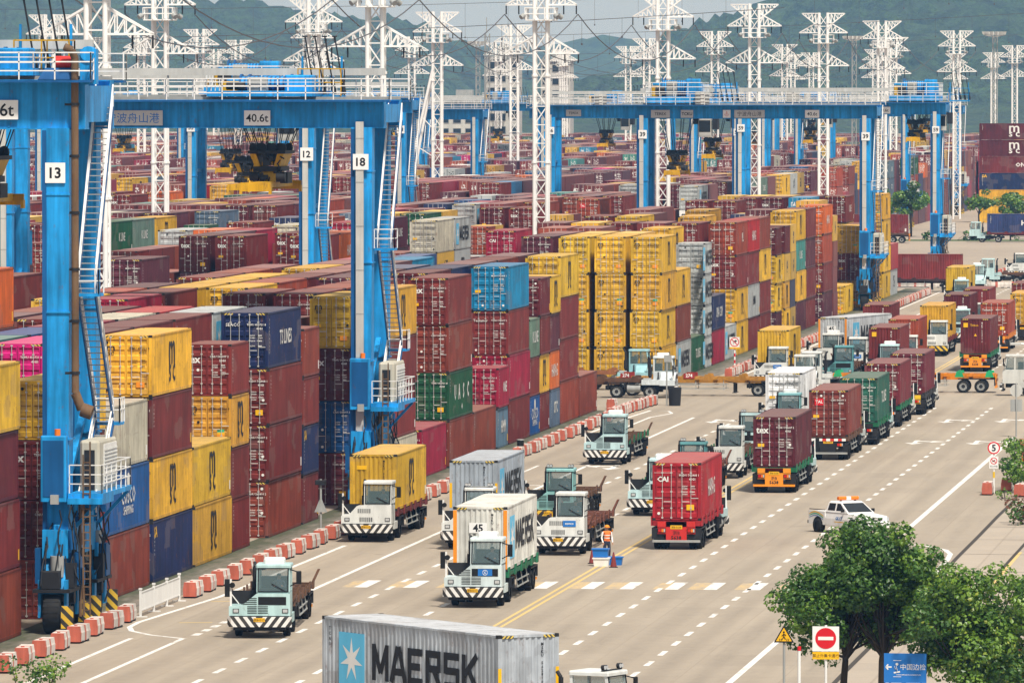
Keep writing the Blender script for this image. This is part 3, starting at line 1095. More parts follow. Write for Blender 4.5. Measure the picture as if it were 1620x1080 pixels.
# rank the stack containers by how large they show (painter's raster of their three faces turned to the road and the camera)
_S = .5
_W, _H = 810, 540
_idb = np.full((_H, _W), -1, np.int32)
_order = sorted(range(len(CONT)), key=lambda i: -(CONT[i][5] ** 2 + CONT[i][4] ** 2) + CONT[i][6] * 1.0)
def _fill(pts, val):
    P = np.array(pts) * _S
    x0, y0 = np.floor(P.min(0)).astype(int)
    x1, y1 = np.ceil(P.max(0)).astype(int)
    x0, y0, x1, y1 = max(x0, 0), max(y0, 0), min(x1, _W - 1), min(y1, _H - 1)
    if x0 > x1 or y0 > y1:
        return
    gx, gy = np.meshgrid(np.arange(x0, x1 + 1) + .5, np.arange(y0, y1 + 1) + .5)
    s = None
    ok = np.ones(gx.shape, bool)
    ok2 = np.ones(gx.shape, bool)
    for i in range(4):
        a, b = P[i], P[(i + 1) % 4]
        cr = (b[0] - a[0]) * (gy - a[1]) - (b[1] - a[1]) * (gx - a[0])
        ok &= cr >= 0
        ok2 &= cr <= 0
    _idb[y0:y1 + 1, x0:x1 + 1][ok | ok2] = val
for i in _order:
    b_, sg, rw, nn, x, y, z, L, H, *_r = CONT[i]
    xa, xb, ya, yb, za, zb = x - CW / 2, x + CW / 2, y - L / 2, y + L / 2, z, z + H
    _fill([proj(xa, ya, zb), proj(xb, ya, zb), proj(xb, yb, zb), proj(xa, yb, zb)], i)
    _fill([proj(xb, ya, za), proj(xb, yb, za), proj(xb, yb, zb), proj(xb, ya, zb)], i)
    _fill([proj(xa, ya, za), proj(xb, ya, za), proj(xb, ya, zb), proj(xa, ya, zb)], i)
_cnt = np.bincount(_idb[_idb >= 0], minlength=len(CONT))
_rank = sorted(range(len(CONT)), key=lambda i: -_cnt[i])
N_YARD = 262
chosen = [i for i in _rank[:N_YARD] if _cnt[i] > 0]
full_set = set(chosen[:120])
TIERS = ('on the ground', 'second tier', 'third tier', 'fourth tier', 'fifth tier')
SEGW = ('before the crossing', 'beyond the crossing', 'past the second crossing', 'past the third crossing', 'at the far end', 'at the far end')
BLKW = ('', 'second block', 'third block', 'fourth block', 'fifth block', 'sixth block', 'seventh block', 'eighth block', 'ninth block', 'tenth block', 'eleventh block')
_half = {}
_seen = {}
for i in range(len(CONT)):
    if _cnt[i] > 2:
        _seen.setdefault(CONT[i][:3], set()).add(CONT[i][3])
_nth = {k: {n_: j + 1 for j, n_ in enumerate(sorted(v))} for k, v in _seen.items()}
for i in chosen:
    b_, sg, rw, nn, x, y, z, L, H, c, ds, ss, t, nt = CONT[i]
    r = container((x, y, z), 0, L, H, c, ds or 'plain', ss, None, var=i, full=i in full_set)
    nn = _nth[(b_, sg, rw)].get(nn, nn)
    size = 'short ' if L < 8 else ''
    tier = TIERS[t]
    if b_ == 0 and rw == 0:
        lab = f'{size}{c} container, {tier}, {ordw(nn)} visible roadside stack {SEGW[sg]}'
    elif b_ == 0:
        lab = f'{size}{c} container, {tier}, {ordw(rw + 1)} row from road, {ordw(nn)} visible bay {SEGW[sg]}'
    else:
        lab = f'{size}{c} container, {tier}, {ordw(rw + 1)} row, {ordw(nn)} visible bay, {BLKW[b_]} {SEGW[sg]}'
    k = (b_, sg, rw, nn, t)
    if lab in _half:
        lab = lab.replace('container', 'container behind its twin', 1)
    _half[lab] = 1
    lab = ' '.join(lab.split()[:16])
    tag(r, lab, 'shipping container', 'containers stacked in the yard')
_across_ids = []
for i, (x, y, z, c, ss) in enumerate(ACROSS):
    r = container((x, y, z), R(-90), L40, HC, c, 'plain', ss, None, var=i, full=False)
    tag(r, f'{c} container lying broadside, {"on the ground" if i == 0 else ordw(i + 1) + " tier"} of the stack across the road end', 'shipping container', 'broadside containers at the road end')

# the rest of the yard, far too many to show singly: one mass
def mass_mat(kind):
    m, n, b = nt_mat('far_container_' + kind)
    at = nd(n, 'ShaderNodeAttribute', attribute_name='Col')
    uv = nd(n, 'ShaderNodeUVMap')
    g = nd(n, 'ShaderNodeNewGeometry')
    sp = nd(n, 'ShaderNodeSeparateXYZ')
    n.links.new(uv.outputs[0], sp.inputs[0])
    u, v = sp.outputs[0], sp.outputs[1]
    c = at.outputs['Color']
    nz = ramp(n, noise(n, scaled(n, g.outputs['Position'], (.5, .35, .8)), 1.0, 4), .3, .7)
    val = mth(n, 'MULTIPLY_ADD', nz, .3, .8)
    cc = nd(n, 'ShaderNodeCombineColor')
    for i in range(3):
        n.links.new(val, cc.inputs[i])
    c = mixc(n, 1.0, c, cc.outputs[0], 'MULTIPLY')
    mk = mixc(n, at.outputs['Alpha'], (.012, .012, .012), (.7, .7, .68))
    def band(x, lo, hi):
        return mth(n, 'MULTIPLY', mth(n, 'GREATER_THAN', x, lo), mth(n, 'LESS_THAN', x, hi))
    if kind == 'door':
        a = mth(n, 'ABSOLUTE', mth(n, 'SUBTRACT', u, .5))
        rods = mth(n, 'MAXIMUM', band(a, .1, .122), band(a, .29, .312))
        c = mixc(n, mth(n, 'MULTIPLY', rods, .75), c, (.5, .5, .48))
        c = mixc(n, band(a, 0, .012), c, (.012, .012, .012))
        mp = scaled(n, g.outputs['Position'], (3.5, 0, 7))
        tx = mth(n, 'GREATER_THAN', noise(n, mp, 1.0, 2), .54)
        tx = mth(n, 'MULTIPLY', tx, mth(n, 'MULTIPLY', band(u, .55, .92), band(v, .4, .88)))
        c = mixc(n, tx, c, mk)
        tx2 = mth(n, 'GREATER_THAN', noise(n, scaled(n, g.outputs['Position'], (4, 0, 4)), 1.0, 1), .5)
        tx2 = mth(n, 'MULTIPLY', tx2, mth(n, 'MULTIPLY', band(u, .12, .36), band(v, .66, .84)))
        c = mixc(n, tx2, c, mk)
    if kind == 'side':
        tx = mth(n, 'GREATER_THAN', noise(n, scaled(n, g.outputs['Position'], (0, 1.2, 3)), 1.0, 2), .47)
        tx = mth(n, 'MULTIPLY', tx, mth(n, 'MULTIPLY', band(u, .4, .62), band(v, .3, .75)))
        sel = mth(n, 'LESS_THAN', at.outputs['Alpha'], .5)
        c = mixc(n, mth(n, 'MULTIPLY', tx, sel), c, mk)
    if kind == 'roof':
        c = mixc(n, .2, c, (.62, .52, .44))
    eu = mth(n, 'ABSOLUTE', mth(n, 'SUBTRACT', u, .5))
    ev = mth(n, 'ABSOLUTE', mth(n, 'SUBTRACT', v, .5))
    wd = .485 if kind == 'door' else .492
    ed = mth(n, 'MAXIMUM', mth(n, 'GREATER_THAN', eu, wd), mth(n, 'GREATER_THAN', ev, .487))
    c = mixc(n, mth(n, 'MULTIPLY', ed, .6), c, (.015, .012, .012))
    n.links.new(c, b.inputs['Base Color'])
    b.inputs['Roughness'].default_value = .6
    return m
sel = set(chosen)
V, Fc, MI, UV, CL = [], [], [], [], []
crn = random.Random(9)
for i, e in enumerate(CONT):
    if i in sel:
        continue
    b_, sg, rw, nn, x, y, z, L, H, c, *_r = e
    r_, g_, bb = hue(c)
    al = 0.0 if mark_colour(c) is BLACK else 1.0
    xa, xb, ya, yb, za, zb = x - CW / 2, x + CW / 2, y - L / 2, y + L / 2, z, z + H
    o = len(V)
    V += [(xa, ya, za), (xb, ya, za), (xb, yb, za), (xa, yb, za), (xa, ya, zb), (xb, ya, zb), (xb, yb, zb), (xa, yb, zb)]
    for f, k in (((0, 1, 5, 4), 0), ((1, 2, 6, 5), 1), ((4, 5, 6, 7), 2), ((2, 3, 7, 6), 1), ((3, 0, 4, 7), 1), ((0, 3, 2, 1), 2)):
        Fc.append([o + q for q in f]); MI.append(k)
        UV += [(0, 0), (1, 0), (1, 1), (0, 1)]
        CL += [(r_, g_, bb, al)] * 4
me = bpy.data.meshes.new('stacked_containers')
me.from_pydata(V, [], Fc)
for k in ('door', 'side', 'roof'):
    me.materials.append(mass_mat(k))
me.polygons.foreach_set('material_index', MI)
ul = me.uv_layers.new(name='UVMap')
ul.data.foreach_set('uv', np.array(UV, np.float32).ravel())
ca = me.color_attributes.new('Col', 'FLOAT_COLOR', 'CORNER')
ca.data.foreach_set('color', np.array(CL, np.float32).ravel())
me.update()
mo = obj('stacked_containers', me)
tag(mo, 'far rows of stacked containers receding behind the nearer stacks to the horizon', 'container stacks', kind='stuff')
print('CONTAINERS', len(CONT), 'visible', int((_cnt > 0).sum()), 'least', _cnt[chosen[-1]])
# ------------------------------------------------------------------ gantry cranes, pylons, masts
SPAN = 23.5
def rail(b, pts, h=1.1, post=1.6, w=.05, mids=(.55,)):
    """a tubular guard rail along a polyline"""
    pts = [Vector(p) for p in pts]
    for a, c in zip(pts, pts[1:]):
        for z in (h, *mids):
            b.bar(a + Vector((0, 0, z)), c + Vector((0, 0, z)), w)
        n = max(1, int((c - a).length / post))
        for i in range(n + 1):
            p = a.lerp(c, i / n)
            b.bar(p, p + Vector((0, 0, h)), w)
def stair_geo(b, r, p, q, wd=.75):
    """one straight flight between p and q (its outer rail on +x)"""
    p, q = Vector(p), Vector(q)
    n = max(3, int(abs(q.z - p.z) / .26))
    b.mat('crane_dark')
    for dx in (-wd / 2, wd / 2):
        b.bar(p + Vector((dx, 0, 0)), q + Vector((dx, 0, 0)), .06, .24)
    b.mat('grey')
    for i in range(n + 1):
        c = p.lerp(q, i / n)
        b.box(c.x - wd / 2, c.x + wd / 2, c.y - .13, c.y + .13, c.z - .02, c.z + .02)
    for dx in (-wd / 2, wd / 2):
        a, e = p + Vector((dx, 0, 0)), q + Vector((dx, 0, 0))
        for z in (1.0, .5):
            r.bar(a + Vector((0, 0, z)), e + Vector((0, 0, z)), .06)
        k = max(2, int((e - a).length / 1.4))
        for i in range(k + 1):
            c = a.lerp(e, i / k)
            r.bar(c, c + Vector((0, 0, 1.0)), .05)
_cr = {}
def cmesh(key, fn):
    if key not in _cr:
        b = MB()
        fn(b)
        _cr[key] = b.mesh(key[0] if isinstance(key, tuple) else key)
    return _cr[key]
def tyre_geo(b, r, w):
    b.mat('rubber')
    prof_ = [(r * .62, -w / 2), (r * .92, -w / 2), (r, -w * .36), (r, w * .36), (r * .92, w / 2), (r * .62, w / 2)]
    n = 22
    vs, fs = [], []
    for i in range(n):
        t = 2 * math.pi * i / n
        for rr_, x in prof_:
            vs.append((x, rr_ * math.cos(t), rr_ * math.sin(t)))
    m = len(prof_)
    for i in range(n):
        for k in range(m - 1):
            a, c = i * m + k, ((i + 1) % n) * m + k
            fs.append((a, a + 1, c + 1, c))
    b.smooth = True
    b.add(vs, fs)
    b.smooth = False
    # tread lugs
    for i in range(n):
        t = 2 * math.pi * (i + .5) / n
        c, s = math.cos(t), math.sin(t)
        for x0, x1 in ((-w * .44, -w * .06), (w * .06, w * .44)):
            b.add([(x0, (r + .01) * c - .035 * s, (r + .01) * s + .035 * c), (x1, (r + .01) * c - .035 * s, (r + .01) * s + .035 * c), (x1, (r + .01) * c + .035 * s, (r + .01) * s - .035 * c), (x0, (r + .01) * c + .035 * s, (r + .01) * s - .035 * c)], [(0, 1, 2, 3)])
def rim_geo(b, r, w, m='grey'):
    b.mat(m)
    b.cyl((-w * .3, 0, 0), (w * .3, 0, 0), r * .64, 18)
    b.mat('dark')
    for sx in (-1, 1):
        b.cyl((sx * w * .3, 0, 0), (sx * w * .34, 0, 0), r * .3, 12)
        for i in range(8):
            t = math.pi * 2 * i / 8
            b.cyl((sx * w * .3, r * .46 * math.cos(t), r * .46 * math.sin(t)), (sx * w * .33, r * .46 * math.cos(t), r * .46 * math.sin(t)), r * .05, 6)
def wheel(parent, loc, r, w, rim='grey', key='t'):
    t = obj('wheel', cmesh(('tyre', r, w), lambda b: tyre_geo(b, r, w)), parent, loc)
    obj('rim', cmesh(('rim', r, w, rim), lambda b: rim_geo(b, r, w, rim)), t)
    return t

def crane(x, y, num, zb, zt, label, trolley=-8.0, drop=18.0, near=False, plates=True, numl=None, signs=(), tray=True, hide_left=False, exhaust=False, pale=False):
    r = obj('gantry_crane', None, None, (x, y, 0))
    tag(r, label, 'gantry crane', 'rubber tyred gantry cranes over the stacks')
    ly = 3.5
    lw = 1.15
    def leg_geo(b):
        b.mat('crane')
        b.hexa([(-.5, -.5, 3.6), (.5, -.5, 3.6), (.5, .5, 3.6), (-.5, .5, 3.6)], [(-lw / 2, -.6, zb), (lw / 2, -.6, zb), (lw / 2, .6, zb), (-lw / 2, .6, zb)])
        for z in (8.2, 13.6, 18.6):
            b.box(-lw / 2 - .03, lw / 2 + .03, -.63, .63, z, z + .07)
        b.mat('crane_dark')
        b.box(-lw / 2 - .02, -lw / 2 + .16, -.64, .3, 4.2, zb - .1)
    for lx in (0, -SPAN):
        for sy in (-1, 1):
            lg = obj('leg', cmesh(('leg', zb), leg_geo), r, (lx, sy * ly, 0))
            if tray and sy < 0:
                obj('cable_tray', cmesh(('cable_tray', zb), lambda b: b.mat('greylight').box(-.3, .12, -.82, -.6, 4.4, zb + .3) and [b.mat('grey').box(-.31, .13, -.83, -.59, z, z + .06) for z in np.arange(6, zb, 2.4)]), lg)
        def sill(b):
            b.mat('crane')
            b.box(-.55, .55, -ly - 1.0, ly + 1.0, 3.2, 4.4)
            b.bar((0, -ly, 14.2), (0, ly, 14.2), .35)
            b.bar((0, -ly, 5), (0, ly, 9.5), .28)
        obj('sill_beam', cmesh('sill_beam', sill), r, (lx, 0, 0))
        def bogie(b):
            b.mat('crane')
            b.hexa([(-.45, -1.4, 1.7), (.45, -1.4, 1.7), (.45, 1.4, 1.7), (-.45, 1.4, 1.7)], [(-.5, -.6, 3.2), (.5, -.6, 3.2), (.5, .6, 3.2), (-.5, .6, 3.2)])
            b.box(.5, .62, -1.6, -1.1, .7, 2.3); b.box(-.62, -.5, -1.6, -1.1, .7, 2.3)
            b.box(.5, .62, 1.1, 1.6, .7, 2.3); b.box(-.62, -.5, 1.1, 1.6, .7, 2.3)
            b.mat('dark')
            b.box(-.8, .8, -1.9, 1.9, 1.78, 1.92)
            b.cyl((-.7, 0, 1.5), (.7, 0, 1.5), .3, 10)
            b.mat('crane_dark')
            b.box(.45, .95, -.5, .5, 2.0, 3.4); b.box(-.9, -.45, -.7, .2, 2.1, 3.6)
            b.mat('grey')
            b.cyl((.1, -.95, 2.4), (.1, -.95, 3.3), .3, 10); b.cyl((-.5, .8, 2.3), (-.5, .8, 3.1), .26, 10)
            b.mat('dark')
            b.bevbox(-.5, .35, -1.75, -1.35, 1.95, 2.7, .05); b.bevbox(.2, .8, 1.2, 1.7, 1.95, 2.9, .05); b.box(.5, .9, -1.1, -.6, 1.95, 3.0)
            for k in range(16):
                a = random.uniform(-.6, .6)
                b.cyl((a, -1.7 + k * .2, 1.9), (a + random.uniform(-.3, .3), -1.3 + k * .17, 3.8), .035, 5)
            b.mat('hazard')
            b.box(.48, 1.0, -2.25, -2.15, .3, 1.25); b.box(.48, 1.0, 2.15, 2.25, .3, 1.25)
        for sy in (-1, 1):
            bg_ = obj('bogie', cmesh('bogie', bogie), r, (lx, sy * (ly + .1), 0))
            for k in (-1, 1):
                wheel(bg_, (0, k * 1.22, .86), .86, .74)
    def girder(b):
        b.mat('crane')
        b.box(-SPAN - 2.2, 1.2, -.5, .5, zb, zt)
        b.box(-SPAN - 2.2, 1.2, -.62, .62, zt - .06, zt)
        for xx in np.arange(-SPAN - 1, 1, 3.2):
            b.box(xx, xx + .06, -.53, .53, zb + .03, zt - .07)
        b.box(-SPAN - 2.2, 1.2, -.62, .62, zb - .06, zb + .001)
        b.mat('grey')
        b.box(-SPAN - 2.2, 1.2, -.1, .1, zt, zt + .16)
    for sy in (-1, 1):
        g = obj('girder', cmesh(('girder', zb, zt), girder), r, (0, sy * 3.3, 0))
    def walk(b):
        b.mat('crane_dark')
        b.box(-SPAN - 2.6, 1.6, -1.45, -.62, zt - .12, zt - .02)
        b.mat('white')
        rail(b, [(-SPAN - 2.6, -.64, zt), (-SPAN - 2.6, -1.4, zt), (1.6, -1.4, zt), (1.6, -.64, zt)], 1.15, 1.5, .055, (.38, .76))
    obj('walkway', cmesh(('walkway', zt), walk), r, (0, -3.3, 0))
    obj('walkway', cmesh(('walkway', zt), walk), r, (-SPAN - 1, 3.3, 0), R(180))
    def ends(b):
        b.mat('crane')
        for xx in (-SPAN - 2.2, .3):
            b.box(xx, xx + .9, -2.8, 2.8, zb + .25, zt - .25)
    obj('end_beam', cmesh(('end_beam', zb, zt), ends), r)
    # trough and cabinets along the top
    def trough(b):
        b.mat('greylight')
        b.box(-SPAN - 1, .2, 4.2, 4.5, zt + 1.35, zt + 1.75)
        for xx in np.arange(-SPAN, 0, 3.8):
            b.box(xx, xx + .1, 4.3, 4.4, zt - .02, zt + 1.35)
        b.mat('grey')
        b.bevbox(-17.9, -16.4, -4.6, -3.95, zt + .05, zt + 1.35, .06)
        b.mat('greylight')
        b.box(-17.3, -16.9, -4.66, -4.61, zt + .05, zt + 1.4)
    obj('festoon_trough', cmesh(('festoon_trough', zt), trough), r)
    # hoist trolley with drums, railings and pick-up arms
    tr = obj('trolley', cmesh('trolley', trolley_geo), r, (trolley, 0, zt + .18))
    obj('railing', cmesh('railing', lambda b: (b.mat('white'), rail(b, [(-3, 3.8, .5), (-3, -3.9, .5), (3, -3.9, .5), (3, 3.8, .5)], 1.1, 1.5, .055, (.38, .76)))), tr)
    for sy in (-1.6, 1.6):
        obj('hoist_drum', cmesh('hoist_drum', drum_geo), tr, (0, sy, 0))
    def cab(b):
        b.mat('greylight'); b.bevbox(-.7, .7, -.8, .8, -1.9, -.2, .12)
        b.mat('tint'); b.box(-.6, .6, -.83, -.8, -1.5, -.6); b.box(.7, .73, -.65, .65, -1.5, -.6); b.box(-.73, -.7, -.65, .65, -1.5, -.6)
        b.mat('dark'); b.box(-1.2, -.8, -1.2, .5, -.9, -.3); b.box(.85, 1.4, -1.0, 1.0, -1.3, -.3)
    if not near:
        obj('operator_cab', cmesh('operator_cab', cab), tr, (3.0, 0, -.75))
    else:
        tr.scale = (1, 1, .62)
    if not near:
        tr.scale = (1, 1, 1.35)
    arms = obj('current_collector', cmesh(('current_collector', near), lambda b: coll_geo(b, near)), r, (trolley + 5.2 if not near else trolley + 2.8, 0, zt + .2))
    # head block and spreader on their ropes
    sp = obj('spreader', cmesh('spreader', spreader_geo), r, (trolley, 0, drop - 2.6))
    sp.scale = (.7, 1, .88)
    def ropes(b):
        b.mat('dark')
        for sx in (-.95, -.35, .35, .95):
            for sy in (-1.5, -.8, .8, 1.5):
                b.bar((sx * .9, sy * .8, drop - .3), (sx * 2.0, sy * 1.5, zt + .1), .045)
    obj('hoist_rope', cmesh(('hoist_rope', round(drop, 1), zt), ropes), r, (trolley, 0, 0))
    # stairs on the road side
    st, rl = MB(), MB().mat('white')
    X = 1.05
    fl = [((X, -2.4, 4.9), (X, 2.2, 8.7)), ((X, 2.0, 8.9), (X, -2.6, 14.4)), ((X, -2.4, 14.6), (X, 2.2, zt - 1.2))] if near else [((X, 2.6, 5), (X, -2.6, 12.6)), ((X, -2.4, 12.8), (X, 2.2, zt - 1.0))]
    for p, q in fl:
        stair_geo(st, rl, p, q)
    for p, q in fl[:-1]:
        yy = -3.3 if q[1] < 0 else 2.1
        st.mat('crane'); st.box(.58, 1.7, yy, yy + 1.3, q[2] - .12, q[2])
        rail(rl, [(.6, yy, q[2]), (1.7, yy, q[2]), (1.7, yy + 1.3, q[2])], 1.05, .65, .05)
    k = ('stair', near, zt)
    s_ = obj('stair', cmesh(k, lambda b: b.__dict__.update(st.__dict__)), r)
    obj('handrail', cmesh(('handrail', near, zt), lambda b: b.__dict__.update(rl.__dict__)), s_)
    # service platforms and the power house
    def plat(b):
        b.mat('crane'); b.box(.55, 2.05, -4.4, 3.2, 5.75, 5.95); b.box(.55, 2.05, -4.6, -1.6, 5.5, 5.75)
        for yy in (-3.9, 3.1):
            b.bar((.5, yy, 4.2), (1.9, yy, 5.7), .14)
    p_ = obj('platform', cmesh('platform', plat), r)
    obj('guard_rail', cmesh('guard_rail', lambda b: (b.mat('white'), rail(b, [(.6, -4.35, 5.95), (2.0, -4.35, 5.95), (2.0, 3.15, 5.95), (.6, 3.15, 5.95)], 1.2, 1.2, .045, (.4, .8)), b.mat('rustpipe'), rail(b, [(1.5, -4.42, 4.0), (1.5, -4.42, 7.6)], .3, 5, .06), [b.bar((1.2, -4.42, z), (1.5, -4.42, z), .05) for z in np.arange(1.0, 7.4, .33)], b.bar((1.2, -4.42, .8), (1.2, -4.42, 7.6), .06), b.bar((1.5, -4.42, .8), (1.5, -4.42, 7.6), .06))), p_)
    def house(b):
        b.mat('cream'); b.bevbox(.7, 1.55, -2.3, 2.2, 5.96, 8.1, .1)
        b.mat('white'); b.box(1.55, 1.58, -1.2, 2.1, 6.1, 7.9)
        for z in np.arange(6.2, 7.8, .16):
            b.mat('greylight'); b.hexa([(1.58, -1.15, z), (1.63, -1.15, z), (1.63, 2.05, z), (1.58, 2.05, z)], [(1.58, -1.15, z + .1), (1.585, -1.15, z + .1), (1.585, 2.05, z + .1), (1.58, 2.05, z + .1)])
        b.mat('dark'); b.box(.9, 1.35, -2.33, -2.3, 6.0, 7.7)
    def machinery(b):
        rg = random.Random(17)
        for k in range(34):
            b.mat(rg.choice(('crane', 'crane_dark', 'crane_dark', 'dark', 'dark', 'grey')))
            x_, y_, z_ = rg.uniform(-.55, .75), rg.choice((-1, 1)) * rg.uniform(1.4, 4.5), rg.uniform(1.9, 4.9)
            w_, d_, h_ = rg.uniform(.15, .5), rg.uniform(.2, .7), rg.uniform(.2, .8)
            if rg.random() < .7:
                b.bevbox(x_, x_ + w_, y_, y_ + d_, z_, z_ + h_, .03)
            else:
                b.cyl((x_, y_, z_), (x_, y_, z_ + h_), w_ * .5, 10)
        b.mat('dark')
        for k in range(60):
            y_ = rg.choice((-1, 1)) * rg.uniform(2.2, 4.9)
            p = Vector((rg.uniform(-.6, .95), y_, rg.uniform(3.2, 5.6)))
            for s_ in range(4):
                q = p + Vector((rg.uniform(-.2, .2), rg.uniform(-.35, .35), -rg.uniform(.3, .7)))
                b.cyl(p, q, .035, 5, caps=False)
                p = q
        b.mat('rustpipe'); b.cyl((.75, -2.5, .6), (.75, -2.5, 5.6), .07, 8); b.cyl((.85, -2.2, .6), (.85, -2.2, 5.6), .05, 8)
    for lx in (0, -SPAN):
        obj('hydraulic_gear', cmesh('hydraulic_gear', machinery), r, (lx, 0, 0))
    obj('power_house', cmesh('power_house', house), r)
    def cabinet(b):
        b.mat('crane'); b.bevbox(-.6, .5, -1.15, -.62, 5.6, 8.4, .05)
        b.mat('crane_dark'); b.box(-.5, .4, -1.17, -1.15, 5.8, 8.2)
        b.mat('grey'); b.box(-.15, .2, -1.3, -1.15, 5.5, 5.9)
    cb = obj('control_cabinet', cmesh('control_cabinet', cabinet), r, (0, -3.5, 0))
    obj('beacon', cmesh('beacon', lambda b: b.mat('amber').cyl((.1, -.9, 8.4), (.1, -.9, 8.68), .13, 10)), cb)
    if exhaust:
        def pipe(b):
            b.mat('rustpipe')
            b.cyl((0, 0, 10.2), (0, 0, 24.4), .16, 10); b.cyl((0, 0, 24.4), (-.1, -.1, 24.75), .16, 10); b.cyl((-.1, -.1, 24.75), (-.42, -.2, 24.9), .17, 10)
            b.cyl((0, 0, 10.2), (.25, .1, 9.5), .2, 10); b.cyl((.25, .1, 9.5), (.7, .1, 9.35), .3, 12)
            b.mat('dark')
            for z in (11, 13.2, 15.4, 17.8, 20.2, 22.4):
                b.cyl((0, 0, z), (0, 0, z + .12), .2, 10); b.box(-.45, 0, .05, .15, z, z + .1)
        obj('exhaust_pipe', cmesh('exhaust_pipe', pipe), r, (.82, -4.1, 0))
        def bits(b):
            b.mat('crane'); b.box(.6, 1.3, -1.3, -.7, zt - .2, zt + 1.3); b.cyl((.95, -1.4, zt + 1.1), (.95, -.6, zt + 1.1), .32, 12)
            b.mat('red'); b.cyl((-.5, -1.0, zt + .75), (.45, -1.0, zt + .75), .26, 12)
            b.mat('crane_dark'); b.hexa([(-1.2, -1.4, zt), (.4, -1.4, zt), (.4, -.4, zt), (-1.2, -.4, zt)], [(-.9, -1.2, zt + .5), (.2, -1.2, zt + .5), (.2, -.6, zt + .5), (-.9, -.6, zt + .5)])
        obj('cable_winch', cmesh('cable_winch', bits), r, (.4, -2.6, 0))
    # plates with writing
    def plate(name, s, lx, z, w_, h_, back, fg, yy, size, parent=r):
        b = MB().mat(back); b.box(-w_ / 2, w_ / 2, -.02, .02, -h_ / 2, h_ / 2)
        b.mat(fg); b.text(s, (0, -.026, 0), _RX, _UZ, size, 'C', 3)
        obj(name, b, parent, (lx, yy, z))
    if num:
        plate('number_plate', num, -.02 if near else .05, zb - 1.9, .86, .86, 'signwhite', 'black', -ly - .84 if tray else -ly - .66, .62)
    if numl:
        plate('number_plate', numl, -SPAN + .05, zb - 1.7, .9, .9, 'signwhite', 'black', -ly - .86, .62)
    for s, lx, w_, back, fg, size in signs:
        plate('sign', s, lx, (zb + zt) / 2 - .25, w_, .82, back, fg, -3.3 - .66, size)
    return r
def trolley_geo(b):
    b.mat('crane'); b.box(-3, 3, -4, -2.6, 0, .5); b.box(-3, 3, 2.6, 4, 0, .5); b.box(-2.9, -2.3, -2.6, 2.6, 0, .42); b.box(2.3, 2.9, -2.6, 2.6, 0, .42)
    b.mat('crane_dark'); b.box(-2.3, 2.3, -2.6, 2.6, .1, .2)
    b.mat('yellow'); b.bevbox(-2.6, -1.3, -1.4, -.2, .5, 1.35, .1); b.bevbox(-2.5, -1.5, .6, 1.6, .5, 1.15, .1)
    b.mat('crane'); b.bevbox(1.2, 2.7, -3.2, -1.6, .5, 1.9, .1); b.bevbox(-2.8, -1.6, 2.0, 3.4, .5, 1.6, .1); b.bevbox(.9, 2.6, 1.4, 3.2, .5, 1.5, .15)
    b.mat('dark'); b.box(-.2, .2, -2.4, 2.4, .5, .8); b.cyl((-2.0, -3.2, .9), (-1.0, -3.2, .9), .35, 10); b.cyl((.9, 0, .8), (2.0, 0, .8), .38, 10)
    b.mat('grey'); b.bevbox(-.8, .3, -3.7, -3.1, .5, 1.7, .05)
def drum_geo(b):
    b.mat('crane'); b.cyl((-1.4, 0, 1.15), (1.4, 0, 1.15), .62, 18)
    b.mat('crane_dark')
    for x in np.arange(-1.2, 1.2, .24):
        b.cyl((x, 0, 1.15), (x + .09, 0, 1.15), .65, 18)
    for x in (-1.45, 1.35):
        b.cyl((x, 0, 1.15), (x + .1, 0, 1.15), .85, 18); b.box(x, x + .1, -.3, .3, .4, 1.1)
def coll_geo(b, near):
    b.mat('yellow' if near else 'crane'); rail(b, [(-1.2, -.7, .0), (1.2, -.7, 0), (1.2, .7, 0), (-1.2, .7, 0), (-1.2, -.7, 0)], 1.5, 1.2, .06, (.75,))
    b.mat('dark')
    for i in range(4):
        x = -.9 + i * .55
        b.cyl((x + .55, 0, .1), (x, 0, 3.3), .045, 6); b.cyl((x + .55, 0, .1), (x + .4, 0, 1.0), .12, 8); b.box(x - .1, x + .1, -.3, .3, 3.25, 3.33)
    b.mat('crane'); b.box(-1.1, 1.3, -.6, .6, -.1, .05); b.box(-1.15, -1.05, .3, .45, 0, 2.2); b.box(1.05, 1.15, .3, .45, 0, 2.2)
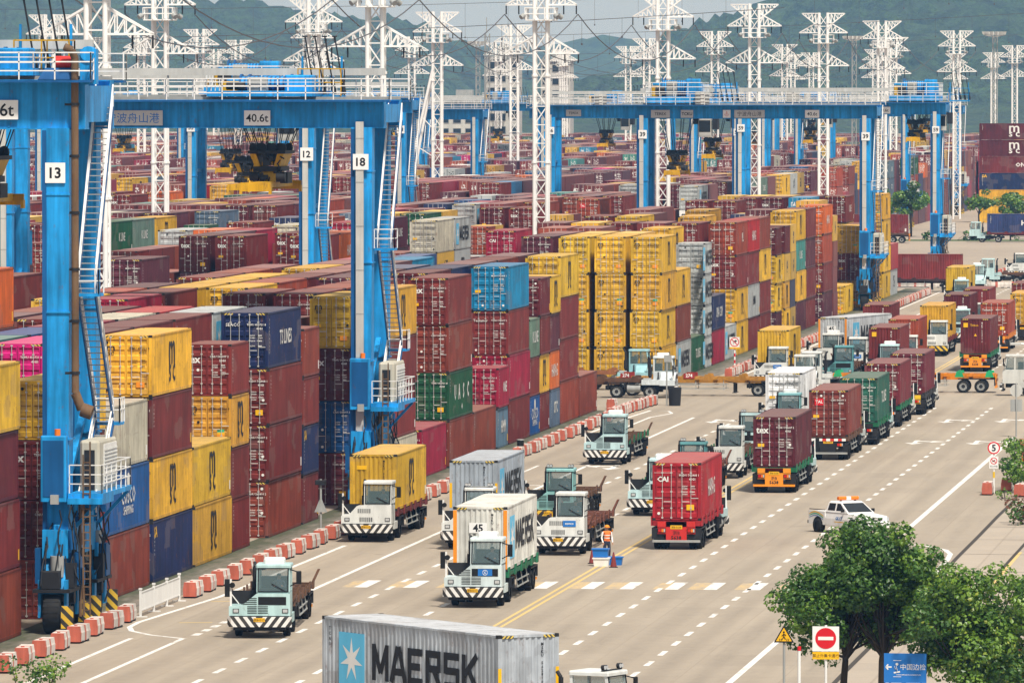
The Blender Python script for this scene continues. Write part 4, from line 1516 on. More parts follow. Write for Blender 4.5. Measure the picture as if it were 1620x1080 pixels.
def spreader_geo(b):
    # beam along y (the length of the containers), head block above it
    b.mat('yellow')
    b.box(-.55, .55, -5.9, 5.9, .25, .62)
    for sy in (-1, 1):
        b.box(-1.2, 1.2, *sorted((sy * 5.9, sy * 6.1)), .05, .6)
        for sx in (-1, 1):
            b.box(min(sx * 1.05, sx * 1.25), max(sx * 1.05, sx * 1.25), *sorted((sy * 5.7, sy * 6.12)), -.12, .3)
    b.hexa([(-1.0, -1.8, .62), (1.0, -1.8, .62), (1.0, 1.8, .62), (-1.0, 1.8, .62)], [(-.7, -1.5, 1.25), (.7, -1.5, 1.25), (.7, 1.5, 1.25), (-.7, 1.5, 1.25)])
    rg_ = random.Random(4)
    for sx in (-1, 1):
        b.hexa([(sx * .75 - .22, -1.6, 1.55), (sx * .75 + .22, -1.6, 1.55), (sx * .75 + .22, 1.6, 1.55), (sx * .75 - .22, 1.6, 1.55)], [(sx * 1.1 - .25, -1.8, 2.35), (sx * 1.1 + .25, -1.8, 2.35), (sx * 1.1 + .25, 1.8, 2.35), (sx * 1.1 - .25, 1.8, 2.35)])
    b.box(-.45, .45, -1.5, 1.5, 1.6, 1.85)
    b.mat('dark')
    b.bevbox(-.35, .35, -1.7, .6, 1.85, 2.5, .06)
    for k in range(14):
        p_ = Vector((rg_.uniform(-1.3, 1.3), rg_.uniform(-2.1, -1.6), rg_.uniform(.6, 2.4)))
        b.cyl(p_, p_ + Vector((rg_.uniform(-.5, .5), rg_.uniform(-.3, .3), rg_.uniform(-.6, .5))), .05, 5)
    for k in range(8):
        x_, z_ = rg_.uniform(-1.3, 1.1), rg_.uniform(.5, 2.2)
        b.box(x_, x_ + .35, -1.95, -1.75, z_, z_ + .3)
    b.mat('dark')
    b.box(-1.1, 1.1, -1.7, 1.7, 1.25, 1.55)
    b.box(-1.5, 1.5, -1.9, 1.9, 2.35, 2.55)
    for sx in (-1.15, -.4, .4, 1.15):
        for sy in (-1.3, 1.3):
            b.cyl((sx, sy - .12, 2.7), (sx, sy + .12, 2.7), .32, 12)
    b.cyl((.9, -2.3, .9), (1.6, -2.3, .9), .32, 10); b.box(1.0, 1.6, -1.4, .4, .5, 1.2); b.cyl((-1.3, -1.9, .95), (-.6, -1.9, .95), .3, 10)
    b.box(-.3, .3, -1.86, -1.5, 1.6, 2.0)
KW = dict(tray=True)
SIG = lambda *a: a
CX = -57.4
crane(CX, 338.2, '13', 21.45, 23.5, 'big blue gantry crane with plate 13 and a rusty exhaust pipe on its leg', -4.0, 20.6, near=True, tray=False, exhaust=True,
      signs=[('40.6t', -2.6, 1.9, 'signwhite', 'black', .75)])
crane(CX, 437.0, '18', 21.05, 22.55, 'blue gantry crane with plate 18 above the roadside stacks', -5.6, 20.1, near=True, numl=None,
      signs=[('40.6t', -5.8, 1.45, 'signwhite', 'black', .6), ('宁波舟山港', -12.7, 3.3, 'signgrey', 'signblue', .6)])
crane(CX - BP, 610.0, None, 21.05, 22.6, 'blue gantry crane with plate 12 in the second yard block', -5.0, 18.0, numl=None)
def lone_plate(r, s, lx, z, yy):
    b = MB().mat('signwhite'); b.box(-.5, .5, -.02, .02, -.5, .5); b.mat('black'); b.text(s, (0, -.026, 0), _RX, _UZ, .7, 'C', 3)
    obj('number_plate', b, r, (lx, yy, z))
_c12 = [o for o in COL.objects if o.get('label', '').startswith('blue gantry crane with plate 12')][0]
lone_plate(_c12, '12', .05, 18.2, -4.4)
crane(CX - 2 * BP, 880.0, '53', 20.7, 22.3, 'blue gantry crane with plate 53 in the third yard block', -19.6, 16.6, numl='53')
crane(CX, 839.0, '39', 20.2, 21.6, 'blue gantry crane with plate 39 over the far roadside stacks', -20.2, 16.8, numl='39',
      signs=[('TEREX', -21.6, 2.0, 'signgrey', 'black', .42), ('40.6t', -5.6, 1.5, 'signwhite', 'black', .52), ('宁波舟山港', -12.2, 3.2, 'signgrey', 'black', .52), ('⚓', -14.6, .8, 'signwhite', 'signred', .5), ('TCKU', -18.8, 1.3, 'signgrey', 'black', .42)])
crane(CX, 962.0, '59', 20.3, 21.7, 'blue gantry crane with plate 59 nearest the end of the far stacks', -2.6, 19.6, numl='59', signs=[('40.6t', -6.2, 1.5, 'signwhite', 'black', .52)])
crane(CX - BP, 1000.0, '56', 19.8, 21.3, 'blue gantry crane with plate 56 in the second block', -3.4, 17.2, numl='56', signs=[('TEREX', -20.6, 1.9, 'signgrey', 'black', .42)])
FAR = [(4.76, 1700, -9, 15, 'gap left of the clear-standing pylon'), (2, 1240, -14, 17, 'third block, beyond the plate 53 crane'), (4, 960, -8, 17, 'fifth block, left of the plate 53 crane'), (5, 1260, -12, 16, 'sixth block, second along'), (6, 1120, -9, 18, 'seventh block, nearer one'), (1, 1330, -16, 17, 'second block, just past the white pylon row'), (5, 1560, -6, 17, 'sixth block, third along'), (2, 1450, -9, 16, 'third block, third along'), (6, 1760, -8, 17, 'seventh block, farther one'), (0, 1720, -12, 17, 'first block line far beyond the broadside stack'), (8, 1500, -12, 17, 'ninth block'), (3, 760, -12, 18, 'fourth block, small behind the second-block crane'), (3, 1180, -14, 17, 'fourth block, well past the plate 53 crane'), (4, 1330, -7, 18, 'fifth block'), (5, 1050, -10, 17, 'sixth block, at the near side'),
       (6, 1420, -15, 17, 'seventh block'), (1, 1480, -6, 18, 'second block beyond the last white pylons'), (2, 1690, -16, 17, 'third block at the far end'), (7, 1900, -9, 18, 'eighth block at the far end'), (9, 1640, -9, 18, 'tenth block'), (3, 2050, -12, 17, 'fourth block, farthest of all')]
for k, y, tr_, dr, wh in FAR:
    crane(CX - BP * k, y, None, 18.9, 20.4, 'distant hazy blue gantry crane in the ' + wh, float(tr_), float(dr))

# white lattice pylons
def pyl_mast(b):
    b.mat('tower')
    h, s = 34.0, .6
    for sx in (-1, 1):
        for sy in (-1, 1):
            b.cyl((sx * s, sy * s, 0), (sx * s, sy * s, h), .17, 8)
    z, q = 0.6, 1.75
    i = 0
    while z + q <= h + .01:
        for k in range(4):
            a = [(-s, -s), (s, -s), (s, s), (-s, s)][k]
            c = [(s, -s), (s, s), (-s, s), (-s, -s)][k]
            p0, p1 = (a, c) if i % 2 else (c, a)
            b.bar((*p0, z), (*p1, z + q), .1)
            b.bar((*a, z), (*c, z), .09)
        z += q
        i += 1
    for zz in (8, 16.2, 24.4):
        for sx in (-1, 1):
            for sy in (-1, 1):
                b.cyl((sx * s, sy * s, zz), (sx * s, sy * s, zz + .2), .25, 8)
def arm(b, half, up, drop_):
    """a pair of tapering trusses either side of the mast; up: height gained at the mast"""
    b.mat('tower')
    s = .6
    for sx in (-1, 1):
        tip = (sx * half, 0, 0)
        for sy in (-1, 1):
            b.bar((sx * s, sy * s, 0), tip, .14)
            b.bar((sx * s, sy * s, up), tip, .14)
            n = 5
            for i in range(1, n):
                t = i / n
                lo = Vector((sx * s, sy * s, 0)).lerp(Vector(tip), t)
                hi = Vector((sx * s, sy * s, up)).lerp(Vector(tip), t)
                b.bar(lo, hi, .08)
                lo2 = Vector((sx * s, sy * s, 0)).lerp(Vector(tip), (i - 1) / n)
                b.bar(lo2, hi, .08)
        for i in range(1, 5):
            t = i / 5
            a = Vector((sx * s, -s, 0)).lerp(Vector(tip), t); c = Vector((sx * s, s, 0)).lerp(Vector(tip), t)
            b.bar(a, c, .07)
        b.mat('dark')
        if drop_:
            for t in (.55, .98):
                x = sx * (s + (half - s) * t)
                b.cyl((x, 0, -.9), (x, 0, -.05), .07, 6)
        b.mat('tower')
def basket(b):
    b.mat('tower')
    b.box(-1.4, 1.4, -1.4, 1.4, 0, .1)
    rail(b, [(-1.4, -1.4, .1), (1.4, -1.4, .1), (1.4, 1.4, .1), (-1.4, 1.4, .1), (-1.4, -1.4, .1)], 1.1, .9, .09, (.55,))
    b.mat('grey')
    for sx in (-1, 1):
        for sy in (-1, 1):
            b.cyl((sx * 1.5, sy * 1.5, .5), (sx * 1.75, sy * 1.75, .3), .25, 8)
PYL = [  # x, y, and what sets it apart
    (-82.4, 495, 'thick white pylon rising behind the leg with plate 13'), (-82.4, 630, 'white pylon rising behind the girder end of the plate 18 crane'), (-82.4, 751, 'white pylon standing clear between the near and far stacks'),
    (-82.4, 874, 'white pylon behind the left girder end of the plate 39 crane'), (-82.4, 996, 'white pylon just right of the two plates 56 and 59'), (-82.4, 1113, 'white pylon beside the 40.6t sign of the far crane'),
    (-82.4, 1236, 'white pylon behind the right leg of the plate 39 crane'), (-82.4, 1439, 'white pylon standing alone just right of the plate 59 crane'),
    (-118, 745, 'white pylon over the writing on the plate 18 crane'), (-129, 930, 'white pylon behind the slanted black pick-up arms'), (-134, 1090, 'white pylon with a stayed foot left of the clear-standing pylon'),
    (-194, 1124, 'white pylon at the far left above the plate 13 railing'), (-250, 1685, 'small hazy white pylon between the two left pylons'), (-213, 1390, 'white pylon right of the pylon over the crane writing'), (-200, 1585, 'hazy white pylon left of the stayed one'),
    (-148, 1308, 'white pylon close behind the clear-standing pylon'), (-228, 2130, 'faint white pylon, left one of a close pair'), (-222, 2080, 'faint white pylon, right one of a close pair'), (-190, 1925, 'faint white pylon left of the far blue trolley'),
    (-127, 1448, 'white pylon between the two big far-crane pylons'), (-170, 2250, 'faint white pylon behind the blue pick-up arms'), (-140, 2073, 'faint white pylon left of the far yellow trolley'), (-116, 1750, 'white pylon close right of the one behind leg 39'),
    (-118, 2240, 'short faint white pylon above the right crane end'), (-95, 1900, 'white pylon beside the grey lamp mast at the right'), (-93, 2080, 'slim faint white pylon right of the grey lamp mast'), (-73, 1800, 'white pylon at the right picture edge'), (-168, 1210, 'white pylon among the hazy ones left of the stayed pylon'), (-262, 1900, 'small faint white pylon between the big left pylons'), (-205, 1780, 'faint white pylon behind the plate 53 crane'), (-158, 1640, 'faint white pylon right of the clear-standing pylon'), (-183, 2350, 'tiny faint white pylon left of the leg with plate 39'), (-146, 1850, 'faint white pylon right of the leg with plate 39'), (-132, 2300, 'tiny faint white pylon over the middle of the far girder'), (-105, 1610, 'faint white pylon just left of the plate 59 crane'), (-310, 2050, 'tiny faint white pylon above the girder of the plate 18 crane'), (-238, 1480, 'white pylon left of the plate 18 girder end')]
for x, y, lab in PYL:
    r = obj('lattice_pylon', None, None, (x, y, 0))
    tag(r, lab, 'pylon', 'white lattice pylons across the yard')
    obj('mast', cmesh('mast', pyl_mast), r)
    obj('crossarm', cmesh(('crossarm', 1), lambda b: arm(b, 3.6, 1.7, True)), r, (0, 0, 26.6))
    obj('crossarm', cmesh(('crossarm', 2), lambda b: arm(b, 3.4, 1.6, True)), r, (0, 0, 31.2))
    obj('top_arm', cmesh(('top_arm', 3), lambda b: arm(b, 3.0, -1.9, False)), r, (0, 0, 33.9))
    obj('basket', cmesh('basket', basket), r, (0, 0, 29.7))
# stay legs of one pylon
_p = [o for o in COL.objects if o.get('label', '').startswith('white pylon with a stayed foot')][0]
obj('stay_strut', cmesh('stay_strut', lambda b: (b.mat('tower'), b.cyl((-.6, -.6, 26), (-6.5, -.6, 0), .2, 8), b.cyl((-.6, .6, 26), (-5.5, .6, 0), .2, 8), [b.bar((-.6 - 5.9 * t, -.6, 26 * (1 - t)), (-.6, -.6, 26 * (1 - t) - 1.5), .12) for t in (.25, .4, .55, .7, .85)])), _p)
def lamp_mast_geo(b):
    b.mat('grey')
    h = 34
    for k in range(3):
        a = 2 * math.pi * k / 3
        c = 2 * math.pi * (k + 1) / 3
        p, q = Vector((.6 * math.cos(a), .6 * math.sin(a), 0)), Vector((.6 * math.cos(c), .6 * math.sin(c), 0))
        b.cyl(p, p + Vector((0, 0, h)), .1, 6)
        for i in range(17):
            b.bar(p + Vector((0, 0, i * 2)), q + Vector((0, 0, i * 2 + 2)), .07); b.bar(q + Vector((0, 0, i * 2)), p + Vector((0, 0, i * 2 + 2)), .07)
def lamp_head(b):
    b.mat('greylight')
    n = 14
    for i in range(n):
        t, t2 = 2 * math.pi * i / n, 2 * math.pi * (i + 1) / n
        b.bar((2 * math.cos(t), 2 * math.sin(t), 0), (2 * math.cos(t2), 2 * math.sin(t2), 0), .1)
        b.bar((0, 0, -.4), (2 * math.cos(t), 2 * math.sin(t), 0), .06)
        b.hexa([(1.9 * math.cos(t) - .3, 1.9 * math.sin(t) - .3, .1), (1.9 * math.cos(t) + .3, 1.9 * math.sin(t) - .3, .1), (1.9 * math.cos(t) + .3, 1.9 * math.sin(t) + .3, .1), (1.9 * math.cos(t) - .3, 1.9 * math.sin(t) + .3, .1)],
               [(2.1 * math.cos(t) - .3, 2.1 * math.sin(t) - .3, .7), (2.1 * math.cos(t) + .3, 2.1 * math.sin(t) - .3, .7), (2.1 * math.cos(t) + .3, 2.1 * math.sin(t) + .3, .7), (2.1 * math.cos(t) - .3, 2.1 * math.sin(t) + .3, .7)])
for x, y, lab in ((-218, 1850, 'grey lattice lamp mast with a ring of lamps left of the clear-standing pylon'), (-82, 1560, 'grey lattice lamp mast with a ring of lamps at the right'), (-283, 1700, 'faint grey lamp mast above the girder of the plate 18 crane'), (-118, 1680, 'faint grey lamp mast behind the right leg of the plate 39 crane')):
    r = obj('lamp_mast', None, None, (x, y, 0))
    tag(r, lab, 'lamp mast', 'ring-topped lamp masts')
    obj('mast', cmesh('lamp_mast_shaft', lamp_mast_geo), r)
    obj('lamp_ring', cmesh('lamp_ring', lamp_head), r, (0, 0, 34))
r = obj('radio_mast', None, None, (-175, 1500, 0)); tag(r, 'slim grey lattice mast rising between the stayed pylon and the clear-standing one', 'mast')
obj('mast', cmesh('lamp_mast_shaft', lamp_mast_geo), r); obj('antenna', MB().mat('grey').cyl((0, 0, 34), (0, 0, 37), .08, 6), r)

# wires
def wire(p, q, sag, rad, n=14):
    b = MB().mat('wire')
    p, q = Vector(p), Vector(q)
    prev = None
    for i in range(n + 1):
        t = i / n
        c = p.lerp(q, t) - Vector((0, 0, sag * 4 * t * (1 - t)))
        if prev is not None:
            b.bar(prev, c, rad)
        prev = c
    return b
M['wire'] = simple('dark_wire', (.1, .1, .11), .6)
line0 = [(p[0], p[1]) for p in PYL[:8]]
W = []
for a, c in zip(line0, line0[1:]):
    for dx in (-3.5, 3.5):
        W.append(((a[0] + dx, a[1], 30.3), (c[0] + dx, c[1], 30.3), 4.2))
for a, c in ((8, 9), (9, 10), (10, 15), (15, 19), (11, 13), (13, 14), (12, 16), (19, 22), (14, 18)):
    for dx in (-3.3, 3.3):
        W.append(((PYL[a][0] + dx, PYL[a][1], 30.3), (PYL[c][0] + dx, PYL[c][1], 30.3), 4.5))
for i, (p, q, s) in enumerate(W):
    o = obj('power_line', wire(p, q, s, .07))
    tag(o, f'dark sagging power line, {ordw(i + 1)} span of those strung between white pylons from the left', 'power line', 'power lines between the pylons')
# long cross spans with hanging lightning droppers
def dropper_span(p, q, sag, n, lab, dl):
    b = wire(p, q, sag, .06, 30)
    rr_ = random.Random(n)
    P_, Q_ = Vector(p), Vector(q)
    for i in range(1, n):
        t = i / n
        c = P_.lerp(Q_, t) - Vector((0, 0, sag * 4 * t * (1 - t)))
        l = dl * rr_.uniform(.5, 1.1)
        b.bar(c, c - Vector((0, 0, l)), .03)
        b.box(c.x - .08, c.x + .08, c.y - .08, c.y + .08, c.z - l - .2, c.z - l)
    tag(obj('dropper_wire', b), lab, 'overhead wire', 'overhead wires hung with droppers')
dropper_span((-300, 1090, 37.5), (-30, 1010, 38.5), 4.0, 46, 'overhead wire with hanging droppers crossing lowest above the stacks', 4.5)
dropper_span((-330, 1160, 34.0), (-20, 1100, 36.0), 5.0, 60, 'overhead wire with hanging droppers in the middle of the sky', 3.5)
dropper_span((-380, 1500, 33.5), (-20, 1420, 36.5), 6.0, 70, 'faint overhead wire with droppers in front of the hills', 3.0)
dropper_span((-220, 800, 29.5), (-60, 760, 31.0), 2.2, 40, 'overhead wire with droppers passing close behind the nearest cranes', 2.2)

# far buildings
def building(x, y, w_, d, h, rows, cols, lab, col='cream'):
    r = obj('building', None, None, (x, y, 0))
    tag(r, lab, 'building', 'pale buildings behind the yard')
    b = MB().mat('greylight'); b.box(-w_ / 2, w_ / 2, 0, d, 0, h); obj('wall', b, r)
    b = MB().mat('grey'); b.box(-w_ / 2 - .4, w_ / 2 + .4, -.4, d + .4, h, h + .8); b.box(-w_ / 6, w_ / 6, 2, d * .6, h + .8, h + 3.5); obj('roof', b, r)
    def win(b):
        b.mat('grey'); b.box(-ww / 2 - .15, ww / 2 + .15, -.12, .0, -hh / 2 - .15, hh / 2 + .15); b.mat('tint'); b.box(-ww / 2, ww / 2, -.16, -.12, -hh / 2, hh / 2)
    ww, hh = w_ / cols * .6, h / rows * .5
    bm_ = MB(); win(bm_); me_ = bm_.mesh('window')
    for i in range(cols):
        for j in range(rows):
            obj('window', me_, r, (-w_ / 2 + w_ / cols * (i + .5), 0, h / rows * (j + .5)))
building(-250, 2180, 9, 9, 32, 9, 3, 'tall pale hazy block of flats just left of the clear-standing pylon')
building(-232, 2150, 8, 9, 31, 9, 3, 'tall pale hazy block of flats just right of the clear-standing pylon')
building(-268, 2240, 14, 9, 20, 6, 4, 'lower pale hazy block of flats next to the tall pair')
building(-150, 2260, 22, 10, 9, 3, 7, 'long low pale building at the foot of the right hill')
building(-380, 2250, 26, 10, 10, 3, 8, 'long low pale building at the foot of the left hill')
# ------------------------------------------------------------------ terminal tractors, trailers, the boxes on them
M['board_red'] = painted('rusty_red_board', (.3, .03, .025), .7, .5, rust=.8)
TEAL, LBLUE, WHT, DTEAL, GREYW = (.25, .5, .5), (.45, .63, .65), (.66, .68, .66), (.1, .28, .3), (.5, .56, .56)
RUST, OXRED, GRN, ORG, BRNR, ORANGE2 = (.11, .055, .032), (.13, .018, .018), (.012, .13, .06), (.52, .17, .02), (.16, .06, .04), (.62, .2, .01)
def tr_chassis(b):
    b.mat('dark')
    for x in (-.45, .45):
        b.box(x - .08, x + .08, -5.3, -.2, .62, .92)
    for y in (-.6, -2.4, -3.6, -5.2):
        b.box(-.45, .45, y - .08, y + .08, .66, .86)
    b.box(-.1, .1, -1.95, -1.85, .42, .6); b.cyl((-1.0, -1.9, .5), (1.0, -1.9, .5), .09, 8); b.cyl((-1.0, -4.4, .5), (1.0, -4.4, .5), .11, 8); b.cyl((0, -4.4, .5), (0, -4.4, .75), .24, 10)
    b.bevbox(-.4, .4, -2.6, -1.0, .45, 1.05, .08)
    b.mat('grey'); b.box(-1.1, 1.15, -3.0, -2.0, 1.02, 1.1)
def tr_fender(b):
    b.mat('dark')
    for sx in (-1, 1):
        x0, x1 = sorted((sx * .72, sx * 1.3))
        b.box(x0, x1, -5.0, -3.8, 1.1, 1.14); b.box(x0, x1, -5.06, -5.0, .6, 1.14); b.box(x0, x1, -3.8, -3.74, .7, 1.14)
def tr_body(b):
    b.mat('paint')
    # nose: full width low, rising in a slope to the cab side
    b.poly([(-1.28, 0, .95), (1.3, 0, .95), (1.3, 0, 1.36), (.74, 0, 1.4), (.12, 0, 1.9), (-1.28, 0, 1.9)], -1.15, (0, 1, 0))
    b.box(.1, 1.3, -2.5, -1.15, 1.0, 1.38)
    b.box(-1.3, -.9, -2.4, -1.15, .62, 1.0)
    b.mat('black')
    for z in (1.44, 1.52, 1.6, 1.68):
        w0 = .74 - (z - 1.4) * 1.2
        b.box(.12, max(.2, w0 + .1), .0, .012, z, z + .03)
    for z in (1.06, 1.13, 1.2, 1.27, 1.34):
        b.box(-.35, .08, .0, .012, z, z + .028); b.box(.12, .52, .0, .012, z, z + .028)
    b.box(-1.12, .06, .0, .012, 1.42, 1.76)
    b.mat('dark'); b.box(-1.25, 1.27, -.02, .02, .9, .96)
    b.hexa([(.3, -1.3, 1.4), (1.28, -1.3, 1.4), (1.28, -1.26, 1.4), (.3, -1.26, 1.4)], [(.3, -1.3, 1.95), (1.28, -1.3, 1.95), (1.28, -1.26, 1.95), (.3, -1.26, 1.95)])
def tr_body2(b):
    """the other nose: closed panel with a row of upright grille slots"""
    b.mat('paint')
    b.poly([(-1.28, 0, .95), (1.3, 0, .95), (1.3, 0, 1.36), (.9, 0, 1.42), (.5, 0, 1.85), (.12, 0, 1.9), (-1.28, 0, 1.9)], -1.15, (0, 1, 0))
    b.box(.1, 1.3, -2.5, -1.15, 1.0, 1.38)
    b.box(-1.3, -.9, -2.4, -1.15, .62, 1.0)
    b.mat('black')
    for i in range(7):
        b.box(-.3 + i * .1, -.25 + i * .1, 0, .012, 1.05, 1.28)
        b.box(-.2 + i * .1, -.155 + i * .1, 0, .012, 1.5, 1.72)
    b.mat('dark'); b.box(-1.25, 1.27, -.02, .02, .9, .96)
    b.hexa([(.5, -1.3, 1.4), (1.28, -1.3, 1.4), (1.28, -1.26, 1.4), (.5, -1.26, 1.4)], [(.5, -1.3, 1.9), (1.28, -1.3, 1.9), (1.28, -1.26, 1.9), (.5, -1.26, 1.9)])
X0, X1, YF, YB = -1.26, .14, -.12, -1.72
def tr_cab(b):
    b.mat('paint')
    b.box(X0, X1, YB, YF, 1.88, 1.94); b.box(X0, X1, YB, YB + .06, 1.0, 2.0)
    b.box(X0, X0 + .05, YB, YF, 1.0, 2.0); b.box(X1 - .05, X1, YB, YF, 1.3, 2.0)
    for x, y in ((X0, YF - .1), (X1 - .1, YF - .1), (X0, YB), (X1 - .1, YB)):
        dy = -.16 if y > -1 else 0
        b.hexa([(x, y, 1.94), (x + .1, y, 1.94), (x + .1, y + .1, 1.94), (x, y + .1, 1.94)], [(x, y + dy, 3.0), (x + .1, y + dy, 3.0), (x + .1, y + .1 + dy, 3.0), (x, y + .1 + dy, 3.0)])
    b.box(X0, X0 + .06, -.98, -.88, 1.94, 3.0)
    b.bevbox(X0 - .04, X1 + .04, YB - .04, YF - .08, 2.97, 3.12, .05)
    b.mat('black')
    b.box(X0 + .12, X1 - .12, YB + .1, YB + .55, 1.94, 2.55); b.box(X0 + .1, X1 - .1, -.75, -.3, 1.94, 2.08)
def pane(b, pts, m='glass'):
    b.mat(m); b.quad(*pts)
def tr_windscreen(b):
    pane(b, [(X1 - .08, YF - .005, 1.96), (X0 + .08, YF - .005, 1.96), (X0 + .08, YF - .15, 2.95), (X1 - .08, YF - .15, 2.95)])
    b.mat('black')
    for a, c in (((X1 - .07, YF, 1.96), (X1 - .07, YF - .15, 2.95)), ((X0 + .07, YF, 1.96), (X0 + .07, YF - .15, 2.95)), ((X0 + .07, YF, 1.97), (X1 - .07, YF, 1.97)), ((X0 + .07, YF - .15, 2.95), (X1 - .07, YF - .15, 2.95))):
        b.bar(a, c, .05)
    b.bar((X0 + .15, YF + .02, 1.98), (-.5, YF - .03, 2.3), .03)
def tr_sidewin(x):
    def f(b):
        pane(b, [(x, YB + .1, 2.0), (x, -.98, 2.0), (x, -.98, 2.94), (x, YB + .1, 2.94)])
        pane(b, [(x, -.88, 2.0), (x, YF - .1, 2.0), (x, YF - .24, 2.94), (x, -.88, 2.94)])
    return f
def tr_bumper(b):
    b.mat('bumper')
    b.poly([(-1.36, .02, .5), (-1.36, .22, .5), (1.2, .22, .5), (1.36, .05, .5), (1.36, .02, .5)], .42, (0, 0, 1))
    b.mat('dark'); b.box(-1.1, 1.1, -.1, .1, .36, .5)
def tr_bumper_y(b):
    tr_bumper(b)
    b.mats[0] = M['hazard']
def rig_tractor(x, y, rz, col, label, nose=1, ac=True, lights=False, ybump=False, sticker=None, driver=True, group=True):
    r = obj('terminal_tractor', None, None, (x, y, 0), rz)
    tag(r, label, 'tractor', 'terminal tractors on the port road')
    obj('chassis', cmesh('chassis', tr_chassis), r)
    obj('mudguard', cmesh('mudguard', tr_fender), r)
    obj('front_body', cmesh(('front_body', nose), tr_body if nose == 1 else tr_body2), r, color=col)
    cb = obj('cab', cmesh('cab', tr_cab), r, color=col)
    obj('windscreen', cmesh('windscreen', tr_windscreen), cb)
    obj('side_window', cmesh(('side_window', 0), tr_sidewin(X0 + .02)), cb)
    obj('side_window', cmesh(('side_window', 1), tr_sidewin(X1 - .02)), cb)
    obj('rear_window', cmesh('rear_window', lambda b: pane(b, [(X0 + .1, YB + .03, 2.0), (X1 - .1, YB + .03, 2.0), (X1 - .1, YB + .03, 2.95), (X0 + .1, YB + .03, 2.95)], 'glass')), cb)
    if ac:
        obj('air_conditioner', cmesh('air_conditioner', lambda b: (b.mat('white'), b.bevbox(-1.0, -.12, -1.5, -.6, 3.12, 3.36, .08))), cb)
    def lamps(b):
        b.mat('dark'); b.box(X0, X1, -.5, -.42, 3.13, 3.17)
        for xx in (-1.2, -1.05, -.07, .08):
            b.cyl((xx, -.5, 3.26), (xx, -.38, 3.26), .09, 10)
        b.mat('lens')
        for xx in (-1.2, -1.05, -.07, .08):
            b.cyl((xx, -.38, 3.26), (xx, -.37, 3.26), .075, 10)
    if lights:
        obj('roof_lamps', cmesh('roof_lamps', lamps), cb)
    bp = obj('bumper', cmesh(('bumper', ybump), tr_bumper_y if ybump else tr_bumper), r)
    def np_(b):
        b.mat('plate'); b.box(-.24, .24, .225, .24, .72, .88)
        b.mat('black'); b.text('浙B0317', (0, .245, .8), (-1, 0, 0), _UZ, .13, 'C', 1)
    obj('number_plate', cmesh('number_plate_small', np_), bp)
    for xx in (-1.08, 1.0):
        obj('headlight', cmesh('headlight', lambda b: (b.mat('black'), b.box(-.13, .13, 0, .02, -.09, .09), b.mat('lens'), b.box(-.1, .1, .02, .03, -.065, .065))), r, (xx, .005, 1.17))
    def mir(b):
        b.mat('white'); b.bar((1.22, -.1, 1.36), (1.22, -.1, 2.5), .08); b.bar((1.22, -.1, 1.9), (.9, -.3, 1.45), .04)
        b.mat('black'); b.bevbox(1.24, 1.48, -.16, -.06, 1.75, 2.5, .03); b.cyl((1.15, -.02, 2.25), (1.15, .03, 2.25), .12, 10)
    def mir2(b):
        b.mat('black'); b.bar((X0 - .02, -.3, 2.9), (X0 - .38, -.1, 2.8), .04); b.bar((X0 - .02, -.3, 2.2), (X0 - .38, -.1, 2.4), .04); b.bevbox(X0 - .5, X0 - .28, -.15, -.05, 2.3, 2.85, .03)
    obj('mirror', cmesh(('mirror', 1), mir), r)
    obj('mirror', cmesh(('mirror', 2), mir2), r)
    def exh(b):
        b.mat('dark'); b.cyl((.35, -1.95, 1.1), (.35, -1.95, 2.9), .09, 8); b.cyl((.35, -1.95, 2.9), (.35, -2.1, 3.1), .07, 8); b.cyl((.35, -1.95, 1.6), (.35, -1.95, 2.3), .15, 10)
        b.mat('grey'); b.bevbox(.55, 1.2, -2.4, -1.8, 1.1, 1.5, .05)
    obj('exhaust_stack', cmesh('exhaust_stack', exh), r)
    obj('fuel_tank', cmesh('fuel_tank', lambda b: (b.mat('grey'), b.cyl((1.0, -3.6, .72), (1.0, -2.6, .72), .28, 12))), r)
    obj('fifth_wheel', cmesh('fifth_wheel', lambda b: (b.mat('dark'), b.box(-.5, .5, -4.9, -3.9, 1.06, 1.14), b.hexa([(-.45, -4.7, .9), (.45, -4.7, .9), (.45, -4.1, .9), (-.45, -4.1, .9)], [(-.3, -4.6, 1.06), (.3, -4.6, 1.06), (.3, -4.2, 1.06), (-.3, -4.2, 1.06)]))), r)
    if sticker:
        def stk(b):
            b.mat('signblue'); b.box(-.86, -.22, .013, .02, 1.44, 1.74)
            b.mat('signwhite')
            if sticker == 'ring':
                n = 14
                for i in range(n):
                    t, t2 = 2 * math.pi * i / n, 2 * math.pi * (i + 1) / n
                    b.bar((-.54 + .11 * math.cos(t), .024, 1.59 + .11 * math.sin(t)), (-.54 + .11 * math.cos(t2), .024, 1.59 + .11 * math.sin(t2)), .012, .022)
                b.text('C', (-.54, .027, 1.59), (-1, 0, 0), _UZ, .14, 'C', 2)
            else:
                b.text('eonco', (-.54, .027, 1.59), (-1, 0, 0), _UZ, .17, 'C', 2)
        obj('sticker', cmesh(('sticker', sticker), stk), r)
    for sx in (-1, 1):
        wheel(r, (sx * 1.02, -1.9, .5), .5, .3)
        for dx in (.68, 1.03):
            wheel(r, (sx * dx, -4.4, .5), .5, .29)
    return r
